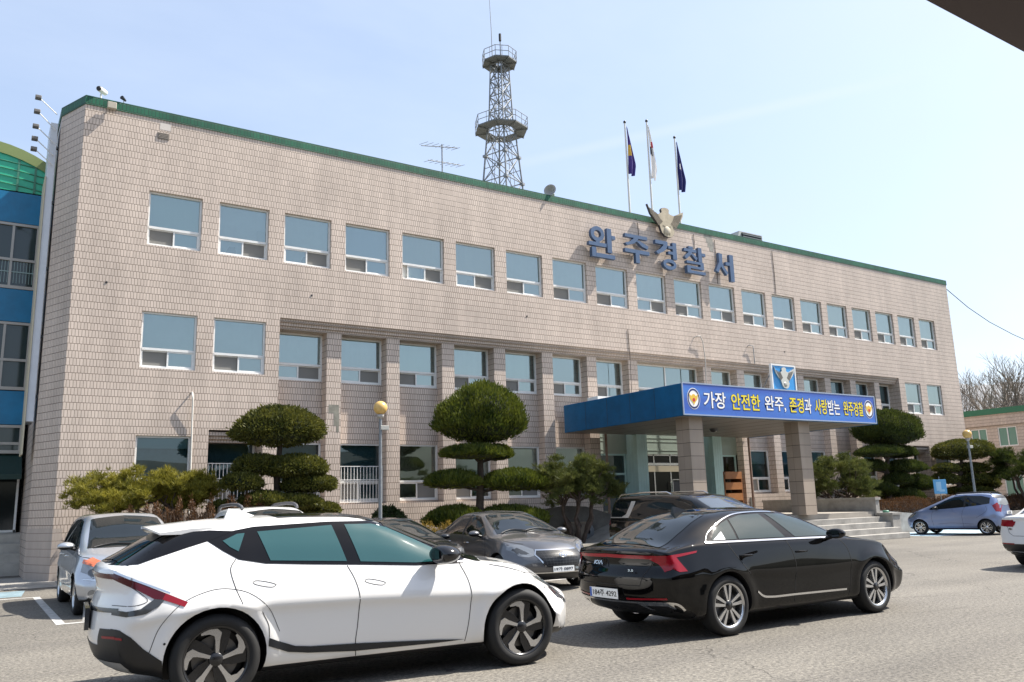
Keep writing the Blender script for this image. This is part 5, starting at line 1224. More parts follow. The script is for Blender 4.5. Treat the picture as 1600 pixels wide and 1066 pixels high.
def wheel(parent, x, side, yo, rt, rr, style, wid=.225):
    """tyre and rim; side -1 right, +1 left; yo = outer face"""
    M = Matrix.Translation((x, side*yo, rt)) @ Matrix.Rotation(R(-90*side), 4, 'X')   # local z points outwards
    w_ = bpy.data.objects.new('wheel', None); COL.objects.link(w_); w_.parent = parent; w_.empty_display_size = .1
    b = MB(); b.lathe([(rr-.01, -wid+.02), (rt-.03, -wid), (rt-.006, -wid+.03), (rt, -wid+.07), (rt, -.06), (rt-.006, -.025), (rt-.03, -.004), ((rt+rr)/2, .006), (rr+.012, .0), (rr, -.012), (rr-.012, -.05)], 44, M)
    b.build('tyre', M_['rubber'], w_)
    b = MB(); b.lathe([(rr-.004, -.2), (rr-.012, -.1), (rr-.018, -.03), (rr-.004, -.006), (rr+.006, -.004)], 44, M, 3 if style['k'] == 'swirl' else 0)
    b.lathe([(.001, -.12), (rr*.9, -.12)], 32, M, 1, False); b.lathe([(.06, -.085), (rr*.72, -.085), (rr*.72, -.1)], 32, M, 2, False)
    def spoke(out, z0, z1, m):
        for k in range(style['n']):
            a = 2*math.pi*k/style['n']+style.get('ph', .3); Rm = Matrix.Rotation(a, 4, 'Z')
            b.prism([(p[0]*rr, p[1]*rr) for p in out], M @ Rm @ Matrix.Translation((0, 0, z0)), z1-z0, m)
    if style['k'] == 'swirl':
        spoke([(.10, -.16), (.45, -.30), (.97, -.34), (.985, .22), (.60, .12), (.10, .12)], -.055, -.035, 3)
        s_ = side
        spoke([(p[0], p[1]*-s_) for p in [(.10, .03), (.58, .115), (.70, .16), (.75, .32), (.70, .56), (.79, .60), (.90, .34), (.93, .10), (.82, -.05), (.60, -.03), (.10, -.06)]][::1], -.034, -.020, 0)
    elif style['k'] == 'pairs':
        spoke([(.10, -.07), (.55, -.20), (.95, -.29), (.98, -.12), (.55, -.06), (.20, .0), (.55, .06), (.98, .12), (.95, .29), (.55, .20), (.10, .07)], -.05, -.022, 0)
        spoke([(.2, -.03), (.6, -.05), (.97, -.06), (.97, .06), (.6, .05), (.2, .03)], -.065, -.05, 3)
        b_ = style['n']
    else:
        spoke([(.10, -.07), (.96, -.10), (.975, .10), (.10, .07)], -.05, -.024, 0)
    b.lathe([(.001, -.012), (.05, -.014), (.062, -.03), (.07, -.06)], 18, M, style.get('cap', 0))
    for k in range(5):
        a = 2*math.pi*k/5; b.tube([(M @ Vector((.085*math.cos(a), .085*math.sin(a), -.06))), (M @ Vector((.085*math.cos(a), .085*math.sin(a), -.045)))], .010, 6, 2)
    b.build('rim', [style.get('rim', RIMS), P_BLACK, DISC, RIMB], w_)
    return w_

def mirror(parent, x, y, z, side, m_top, m_low, sc_=1.):
    bm = bmesh.new(); bmesh.ops.create_uvsphere(bm, u_segments=18, v_segments=12, radius=1)
    for v in bm.verts:
        c = v.co; c.x = c.x*.09*(1.25 if c.x > 0 else .75); c.y = c.y*.115; c.z = c.z*.058
        if c.x < -.045: c.x = -.045
    b = MB(); b.bm(bm, 0, True, Matrix.Translation((x, side*(y+.12), z)) @ Matrix.Rotation(R(-8*side), 4, 'Z') @ Matrix.Scale(sc_, 4))
    for i in range(len(b.f)):
        zz = sum(b.v[k][2] for k in b.f[i])/len(b.f[i]); xx = sum(b.v[k][0] for k in b.f[i])/len(b.f[i])
        if zz < z-.012*sc_: b.m[i] = 1
    b.add([(x-.045*sc_-.003, side*(y+.03), z-.045), (x-.045*sc_-.003, side*(y+.21), z-.04), (x-.045*sc_-.003, side*(y+.20), z+.04), (x-.045*sc_-.003, side*(y+.04), z+.045)], ((0, 1, 2, 3),), 2)
    b.tube([(x+.02, side*(y-.06), z-.07), (x+.02, side*(y+.06), z-.035)], .028, 8, 1)
    return b.build('mirror', [m_top, m_low, GL_DARK], parent)

def handle(mb, body, x0, x1, z, side, m=0, proud=.02):
    for k in (0,):
        h0 = body.bvh.ray_cast(Vector((x0, 3*side, z)), Vector((0, -side, 0)))[0]; h1 = body.bvh.ray_cast(Vector((x1, 3*side, z)), Vector((0, -side, 0)))[0]
        if h0 is None or h1 is None: return
        n = 8; pts = [h0.lerp(h1, i/n)+Vector((0, side*proud*math.sin(math.pi*min(1, max(0, i/n)))**.4, 0)) for i in range(n+1)]; mb.tube(pts, [.008]+[.013]*(n-1)+[.008], 8, m)

def plate(parent, body, M, w, h, txt, blue=True):
    p = bpy.data.objects.new('licence_plate', None); 
    b = MB(); b.prism([(-w/2, -h/2), (w/2, -h/2), (w/2, h/2), (-w/2, h/2)], M, .006); pl_ = b.build('licence_plate', PLATE, parent); bpy.data.objects.remove(p)
    M2 = M @ Matrix.Translation((0, 0, .008))
    b = MB(); fit_text(b, txt, M2 @ Matrix.Translation((.02 if blue else 0, 0, 0)), w*(.84 if blue else .9), h*.62, .002, .012); b.build('plate_number', PLTXT, pl_)
    if blue: b = MB(); b.prism([(-w/2+.004, -h/2+.004), (-w/2+.038, -h/2+.004), (-w/2+.038, h/2-.004), (-w/2+.004, h/2-.004)], M @ Matrix.Translation((0, 0, .0065)), .0015); b.build('plate_band', PLBLUE, pl_)
    return pl_
def rearM(x, y, z, tilt=0): # plate frame seen from behind: right of text = -y
    return Matrix.Translation((x, y, z)) @ Matrix(((0, 0, -1, 0), (-1, 0, 0, 0), (0, 1, 0, 0), (0, 0, 0, 1))) @ Matrix.Rotation(R(tilt), 4, 'X')
def frontM(x, y, z, tilt=0):
    return Matrix.Translation((x, y, z)) @ Matrix(((0, 0, 1, 0), (1, 0, 0, 0), (0, 1, 0, 0), (0, 0, 0, 1))) @ Matrix.Rotation(R(tilt), 4, 'X')
def paint(name, col, metal=0., rough=.35, coat=1.): return mat(name, col, rough, metal=metal, spec=.08 if sum(col) < .1 else .3, coat=coat, coat_rough=.02)

def place(name, label, x, y, deg, s=1.):
    t = thing(name, label, 'car', (x, y, 0), R(deg), 'cars parked in front of the police station'); t.scale = (s, s, s); return t

# ---------------------------------------------------------------- white electric crossover in the foreground
car = place('parked_car', 'white crossover with sloping red tail lamp and teal tinted windows nearest the camera', .265, -16.335, -4.757, 1.0143)
WHT = paint('pearl_white_paint', (.80, .79, .77), .0, .3)
E6 = CarBody(dict(xr=-.95, xf=3.78, ns=110, fine=1, cut=.028, blackzone=(1.56, 2.60), axles=(0, 2.9), rw=.37, ra=.415, flare=.034, cr=.30, cf=.52, lr=.7, lf=1.0, tuck=.105,
    top=[(-.97, 1.10), (-.90, 1.155), (-.82, 1.19), (-.45, 1.395), (-.2, 1.475), (.1, 1.51), (.7, 1.535), (1.13, 1.533), (1.4, 1.508), (1.62, 1.45), (2.0, 1.30), (2.5, 1.095), (2.66, 1.05), (3.0, .995), (3.3, .90), (3.52, .795), (3.7, .66)],
    bot=[(-.97, .30), (-.6, .22), (-.4, .20), (3.0, .20), (3.4, .20), (3.7, .24)],
    belt=[(-.97, 1.06), (-.6, 1.13), (-.1, 1.165), (.14, 1.165), (.4, 1.13), (.8, 1.10), (1.8, 1.045), (2.3, 1.02), (2.6, 1.0), (2.9, .955), (3.2, .855), (3.5, .70), (3.7, .56)],
    ymax=[(-.97, .90), (-.4, .925), (.0, .925), (.6, .922), (2.2, .922), (2.9, .93), (3.4, .92), (3.7, .86)],
    zmax=[(-.97, .72), (0, .78), (1.2, .765), (2.3, .72), (2.9, .70), (3.7, .50)],
    ybelt=[(-.97, .80), (-.5, .81), (0, .805), (.8, .815), (2.2, .825), (2.9, .83), (3.4, .82), (3.7, .74)],
    yroof=[(-.97, .66), (-.6, .60), (-.2, .575), (.3, .575), (1.3, .575), (1.7, .62), (2.3, .70), (2.6, .72), (3.2, .62), (3.7, .5)],
    crown=[(-.97, .03), (-.7, .05), (-.2, .06), (.7, .06), (1.4, .075), (1.9, .10), (2.4, .085), (2.7, .045), (3.4, .05), (3.7, .05)],
    rear=[(.2, .36), (.3, .17), (.42, .045), (.6, .0), (.8, .015), (.95, .05), (1.08, .015), (1.13, 0), (1.3, 0)],
    front=[(.2, .10), (.3, .02), (.45, .0), (.6, .02), (.75, .06), (.9, .0)]))
e6 = E6.build(car, WHT)
E6.part('side_window', [GL_TEAL, GLOSSB], lambda b: [  # black surround first, glass 3 mm proud of it
    E6.both(b, [(-.10, 1.335), (.02, 1.375), (.16, 1.405), (.32, 1.43), (1.0, 1.452), (1.42, 1.445), (1.60, 1.405), (1.85, 1.29), (2.10, 1.165), (2.33, 1.045), (2.30, 1.012), (1.8, 1.018), (1.2, 1.058), (.80, 1.083), (.40, 1.112), (.17, 1.158), (.04, 1.235)], off=.004, m=1),
    E6.both(b, [(.045, 1.318), (.17, 1.372), (.235, 1.376), (.17, 1.225), (.10, 1.265)], off=.009, m=0),
    E6.both(b, [(.345, 1.385), (1.03, 1.418), (1.13, 1.062+.03), (.44, 1.135), (.40, 1.24)], off=.009, m=0),
    E6.both(b, [(1.155, 1.42), (1.43, 1.415), (1.58, 1.375), (1.84, 1.255), (2.12, 1.112), (2.19, 1.045), (1.8, 1.042), (1.26, 1.082)], off=.009, m=0)])
E6.part('windscreen', [GL_DARK, P_BLACK], lambda b: [E6.panel(b, [(1.56, -.60), (1.58, 0), (1.56, .60), (1.85, .645), (2.10, .68), (2.52, .735), (2.62, .35), (2.64, 0), (2.62, -.35), (2.52, -.735), (2.10, -.68), (1.85, -.645)], 'T', off=.006)])
E6.part('front_pillar', GLOSSB, lambda b: [E6.both(b, [(1.36, 1.455), (1.56, 1.425), (1.85, 1.31), (2.10, 1.185), (2.33, 1.055), (2.50, 1.01), (2.55, 1.035), (2.36, 1.15), (2.10, 1.27), (1.86, 1.385), (1.62, 1.475), (1.44, 1.492)], off=.0045)])
E6.part('wiper_cowl', P_BLACK, lambda b: E6.panel(b, [(2.55, -.68), (2.66, -.36), (2.69, 0), (2.66, .36), (2.55, .68), (2.66, .70), (2.76, .4), (2.78, 0), (2.76, -.4), (2.66, -.70)], 'T', off=.003))
E6.part('roof_glass', GL_DARK, lambda b: E6.panel(b, [(.56, -.50), (.52, 0), (.56, .50), (1.54, .52), (1.56, 0), (1.54, -.52)], 'T', off=.004))
E6.part('rear_window', [GL_DARK, GLOSSB], lambda b: [E6.panel(b, [(-.70, -.66), (-.85, -.3), (-.87, 0), (-.85, .3), (-.70, .66), (-.5, .63), (-.30, .575), (-.28, 0), (-.30, -.575), (-.5, -.63)], 'T', off=.004, m=1), E6.panel(b, [(-.76, -.52), (-.85, 0), (-.76, .52), (-.34, .47), (-.33, 0), (-.34, -.47)], 'T', off=.009, m=0)])
E6.part('pillar_trim', GLOSSB, lambda b: E6.both(b, [(-.84, 1.155), (-.74, 1.15), (-.62, 1.158), (-.50, 1.20), (-.25, 1.275), (-.05, 1.33), (.05, 1.365), (.14, 1.398), (-.06, 1.412), (-.28, 1.40), (-.5, 1.325), (-.66, 1.235), (-.78, 1.17)], off=.0055))
def spoiler(b):
    n = 14; sec = []
    for i in range(n+1):
        y = -.60+1.2*i/n; t = abs(y)/.60; x0 = -.56+.10*t*t; zc = 1.455-.055*t*t
        sec.append([(x0, y, zc-.012), (-.2, y, zc-.03+.015), (.10, y, zc+.025), (.08, y, zc+.058-.02*t), (-.2, y, zc+.040-.008*t), (x0, y, zc+.004)])
    for i in range(n): 
        for k in range(6): b.quad(sec[i][k], sec[i][(k+1) % 6], sec[i+1][(k+1) % 6], sec[i+1][k])
    b.add(sec[0], (tuple(range(6)),)); b.add(sec[-1], (tuple(reversed(range(6))),))
    for k in range(len(b.sm)): b.sm[k] = True
b = MB(); spoiler(b); b.build('spoiler', WHT, e6, sharp=30)
b = MB(); b.add([(.16, -.035, 1.50), (.16, .035, 1.50), (.46, .03, 1.52), (.46, -.03, 1.52), (.20, -.008, 1.60), (.20, .008, 1.60), (.30, .006, 1.585), (.30, -.006, 1.585)], ((0, 3, 7, 4), (1, 5, 6, 2), (0, 4, 5, 1), (3, 2, 6, 7), (4, 7, 6, 5)), 0, False); b.build('aerial_fin', WHT, e6)
E6.part('tail_light', [REDD, RED, LAMPD, CHROME], lambda b: [
    E6.both(b, [(-.80, 1.098), (-.60, 1.01), (-.40, .918), (-.42, .875), (-.50, .885), (-.62, .955), (-.80, 1.045)], off=.006, m=0),
    E6.both(b, [(-.415, .925), (-.245, .845), (-.27, .81), (-.44, .878)], off=.0065, m=1),
    E6.both(b, [(-.80, 1.112), (-.38, .930), (-.385, .916), (-.80, 1.094)], off=.008, m=3),
    E6.both(b, [(-.50, .885), (-.425, .873), (-.46, .83), (-.56, .775), (-.70, .757), (-.80, .768), (-.80, .808), (-.70, .798), (-.60, .815)], off=.006, m=2),
    E6.panel(b, [(-.72, 1.045), (0, 1.065), (.72, 1.045), (.72, 1.085), (0, 1.10), (-.72, 1.085)], 'B', off=.006, m=0),
    E6.panel(b, [(-.76, .785), (0, .775), (.76, .785), (.76, .82), (0, .81), (-.76, .82)], 'B', off=.006, m=2)])
SKID = mat('silver_skid_trim', (.50, .49, .47), .4, metal=.3)
E6.part('bumper_trim', [P_BLACK, SKID, RED], lambda b: [
    E6.both(b, [(-.80, .662), (-.74, .655), (-.66, .60), (-.56, .50), (-.42, .395), (-.40, .24), (-.80, .26)], off=.005, m=0),
    E6.panel(b, [(-.80, .27), (-.78, .66), (-.55, .655), (-.5, .52), (.5, .52), (.55, .655), (.78, .66), (.80, .27)], 'B', off=.005, m=0),
    E6.both(b, [(-.78, .385), (-.68, .33), (-.52, .23), (-.78, .25)], off=.008, m=1), E6.panel(b, [(-.72, .24), (-.76, .395), (.76, .395), (.72, .24)], 'B', off=.008, m=1),
    E6.both(b, [(-.80, .604), (-.72, .594), (-.72, .576), (-.80, .584)], off=.009, m=2), *[E6.panel(b, [(sg*.60, .60), (sg*.77, .605), (sg*.77, .585), (sg*.60, .58)][::sg], 'B', off=.009, m=2) for sg in (-1, 1)]])
E6.part('rocker_trim', [mat('gloss_rocker', (.012, .015, .02), .12, spec=.4), WHT], lambda b: E6.both(b, [(.425, .50), (.50, .465), (.66, .405), (.80, .388), (1.2, .372), (2.0, .325), (2.30, .300), (2.0, .295), (1.2, .305), (.78, .335), (.60, .36), (.425, .43)], off=.009))
def e6s(b):
    E6.seam(b, [(1.13, 1.055), (1.19, .93), (1.225, .78), (1.22, .55), (1.205, .38), (1.22, .25)]); E6.seam(b, [(2.255, 1.015), (2.32, .86), (2.345, .70), (2.335, .5), (2.30, .28)])
    E6.seam(b, [(.145, 1.165), (.10, 1.09), (.13, .95), (.19, .80)]); E6.seam(b, [(.36, .72), (.42, .60), (.43, .50)]) 
    E6.seam(b, [(2.58, .985), (2.80, .935), (3.0, .872)], w=.006); E6.seam(b, [(2.95, .88), (3.15, .86), (3.32, .80)], w=.006)
    E6.seam(b, [(-.52, .46), (-.45, .66), (-.30, .83), (-.1, .915), (.05, .93), (.25, .88), (.42, .74), (.52, .54)], w=.005)
    E6.seam(b, [(.42, .22), (1.3, .235), (2.35, .215)], w=.006)
    for x0, x1, z0, z1 in ((.28, .48, .968, .932), (1.28, 1.48, .918, .882)): E6.seam(b, [(x0, z0-.006), (x0+.02, z0+.008), (x1-.02, z1+.012), (x1, z1)], w=.005), E6.seam(b, [(x0, z0-.006), (x0+.02, z0-.020), (x1-.03, z1-.016), (x1, z1)], w=.005)
    E6.seam(b, [(-.79, 1.06), (-.6, .93), (-.55, .875), (-.62, .845), (-.80, .84)], w=.005)
    for sd in 'RL': E6.panel(b, [(-.41+.01*math.cos(a), .53+.01*math.sin(a)) for a in [k*.7 for k in range(9)]], sd, off=.004, step=.02); E6.panel(b, [(3.30+.01*math.cos(a), .70+.01*math.sin(a)) for a in [k*.7 for k in range(9)]], sd, off=.004, step=.02)
E6.part('panel_gap', SEAM, e6s)
E6.part('headlight', [LAMP, LAMPD], lambda b: [E6.both(b, [(3.12, .835), (3.30, .80), (3.48, .735), (3.60, .665), (3.60, .60), (3.52, .63), (3.44, .70), (3.28, .765)], off=.006, m=0), E6.both(b, [(3.40, .70), (3.55, .62), (3.60, .52), (3.52, .545), (3.45, .62)], off=.008, m=1)])
E6.part('bonnet_vent', P_BLACK, lambda b: E6.panel(b, [(2.62, -.69), (2.80, -.66), (2.78, -.6), (2.64, -.6)], 'T', off=.006))
for sd in (-1, 1): mirror(e6, 2.0, .90, 1.115, sd, mat('gloss_black_cap', (.014, .014, .015), .12, spec=.6) if sd < 0 else bpy.data.materials['gloss_black_cap'], bpy.data.materials['gloss_black_cap'], 1.55)
plate(e6, E6, rearM(-.972, 0, .72, 4), .52, .11, '12가 3456') if False else None
b = MB(); b.box(-.985, -.95, -.30, .30, .62, .80); b.build('plate_recess', LAMPD, e6)
SW = dict(k='swirl', n=5, rim=RIMS, cap=3, ph=.2)
for x in (0, 2.9):
    for sd in (-1, 1): wheel(car, x, sd, .915, .365, .262, SW, .25)

# ---------------------------------------------------------------- black fastback saloon
car = place('parked_car', 'glossy black fastback saloon with full width red tail lamp and chrome window line', 5.95, -16.72, .4, 1.)
BLK = mat('black_paint', (.0028, .0028, .003), .3, spec=0, coat=.75, coat_rough=.015)
K8 = CarBody(dict(xr=-1.10, xf=3.98, ns=110, fine=1, axles=(0, 2.895), rw=.35, ra=.385, flare=.018, cr=.30, cf=.42, lr=.7, lf=1.0, tuck=.06,
    top=[(-1.10, 1.02), (-1.0, 1.045), (-.86, 1.06), (-.70, 1.10), (-.4, 1.24), (-.1, 1.36), (.2, 1.43), (.65, 1.462), (1.15, 1.46), (1.5, 1.43), (1.8, 1.365), (2.3, 1.185), (2.65, 1.06), (2.8, 1.035), (3.2, .985), (3.55, .92), (3.8, .83), (3.98, .70)],
    bot=[(-1.10, .30), (-.8, .25), (-.4, .21), (3.2, .20), (3.7, .20), (3.98, .24)],
    belt=[(-1.10, .98), (-.7, 1.03), (-.3, 1.055), (.2, 1.055), (1.2, 1.045), (2.0, 1.025), (2.4, 1.01), (2.8, .975), (3.2, .92), (3.6, .82), (3.98, .60)],
    ymax=[(-1.10, .90), (-.5, .935), (0, .938), (1.4, .93), (2.9, .938), (3.5, .93), (3.98, .86)],
    zmax=[(-1.10, .70), (0, .72), (1.4, .66), (2.9, .70), (3.98, .5)],
    ybelt=[(-1.10, .80), (-.6, .82), (0, .855), (1.4, .865), (2.5, .86), (3.2, .85), (3.98, .72)],
    yroof=[(-1.10, .70), (-.8, .66), (-.4, .60), (0, .57), (.6, .555), (1.4, .56), (1.9, .62), (2.5, .72), (2.8, .74), (3.4, .66), (3.98, .5)],
    crown=[(-1.10, .02), (-.8, .035), (-.4, .07), (.2, .065), (1.2, .06), (1.7, .085), (2.2, .085), (2.7, .04), (3.98, .05)],
    rear=[(.2, .40), (.3, .20), (.42, .06), (.5, .02), (.7, .0), (.85, .05), (.95, .03), (1.02, .0), (1.2, 0)],
    front=[(.2, .16), (.3, .05), (.45, .0), (.6, .0), (.8, .04), (.95, 0)]))
k8 = K8.build(car, BLK)
DLO = [(-.25, 1.072), (-.12, 1.16), (.1, 1.262), (.3, 1.325), (.55, 1.375), (1.05, 1.392), (1.4, 1.378), (1.68, 1.325), (1.95, 1.215), (2.24, 1.075), (2.1, 1.045), (1.2, 1.062), (.2, 1.072)]
K8.part('side_window', [GL_DARK, GLOSSB, mat('reflective_side_glass', (.016, .032, .032), .03, spec=.5, ior=1.5)], lambda b: [K8.both(b, DLO, off=.004, m=1),
    K8.both(b, [(-.13, 1.09), (.02, 1.2), (.2, 1.28), (.345, 1.318), (.29, 1.09)], off=.008, m=2),
    K8.both(b, [(.375, 1.325), (.6, 1.365), (.98, 1.374), (1.17, 1.078), (.325, 1.09)], off=.008, m=2), K8.both(b, [(1.10, 1.374), (1.4, 1.358), (1.66, 1.305), (1.93, 1.195), (2.13, 1.10), (2.08, 1.062), (1.36, 1.074)], off=.008, m=2)])
K8.part('white_triangle', mat('plain_white_panel', (.8, .8, .8), .6), lambda b: K8.panel(b, [(-.10, 1.094), (.095, 1.094), (.105, 1.185)], 'R', off=.0105))  # plain white triangle laid over the right rear quarter glass
def k8c(b):
    lo = [(-.25, 1.072), (.2, 1.066), (1.2, 1.054), (1.75, 1.044), (2.1, 1.036)]; K8.seam(b, [(-.24, 1.078), (-.12, 1.166), (.1, 1.268)], w=.005, off=.012); hi = [(.1, 1.268), (.3, 1.332), (.55, 1.383), (1.05, 1.400), (1.4, 1.386)]
    K8.seam(b, lo, w=.020, off=.012); K8.seam(b, hi, w=.011, off=.012); K8.seam(b, [(1.4, 1.386), (1.7, 1.325), (1.96, 1.215), (2.16, 1.12)], w=.007, off=.012)
    K8.seam(b, [(.50, .465), (.60, .405), (.74, .385), (1.2, .378), (2.24, .362)], w=.024, off=.010)
    K8.panel(b, [(-.78, .425), (0, .415), (.78, .425), (.78, .445), (0, .435), (-.78, .445)], 'B', off=.010); K8.seam(b, [(-.95, .435), (-.80, .425), (-.66, .34)], w=.022, off=.010)
    for sg in (-1, 1): K8.panel(b, [(sg*.42, .43), (sg*.84, .43), (sg*.92, .335), (sg*.84, .335), (sg*.77, .40), (sg*.52, .40), (sg*.60, .345), (sg*.55, .345)][::sg], 'B', off=.011)
K8.part('chrome_trim', CHROME, k8c)
K8.part('windscreen', GL_DARK, lambda b: K8.panel(b, [(1.62, -.54), (1.58, 0), (1.62, .54), (2.1, .64), (2.66, .72), (2.74, .38), (2.76, 0), (2.74, -.38), (2.66, -.72), (2.1, -.64)], 'T', off=.005))
K8.part('rear_window', GL_DARK, lambda b: K8.panel(b, [(-.78, -.60), (-.80, 0), (-.78, .60), (-.3, .545), (.12, .47), (.16, 0), (.12, -.47), (-.3, -.545)], 'T', off=.005))
K8.part('roof_glass', GL_DARK, lambda b: K8.panel(b, [(.3, -.46), (.3, .46), (1.5, .50), (1.52, 0), (1.5, -.50)], 'T', off=.004))
K8.part('tail_light', [RED, REDD], lambda b: [
    K8.panel(b, [(-.74, .915), (0, .93), (.74, .915), (.78, .955), (0, .97), (-.78, .955)], 'B', off=.006, m=0),
    *[K8.panel(b, [(sg*.70, .955), (sg*.80, .958), (sg*.85, .80), (sg*.79, .775), (sg*.72, .86), (sg*.62, .917)][::sg], 'B', off=.007, m=0) for sg in (-1, 1)],
    K8.both(b, [(-.86, .955), (-.72, .965), (-.42, .992), (-.44, .970), (-.70, .935), (-.86, .918)], off=.007, m=0),
    K8.both(b, [(-.86, .945), (-.74, .938), (-.635, .775), (-.75, .772), (-.86, .83)], off=.0075, m=0)])
K8.part('bumper_trim', [GRILLE, RED], lambda b: [K8.panel(b, [(-.86, .25), (-.80, .415), (.80, .415), (.86, .25)], 'B', off=.004, m=0), *[K8.panel(b, [(sg*.30, .455), (sg*.80, .47), (sg*.80, .49), (sg*.30, .475)][::sg], 'B', off=.008, m=1) for sg in (-1, 1)]])
K8.part('crease_highlight', mat('polished_crease', (.30, .31, .32), .15, metal=.8), lambda b: K8.seam(b, [(-.74, .765), (-.62, .735), (-.36, .66)], w=.016, off=.006)) if False else None
def k8s(b):
    K8.seam(b, [(.10, 1.045), (.17, .93), (.30, .77), (.40, .66)]); K8.seam(b, [(1.15, 1.04), (1.22, .9), (1.245, .76), (1.22, .5), (1.19, .28)]); K8.seam(b, [(2.22, 1.02), (2.34, .9), (2.37, .75), (2.35, .5), (2.30, .28)])
    K8.panel(b, ribbon2([(-.70, .965), (-.55, .70), (-.52, .62), (.52, .62), (.55, .70), (.70, .965)], .008), 'B', off=.003, step=.04); K8.seam(b, [(2.4, 1.0), (2.9, .955), (3.4, .88)], w=.007)
K8.part('panel_gap', SEAM, k8s)
K8.part('headlight', LAMP, lambda b: K8.both(b, [(3.40, .86), (3.60, .82), (3.80, .74), (3.88, .62), (3.80, .62), (3.66, .70), (3.50, .78)], off=.006))
def k8h(b):
    for sd in (-1, 1): handle(b, K8, .24, .47, .90, sd, 0, .03); handle(b, K8, 1.28, 1.51, .895, sd, 0, .03)
K8.part('door_handle', BLK, k8h)
for sd in (-1, 1): mirror(k8, 1.97, .90, 1.09, sd, BLK, P_BLACK, 1.12)
b = MB(); b.add([(.05, -.03, 1.405), (.05, .03, 1.405), (.30, .025, 1.44), (.30, -.025, 1.44), (.06, -.008, 1.50), (.06, .008, 1.50), (.13, .006, 1.49), (.13, -.006, 1.49)], ((0, 3, 7, 4), (1, 5, 6, 2), (0, 4, 5, 1), (3, 2, 6, 7), (4, 7, 6, 5))); b.build('aerial_fin', BLK, k8)
plate(k8, K8, rearM(-1.122, .03, .515, 2), .52, .115, '184주 4292')
b = MB(); w0, h0 = .16, .045
for pts in ([(-.5, -.5), (-.42, .5)], [(-.12, .5), (-.46, 0), (-.20, -.5)], [(-.08, -.5), (.04, .5)], [(.08, -.5), (.30, .5), (.46, -.5)]):
    b.prism(ribbon2([(p[0]*w0, p[1]*h0) for p in pts], .011), rearM(-1.095, .13, .865, -12), .006)
b.build('badge', CHROME, k8)
b = MB(); fit_text(b, 'K8', rearM(-1.072, .60, .78, -6), .05, .028, .004, .01); fit_text(b, '3.5', rearM(-1.075, -.42, .79, -6), .09, .026, .004, .01); b.build('badge', CHROME, k8)
PA = dict(k='pairs', n=5, rim=RIMS, cap=3, ph=.31)
for x in (0, 2.895):
    for sd in (-1, 1): wheel(car, x, sd, .925, .345, .245, PA, .235)

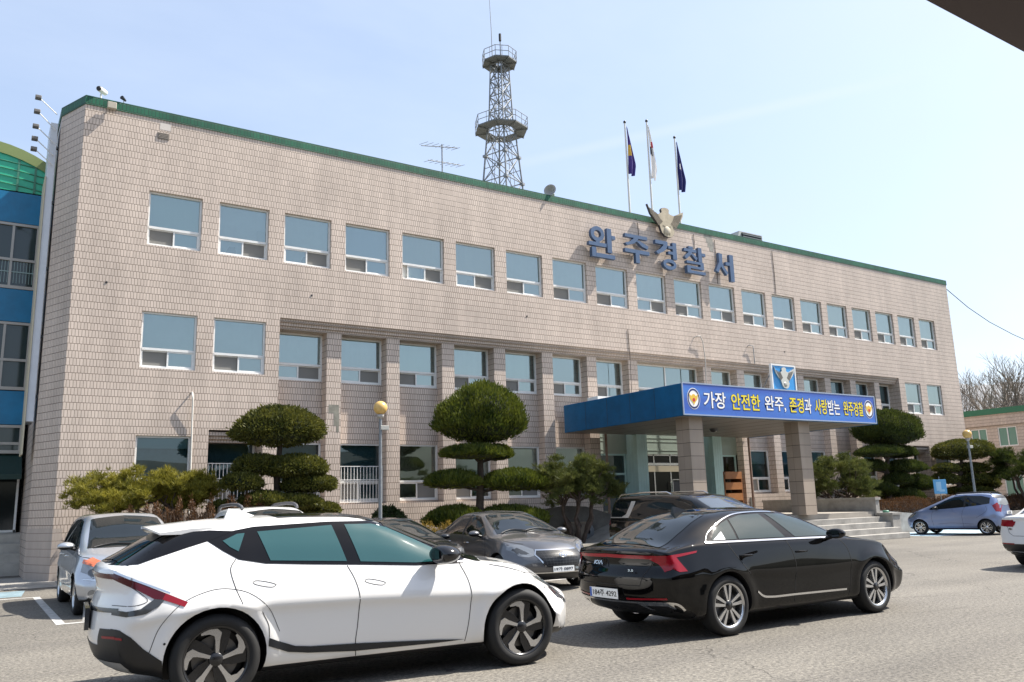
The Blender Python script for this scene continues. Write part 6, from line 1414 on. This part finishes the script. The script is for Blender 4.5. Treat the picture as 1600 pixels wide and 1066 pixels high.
# ---------------------------------------------------------------- grille fronted grey saloon, nose towards the road
def saloon(name, label, x, y, deg, pm, tint=None, seed=0, s=1.):
    car = place(name, label, x, y, deg, s)
    B = CarBody(dict(xr=-1.08, xf=3.74, ns=60, axles=(0, 2.805), rw=.335, ra=.37, flare=.018, cr=.30, cf=.46, lr=.7, lf=.95, tuck=.06,
        top=[(-1.08, 1.05), (-.95, 1.085), (-.7, 1.10), (-.55, 1.13), (-.1, 1.33), (.25, 1.43), (.6, 1.468), (1.1, 1.47), (1.4, 1.44), (1.7, 1.36), (2.2, 1.15), (2.46, 1.045), (2.6, 1.02), (3.0, .965), (3.4, .865), (3.62, .77), (3.74, .66)],
        bot=[(-1.08, .30), (-.7, .24), (-.4, .20), (3.0, .20), (3.5, .19), (3.74, .22)], belt=[(-1.08, 1.0), (-.6, 1.02), (.2, 1.0), (1.2, .98), (2.1, .96), (2.5, .945), (3.0, .88), (3.4, .78), (3.74, .60)],
        ymax=[(-1.08, .88), (-.4, .925), (1.4, .92), (2.8, .925), (3.4, .91), (3.74, .84)], zmax=[(-1.08, .7), (1.4, .64), (3.74, .5)], ybelt=[(-1.08, .78), (-.4, .84), (1.4, .855), (2.6, .85), (3.2, .82), (3.74, .70)],
        yroof=[(-1.08, .68), (-.6, .62), (.1, .56), (1.3, .56), (1.8, .64), (2.4, .72), (3.0, .66), (3.74, .48)], crown=[(-1.08, .02), (-.4, .07), (.4, .06), (1.2, .06), (1.7, .09), (2.4, .05), (3.74, .06)],
        rear=[(.2, .36), (.35, .10), (.5, .0), (.8, .02), (.95, .03), (1.05, 0)], front=[(.18, .18), (.3, .05), (.45, .0), (.6, .02), (.75, .07), (.9, .02)]))
    o = B.build(car, pm)
    B.part('side_window', [GL_DARK, P_BLACK], lambda b: [B.both(b, [(-.32, 1.03), (-.1, 1.2), (.2, 1.325), (.55, 1.385), (1.05, 1.395), (1.38, 1.36), (1.75, 1.21), (2.12, 1.02), (2.1, .985), (1.2, 1.0), (.3, 1.015)], off=.004, m=0), B.both(b, [(.92, 1.40), (1.0, 1.40), (1.06, .995), (.98, .995)], off=.007, m=1), B.both(b, [(.0, 1.26), (.05, 1.27), (.06, 1.01), (.01, 1.01)], off=.007, m=1)])
    B.part('windscreen', GL_DARK, lambda b: B.panel(b, [(1.44, -.52), (1.41, 0), (1.44, .52), (1.9, .62), (2.38, .70), (2.46, .36), (2.48, 0), (2.46, -.36), (2.38, -.70), (1.9, -.62)], 'T', off=.005))
    B.part('rear_window', GL_DARK, lambda b: B.panel(b, [(-.52, -.58), (-.54, 0), (-.52, .58), (-.1, .52), (.2, .47), (.24, 0), (.2, -.47), (-.1, -.52)], 'T', off=.005))
    B.part('grille', [GRILLE, CHROME], lambda b: [B.panel(b, [(-.42, .73), (-.47, .67), (-.33, .44), (.33, .44), (.47, .67), (.42, .73)], 'F', off=.006), B.panel(b, ribbon2([(-.33, .44), (-.485, .66), (-.43, .745), (.43, .745), (.485, .66), (.33, .44)], .022), 'F', off=.010, m=1)])
    def mesh(b):
        for k in range(6):
            z = .47+.047*k; B.panel(b, ribbon2([(-.30-.025*k, z), (.30+.025*k, z)], .006), 'F', off=.0085, step=.05)
        for k in range(11):
            y = -.36+.072*k; B.panel(b, ribbon2([(y*.85, .46), (y, .72)], .005), 'F', off=.0085, step=.05)
    B.part('grille_mesh', mat('grille_bars', (.10, .10, .10), .3, metal=.6) if 'grille_bars' not in bpy.data.materials else bpy.data.materials['grille_bars'], mesh)
    B.part('headlight', [LAMP, LAMPD], lambda b: [B.both(b, [(3.00, .86), (3.2, .835), (3.42, .76), (3.56, .66), (3.52, .62), (3.36, .65), (3.16, .74)], off=.006), B.both(b, [(3.2, .79), (3.42, .70), (3.45, .67), (3.30, .68), (3.18, .75)], off=.009, m=1),
        *[B.panel(b, [(sg*.50, .665), (sg*.56, .74), (sg*.82, .82), (sg*.84, .76), (sg*.70, .66)][::sg], 'F', off=.006) for sg in (-1, 1)], *[B.panel(b, [(sg*.56, .685), (sg*.60, .725), (sg*.76, .775), (sg*.78, .745), (sg*.68, .68)][::sg], 'F', off=.010, m=1) for sg in (-1, 1)]])
    B.part('bumper_trim', [GRILLE, CHROME], lambda b: [B.panel(b, [(-.58, .24), (-.52, .33), (.52, .33), (.58, .24)], 'F', off=.006), B.panel(b, ribbon2([(-.66, .30), (-.52, .345), (.52, .345), (.66, .30)], .018), 'F', off=.010, m=1), *[B.panel(b, [(sg*.60, .30), (sg*.64, .44), (sg*.80, .44), (sg*.80, .34)][::sg], 'F', off=.006) for sg in (-1, 1)]])
    B.part('tail_light', RED, lambda b: [B.both(b, [(-1.0, .98), (-.72, .99), (-.56, .95), (-.7, .86), (-1.0, .84)], off=.006), *[B.panel(b, [(sg*.42, .95), (sg*.86, .99), (sg*.88, .85), (sg*.46, .87)][::sg], 'B', off=.006) for sg in (-1, 1)]])
    def sm(b):
        for pth in ([(.12, 1.0), (.2, .85), (.36, .66)], [(1.03, .985), (1.09, .8), (1.08, .5), (1.05, .27)], [(2.12, .965), (2.24, .8), (2.26, .55), (2.2, .27)], [(2.3, .95), (2.8, .92), (3.2, .85)]): B.seam(b, pth)
    B.part('panel_gap', SEAM, sm)
    def hd_(b):
        for sd in (-1, 1): handle(b, B, .24, .46, .86, sd, 0, .03); handle(b, B, 1.2, 1.42, .85, sd, 0, .03)
    B.part('door_handle', CHROME, hd_)
    for sd in (-1, 1): mirror(o, 1.93, .88, 1.04, sd, pm, P_BLACK, 1.05)
    st_ = dict(k='pairs', n=5, rim=RIMS, cap=0, ph=.2+seed)
    for xx in (0, 2.805):
        for sd in (-1, 1): wheel(car, xx, sd, .905, .33, .225, st_, .215)
    return car, B, o
GREY = paint('grey_metallic_paint', (.125, .125, .13), .7, .34)
car, B, o = saloon('parked_car', 'grey metallic saloon with black mesh grille facing out between the two clipped trees', 8.05, -8.35, -96.5, GREY)
plate(o, B, frontM(3.745, 0, .405, -4), .44, .10, '19가 0897', False)
b = MB(); b.lathe([(.052, 0), (.060, .006), (.068, 0)], 24, frontM(3.735, 0, .655, -14) @ Matrix.Diagonal((1.25, .72, 1, 1)))
for pts in ([(-.038, -.03), (-.024, .03)], [(.024, -.03), (.038, .03)], [(-.03, 0), (.03, .004)]): b.prism(ribbon2(pts, .015), frontM(3.735, 0, .655, -14), .006)
b.build('badge', CHROME, o)
wp = MB()
for y0, y1 in ((.55, -.1), (-.05, -.62)):
    pts = []
    for k in range(6):
        t = k/5; h = B.bvh.ray_cast(Vector((2.42-.10*math.sin(t*3.1), y0+(y1-y0)*t, 4)), Vector((0, 0, -1)))[0]; pts.append(h+Vector((0, 0, .02)))
    wp.tube(pts, .010, 5)
split_build(wp, 'wiper', P_BLACK, o)
DGREY = paint('dark_grey_paint', (.02, .022, .026), .3, .3)
car, B, o = saloon('parked_car', 'dark grey saloon mostly hidden behind the white crossover bonnet', 5.62, -7.6, -90, DGREY, None, .3, .95)
WH2 = paint('white_paint_car', (.76, .76, .75), 0, .3)
car, B, o = saloon('parked_car', 'white saloon seen from behind at the right edge of the car park', 17.45, -16.2, 0, WH2, None, .5)
plate(o, B, rearM(-1.098, 0, .74, 3), .34, .16, '24', False)
B.part('bumper_trim', [P_BLACK, RED], lambda b: [B.panel(b, [(-.86, .30), (-.86, .50), (.86, .50), (.86, .30)], 'B', off=.006), B.both(b, [(-1.0, .30), (-1.0, .50), (-.72, .46), (-.66, .30)], off=.006), *[B.panel(b, [(sg*.5, .49), (sg*.85, .49), (sg*.85, .515), (sg*.5, .515)][::sg], 'B', off=.010, m=1) for sg in (-1, 1)]])
B.part('badge', CHROME, lambda b: B.panel(b, [(.56+.045*math.cos(k*.8), .80+.025*math.sin(k*.8)) for k in range(8)], 'B', off=.008, step=.03))
B.part('boot_gap', SEAM, lambda b: B.panel(b, ribbon2([(-.66, .98), (-.60, .72), (-.5, .66), (.5, .66), (.60, .72), (.66, .98)], .008), 'B', off=.003, step=.04))

# ---------------------------------------------------------------- hatchbacks and vans
def hatch(name, label, x, y, deg, pm, S, wins, s=1., rim=None, rr=.2, yo=.8, wid=.19, rails=None):
    car = place(name, label, x, y, deg, s); B = CarBody(S); o = B.build(car, pm); wins(B, o)
    st_ = rim or dict(k='five', n=10, rim=RIMS, cap=0)
    for xx in S['axles']:
        for sd in (-1, 1): wheel(car, xx, sd, yo, S['rw']-.005, rr, st_, wid)
    return car, B, o
SILV = paint('silver_metallic_paint', (.50, .52, .55), .7, .34)
S_mpv = dict(xr=-.80, xf=3.62, ns=58, axles=(0, 2.7), rw=.325, ra=.36, flare=.02, cr=.22, cf=.42, lr=.6, lf=.9, tuck=.05,
    top=[(-.80, 1.42), (-.7, 1.54), (-.4, 1.62), (.4, 1.655), (1.2, 1.645), (1.5, 1.60), (1.8, 1.49), (2.35, 1.19), (2.6, 1.09), (2.72, 1.06), (3.1, .98), (3.4, .88), (3.62, .74)], bot=[(-.80, .28), (-.5, .2), (3.2, .2), (3.62, .22)],
    belt=[(-.80, 1.08), (0, 1.06), (1.2, 1.03), (2.2, 1.0), (2.7, .97), (3.1, .88), (3.4, .78), (3.62, .62)], ymax=[(-.80, .86), (0, .90), (1.4, .895), (2.8, .895), (3.3, .88), (3.62, .80)], zmax=[(-.80, .75), (1.4, .68), (3.62, .5)],
    ybelt=[(-.80, .78), (0, .84), (1.4, .85), (2.6, .83), (3.1, .78), (3.62, .66)], yroof=[(-.80, .60), (-.3, .60), (1.3, .60), (1.8, .66), (2.5, .72), (3.0, .62), (3.62, .46)], crown=[(-.80, .05), (.4, .05), (1.3, .06), (1.8, .09), (2.6, .05), (3.62, .06)],
    rear=[(.2, .2), (.4, .02), (.7, .0), (1.0, .04), (1.4, .12)], front=[(.18, .16), (.3, .05), (.45, 0), (.6, .02), (.75, .08), (.9, .02)])
def w_mpv(B, o):
    B.part('side_window', [GL_DARK, P_BLACK], lambda b: [B.both(b, [(-.62, 1.16), (-.52, 1.40), (.1, 1.52), (.9, 1.55), (1.4, 1.51), (1.7, 1.38), (2.3, 1.06), (2.2, 1.02), (1.1, 1.05), (.1, 1.075)], off=.004), B.both(b, [(.88, 1.555), (.96, 1.555), (1.0, 1.04), (.92, 1.04)], off=.007, m=1), B.both(b, [(-.1, 1.49), (-.03, 1.50), (-.02, 1.07), (-.09, 1.07)], off=.007, m=1)])
    B.part('windscreen', GL_DARK, lambda b: B.panel(b, [(1.56, -.56), (1.52, 0), (1.56, .56), (2.0, .62), (2.56, .70), (2.66, .36), (2.68, 0), (2.66, -.36), (2.56, -.70), (2.0, -.62)], 'T', off=.005))
    B.part('headlight', [LAMP, mat('amber_lamp', (.65, .16, .06), .15, coat=1) if 'amber_lamp' not in bpy.data.materials else bpy.data.materials['amber_lamp'], LAMPD], lambda b: [B.both(b, [(2.98, .93), (3.2, .86), (3.42, .76), (3.48, .66), (3.38, .60), (3.2, .66), (3.02, .78)], off=.006), B.both(b, [(3.0, .925), (3.25, .845), (3.42, .76), (3.38, .73), (3.2, .80), (3.0, .87)], off=.010, m=1),
        *[B.panel(b, [(sg*.46, .70), (sg*.55, .80), (sg*.78, .90), (sg*.82, .70), (sg*.62, .62)][::sg], 'F', off=.006) for sg in (-1, 1)], *[B.panel(b, [(sg*.50, .75), (sg*.55, .81), (sg*.78, .90), (sg*.80, .84), (sg*.6, .76)][::sg], 'F', off=.010, m=1) for sg in (-1, 1)], *[B.panel(b, [(sg*.66+.07*math.cos(k*.6)*sg, .69+.06*math.sin(k*.6)) for k in range(11)][::sg], 'F', off=.011, m=2) for sg in (-1, 1)]])
    B.part('grille', [GRILLE, CHROME], lambda b: [B.panel(b, [(-.40, .64), (-.36, .76), (.36, .76), (.40, .64)], 'F', off=.006), B.panel(b, [(-.5, .26), (-.5, .42), (.5, .42), (.5, .26)], 'F', off=.006), B.panel(b, [(-.38, .69), (-.38, .715), (.38, .715), (.38, .69)], 'F', off=.01, m=1), *[B.panel(b, [(sg*.60, .57), (sg*.60, .595), (sg*.80, .60), (sg*.80, .58)][::sg], 'F', off=.008, m=1) for sg in (-1, 1)]])
    B.part('fog_lamp', LAMP, lambda b: [B.panel(b, [(sg*.68+.055*math.cos(k*.6)*sg, .38+.055*math.sin(k*.6)) for k in range(11)][::sg], 'F', off=.008) for sg in (-1, 1)])
    B.part('tail_light', RED, lambda b: B.both(b, [(-.72, 1.2), (-.6, 1.2), (-.58, .85), (-.72, .85)], off=.006))
    def sm(b):
        for pth in ([(.0, 1.05), (.1, .85), (.34, .62)], [(.95, 1.03), (1.0, .8), (.98, .27)], [(2.1, 1.01), (2.18, .8), (2.16, .27)], [(2.5, .98), (2.9, .93), (3.2, .86)]): B.seam(b, pth)
        B.panel(b, ribbon2([(-.8, .60), (0, .585), (.8, .60)], .006), 'F', off=.003)
    B.part('panel_gap', SEAM, sm)
    for sd in (-1, 1): mirror(o, 2.06, .86, 1.10, sd, bpy.data.materials['silver_metallic_paint'], P_BLACK, 1.2)
    b = MB()
    for y0, y1 in ((.6, .0), (.02, -.6)):
        pts = []
        for k in range(6): t = k/5; h = B.bvh.ray_cast(Vector((2.60-.08*math.sin(t*3.1), y0+(y1-y0)*t, 4)), Vector((0, 0, -1)))[0]; pts.append(h+Vector((0, 0, .02)))
        b.tube(pts, .012, 5)
    split_build(b, 'wiper', P_BLACK, o)
    def hd_(b):
        for sd in (-1, 1): handle(b, B, .14, .36, .92, sd, 0, .03); handle(b, B, 1.12, 1.34, .91, sd, 0, .03)
    B.part('door_handle', CHROME, hd_)
hatch('parked_car', 'silver people carrier with orange headlamp strip facing out at the left end of the bays', .78, -6.15, -90, SILV, S_mpv, w_mpv, 1., dict(k='pairs', n=5, rim=RIMS, cap=0), .215, .87, .2)
# white sport utility with grey roof rails, only its roof shows
S_suv = dict(S_mpv); S_suv['top'] = [(x, z*1.015+(.02 if z > 1.3 else 0)) for x, z in S_mpv['top']]
def w_suv(B, o):
    w_mpv(B, o); b = MB()
    for sd in (-1, 1):
        pts = [(-.45, sd*.56, 1.62), (-.38, sd*.57, 1.70), (-.2, sd*.575, 1.735), (.6, sd*.575, 1.755), (1.1, sd*.575, 1.74), (1.3, sd*.565, 1.70), (1.36, sd*.56, 1.66)]; b.tube(pts, .034, 8)
    split_build(b, 'roof_rail', mat('grey_roof_rail', (.13, .13, .14), .45, metal=.4), o)
hatch('parked_car', 'white sport utility with grey roof rails showing above the white crossover roof', 3.5, -6.3, -90, WH2, S_suv, w_suv, 1., None, .215, .87, .2)
# lavender city hatchback
LAV = paint('lavender_metallic_paint', (.20, .255, .41), .45, .32)
S_spk = dict(xr=-.56, xf=3.08, ns=54, axles=(0, 2.375), rw=.285, ra=.315, flare=.022, cr=.20, cf=.40, lr=.5, lf=.8, tuck=.05,
    top=[(-.56, 1.28), (-.5, 1.40), (-.3, 1.475), (.3, 1.525), (.9, 1.52), (1.2, 1.475), (1.5, 1.36), (2.0, 1.13), (2.2, 1.045), (2.35, 1.0), (2.7, .91), (2.95, .80), (3.08, .68)], bot=[(-.56, .28), (-.3, .19), (2.7, .19), (3.08, .22)],
    belt=[(-.56, 1.12), (-.2, 1.10), (.3, 1.03), (1.0, .97), (1.8, .925), (2.3, .895), (2.7, .81), (3.08, .56)], ymax=[(-.56, .76), (0, .80), (1.2, .79), (2.4, .80), (2.8, .78), (3.08, .70)], zmax=[(-.56, .72), (1.2, .62), (3.08, .48)],
    ybelt=[(-.56, .68), (0, .73), (1.2, .755), (2.2, .75), (2.7, .70), (3.08, .56)], yroof=[(-.56, .54), (0, .54), (1.0, .54), (1.5, .60), (2.1, .66), (2.6, .56), (3.08, .4)], crown=[(-.56, .05), (.3, .05), (1.0, .055), (1.5, .085), (2.2, .05), (3.08, .06)],
    rear=[(.2, .16), (.35, .02), (.6, .0), (.9, .05), (1.3, .12)], front=[(.18, .14), (.3, .04), (.45, 0), (.6, .02), (.75, .08)])
def w_spk(B, o):
    B.part('side_window', [GL_DARK, P_BLACK], lambda b: [B.both(b, [(-.18, 1.13), (-.20, 1.34), (.1, 1.415), (.7, 1.435), (1.05, 1.40), (1.4, 1.26), (2.0, .96), (1.9, .93), (1.1, .985), (.35, 1.055)], off=.004), B.both(b, [(.62, 1.44), (.68, 1.44), (.72, 1.01), (.66, 1.01)], off=.007, m=1)])
    B.part('windscreen', GL_DARK, lambda b: B.panel(b, [(1.22, -.5), (1.18, 0), (1.22, .5), (1.7, .58), (2.15, .64), (2.24, .3), (2.26, 0), (2.24, -.3), (2.15, -.64), (1.7, -.58)], 'T', off=.005))
    B.part('rear_window', [mat('pale_rear_glass', (.28, .30, .32), .08, spec=1, ior=1.8), P_BLACK], lambda b: [B.panel(b, [(-.52, 1.10), (-.46, 1.32), (.46, 1.32), (.52, 1.10), (0, 1.05)], 'B', off=.006), B.panel(b, [(-.56, 1.33), (-.50, 1.43), (.50, 1.43), (.56, 1.33)], 'B', off=.008, m=1)])
    B.part('tail_light', RED, lambda b: [B.both(b, [(-.52, 1.10), (-.38, 1.16), (-.26, 1.06), (-.36, .86), (-.52, .80)], off=.006), *[B.panel(b, [(sg*.54, .86), (sg*.58, 1.10), (sg*.70, 1.12), (sg*.72, .84)][::sg], 'B', off=.006) for sg in (-1, 1)]])
    B.part('headlight', LAMP, lambda b: B.both(b, [(2.45, .86), (2.65, .82), (2.88, .70), (2.9, .62), (2.7, .66)], off=.006))
    def sm(b):
        for pth in ([(-.05, 1.05), (-.08, .9), (.30, .62)], [(.72, .97), (.80, .7), (.78, .25)], [(1.82, .91), (1.9, .7), (1.85, .25)], [(.42, .40), (1.2, .44), (1.7, .40)]): B.seam(b, pth)
    B.part('panel_gap', SEAM, sm)
    def hd_(b):
        for sd in (-1, 1): handle(b, B, .95, 1.12, .84, sd, 0, .03)
    B.part('door_handle', LAV, hd_)
    b = MB()
    for sd in (-1, 1): b.tube([(-.25, sd*.50, 1.46), (-.15, sd*.51, 1.525), (.4, sd*.51, 1.555), (.95, sd*.51, 1.53), (1.05, sd*.50, 1.48)], .018, 7)
    split_build(b, 'roof_rail', P_BLACK, o)
    for sd in (-1, 1): mirror(o, 1.68, .76, 1.0, sd, P_BLACK, P_BLACK, 1.0)
    b = MB(); b.box(-.585, -.57, -.26, .26, .74, .85); b.build('licence_plate', PLATE, o)
    b = MB(); fit_text(b, '62보', rearM(-.588, 0, .795), .3, .08, .003, .01); b.build('plate_number', PLTXT, o)
hatch('parked_car', 'lavender blue city hatchback parked at the planter wall at right', 30.53, -7.97, 98.75, LAV, S_spk, w_spk, 1., dict(k='pairs', n=5, rim=RIMS, cap=0), .19, .785, .175)
# black van on the ramp under the canopy
S_van = dict(xr=-1.0, xf=4.05, ns=58, axles=(0, 3.09), rw=.36, ra=.40, flare=.015, cr=.2, cf=.34, lr=.6, lf=.8, tuck=.05,
    top=[(-1.0, 1.55), (-.92, 1.66), (-.7, 1.725), (.5, 1.755), (1.7, 1.74), (2.1, 1.68), (2.5, 1.52), (3.0, 1.28), (3.2, 1.19), (3.6, 1.10), (3.9, .98), (4.05, .82)], bot=[(-1.0, .3), (-.6, .22), (4.05, .24)],
    belt=[(-1.0, 1.14), (1.0, 1.12), (2.5, 1.10), (3.2, 1.06), (3.7, .95), (4.05, .72)], ymax=[(-1.0, .95), (0, .985), (3, .985), (3.6, .97), (4.05, .9)], zmax=[(-1.0, .8), (4.05, .6)], ybelt=[(-1.0, .88), (0, .92), (2.9, .92), (3.6, .86), (4.05, .76)],
    yroof=[(-1.0, .72), (0, .74), (1.8, .72), (2.4, .76), (3.0, .80), (3.5, .7), (4.05, .55)], crown=[(-1.0, .05), (1.5, .06), (2.3, .10), (3.1, .05), (4.05, .06)], rear=[(.2, .2), (.4, .03), (.8, 0), (1.2, .04), (1.7, .12)], front=[(.2, .12), (.35, .02), (.6, 0), (.9, .04)])
def w_van(B, o):
    B.part('side_window', [GL_DARK, P_BLACK], lambda b: [B.both(b, [(-.80, 1.17), (-.72, 1.58), (1.8, 1.61), (2.1, 1.55), (2.55, 1.36), (2.95, 1.17), (2.8, 1.14), (1.0, 1.15)], off=.004)])
    B.part('chrome_blade', mat('satin_silver_blade', (.58, .58, .56), .3, metal=.6), lambda b: [B.both(b, [(-.30, 1.16), (-.04, 1.16), (.02, 1.24), (.14, 1.50), (.16, 1.585), (.0, 1.585), (-.04, 1.45), (-.14, 1.25), (-.28, 1.19)], off=.009), B.both(b, [(-.85, 1.155), (-.04, 1.155), (-.04, 1.175), (-.85, 1.18)], off=.009)])
    B.part('windscreen', mat('sky_windscreen', (.05, .06, .07), .02, spec=1, ior=1.9), lambda b: B.panel(b, [(2.2, -.66), (2.12, 0), (2.2, .66), (2.6, .72), (3.1, .80), (3.2, .4), (3.22, 0), (3.2, -.4), (3.1, -.80), (2.6, -.72)], 'T', off=.005))
    B.part('tail_light', RED, lambda b: [B.both(b, [(-.95, 1.10), (-.78, 1.10), (-.76, .98), (-.95, .96)], off=.006), B.panel(b, [(.6, 1.0), (.6, 1.09), (.9, 1.09), (.9, 1.0)], 'B', off=.006), B.panel(b, [(-.9, 1.0), (-.9, 1.09), (-.6, 1.09), (-.6, 1.0)], 'B', off=.006)])
    B.part('panel_gap', SEAM, lambda b: [B.seam(b, p) for p in ([(-.2, 1.12), (-.1, .9), (.42, .7)], [(1.5, 1.12), (1.52, .3)], [(2.7, 1.1), (2.76, .8), (2.7, .3)])])
    b = MB()
    for sd in (-1, 1): b.tube([(-.62, sd*.68, 1.69), (-.5, sd*.69, 1.765), (.4, sd*.69, 1.80), (1.2, sd*.69, 1.79), (1.35, sd*.68, 1.73)], .022, 7)
    split_build(b, 'roof_rail', CHROME, o)
    for sd in (-1, 1): mirror(o, 2.62, .95, 1.2, sd, P_BLACK, P_BLACK, 1.3)
hatch('parked_car', 'black van with a silver rear pillar blade parked between the grey saloon and the canopy', 14.0, -7.6, -88, paint('black_van_paint', (.008, .0075, .0075), 0, .25), S_van, w_van, 1., None, .235, .97, .235)
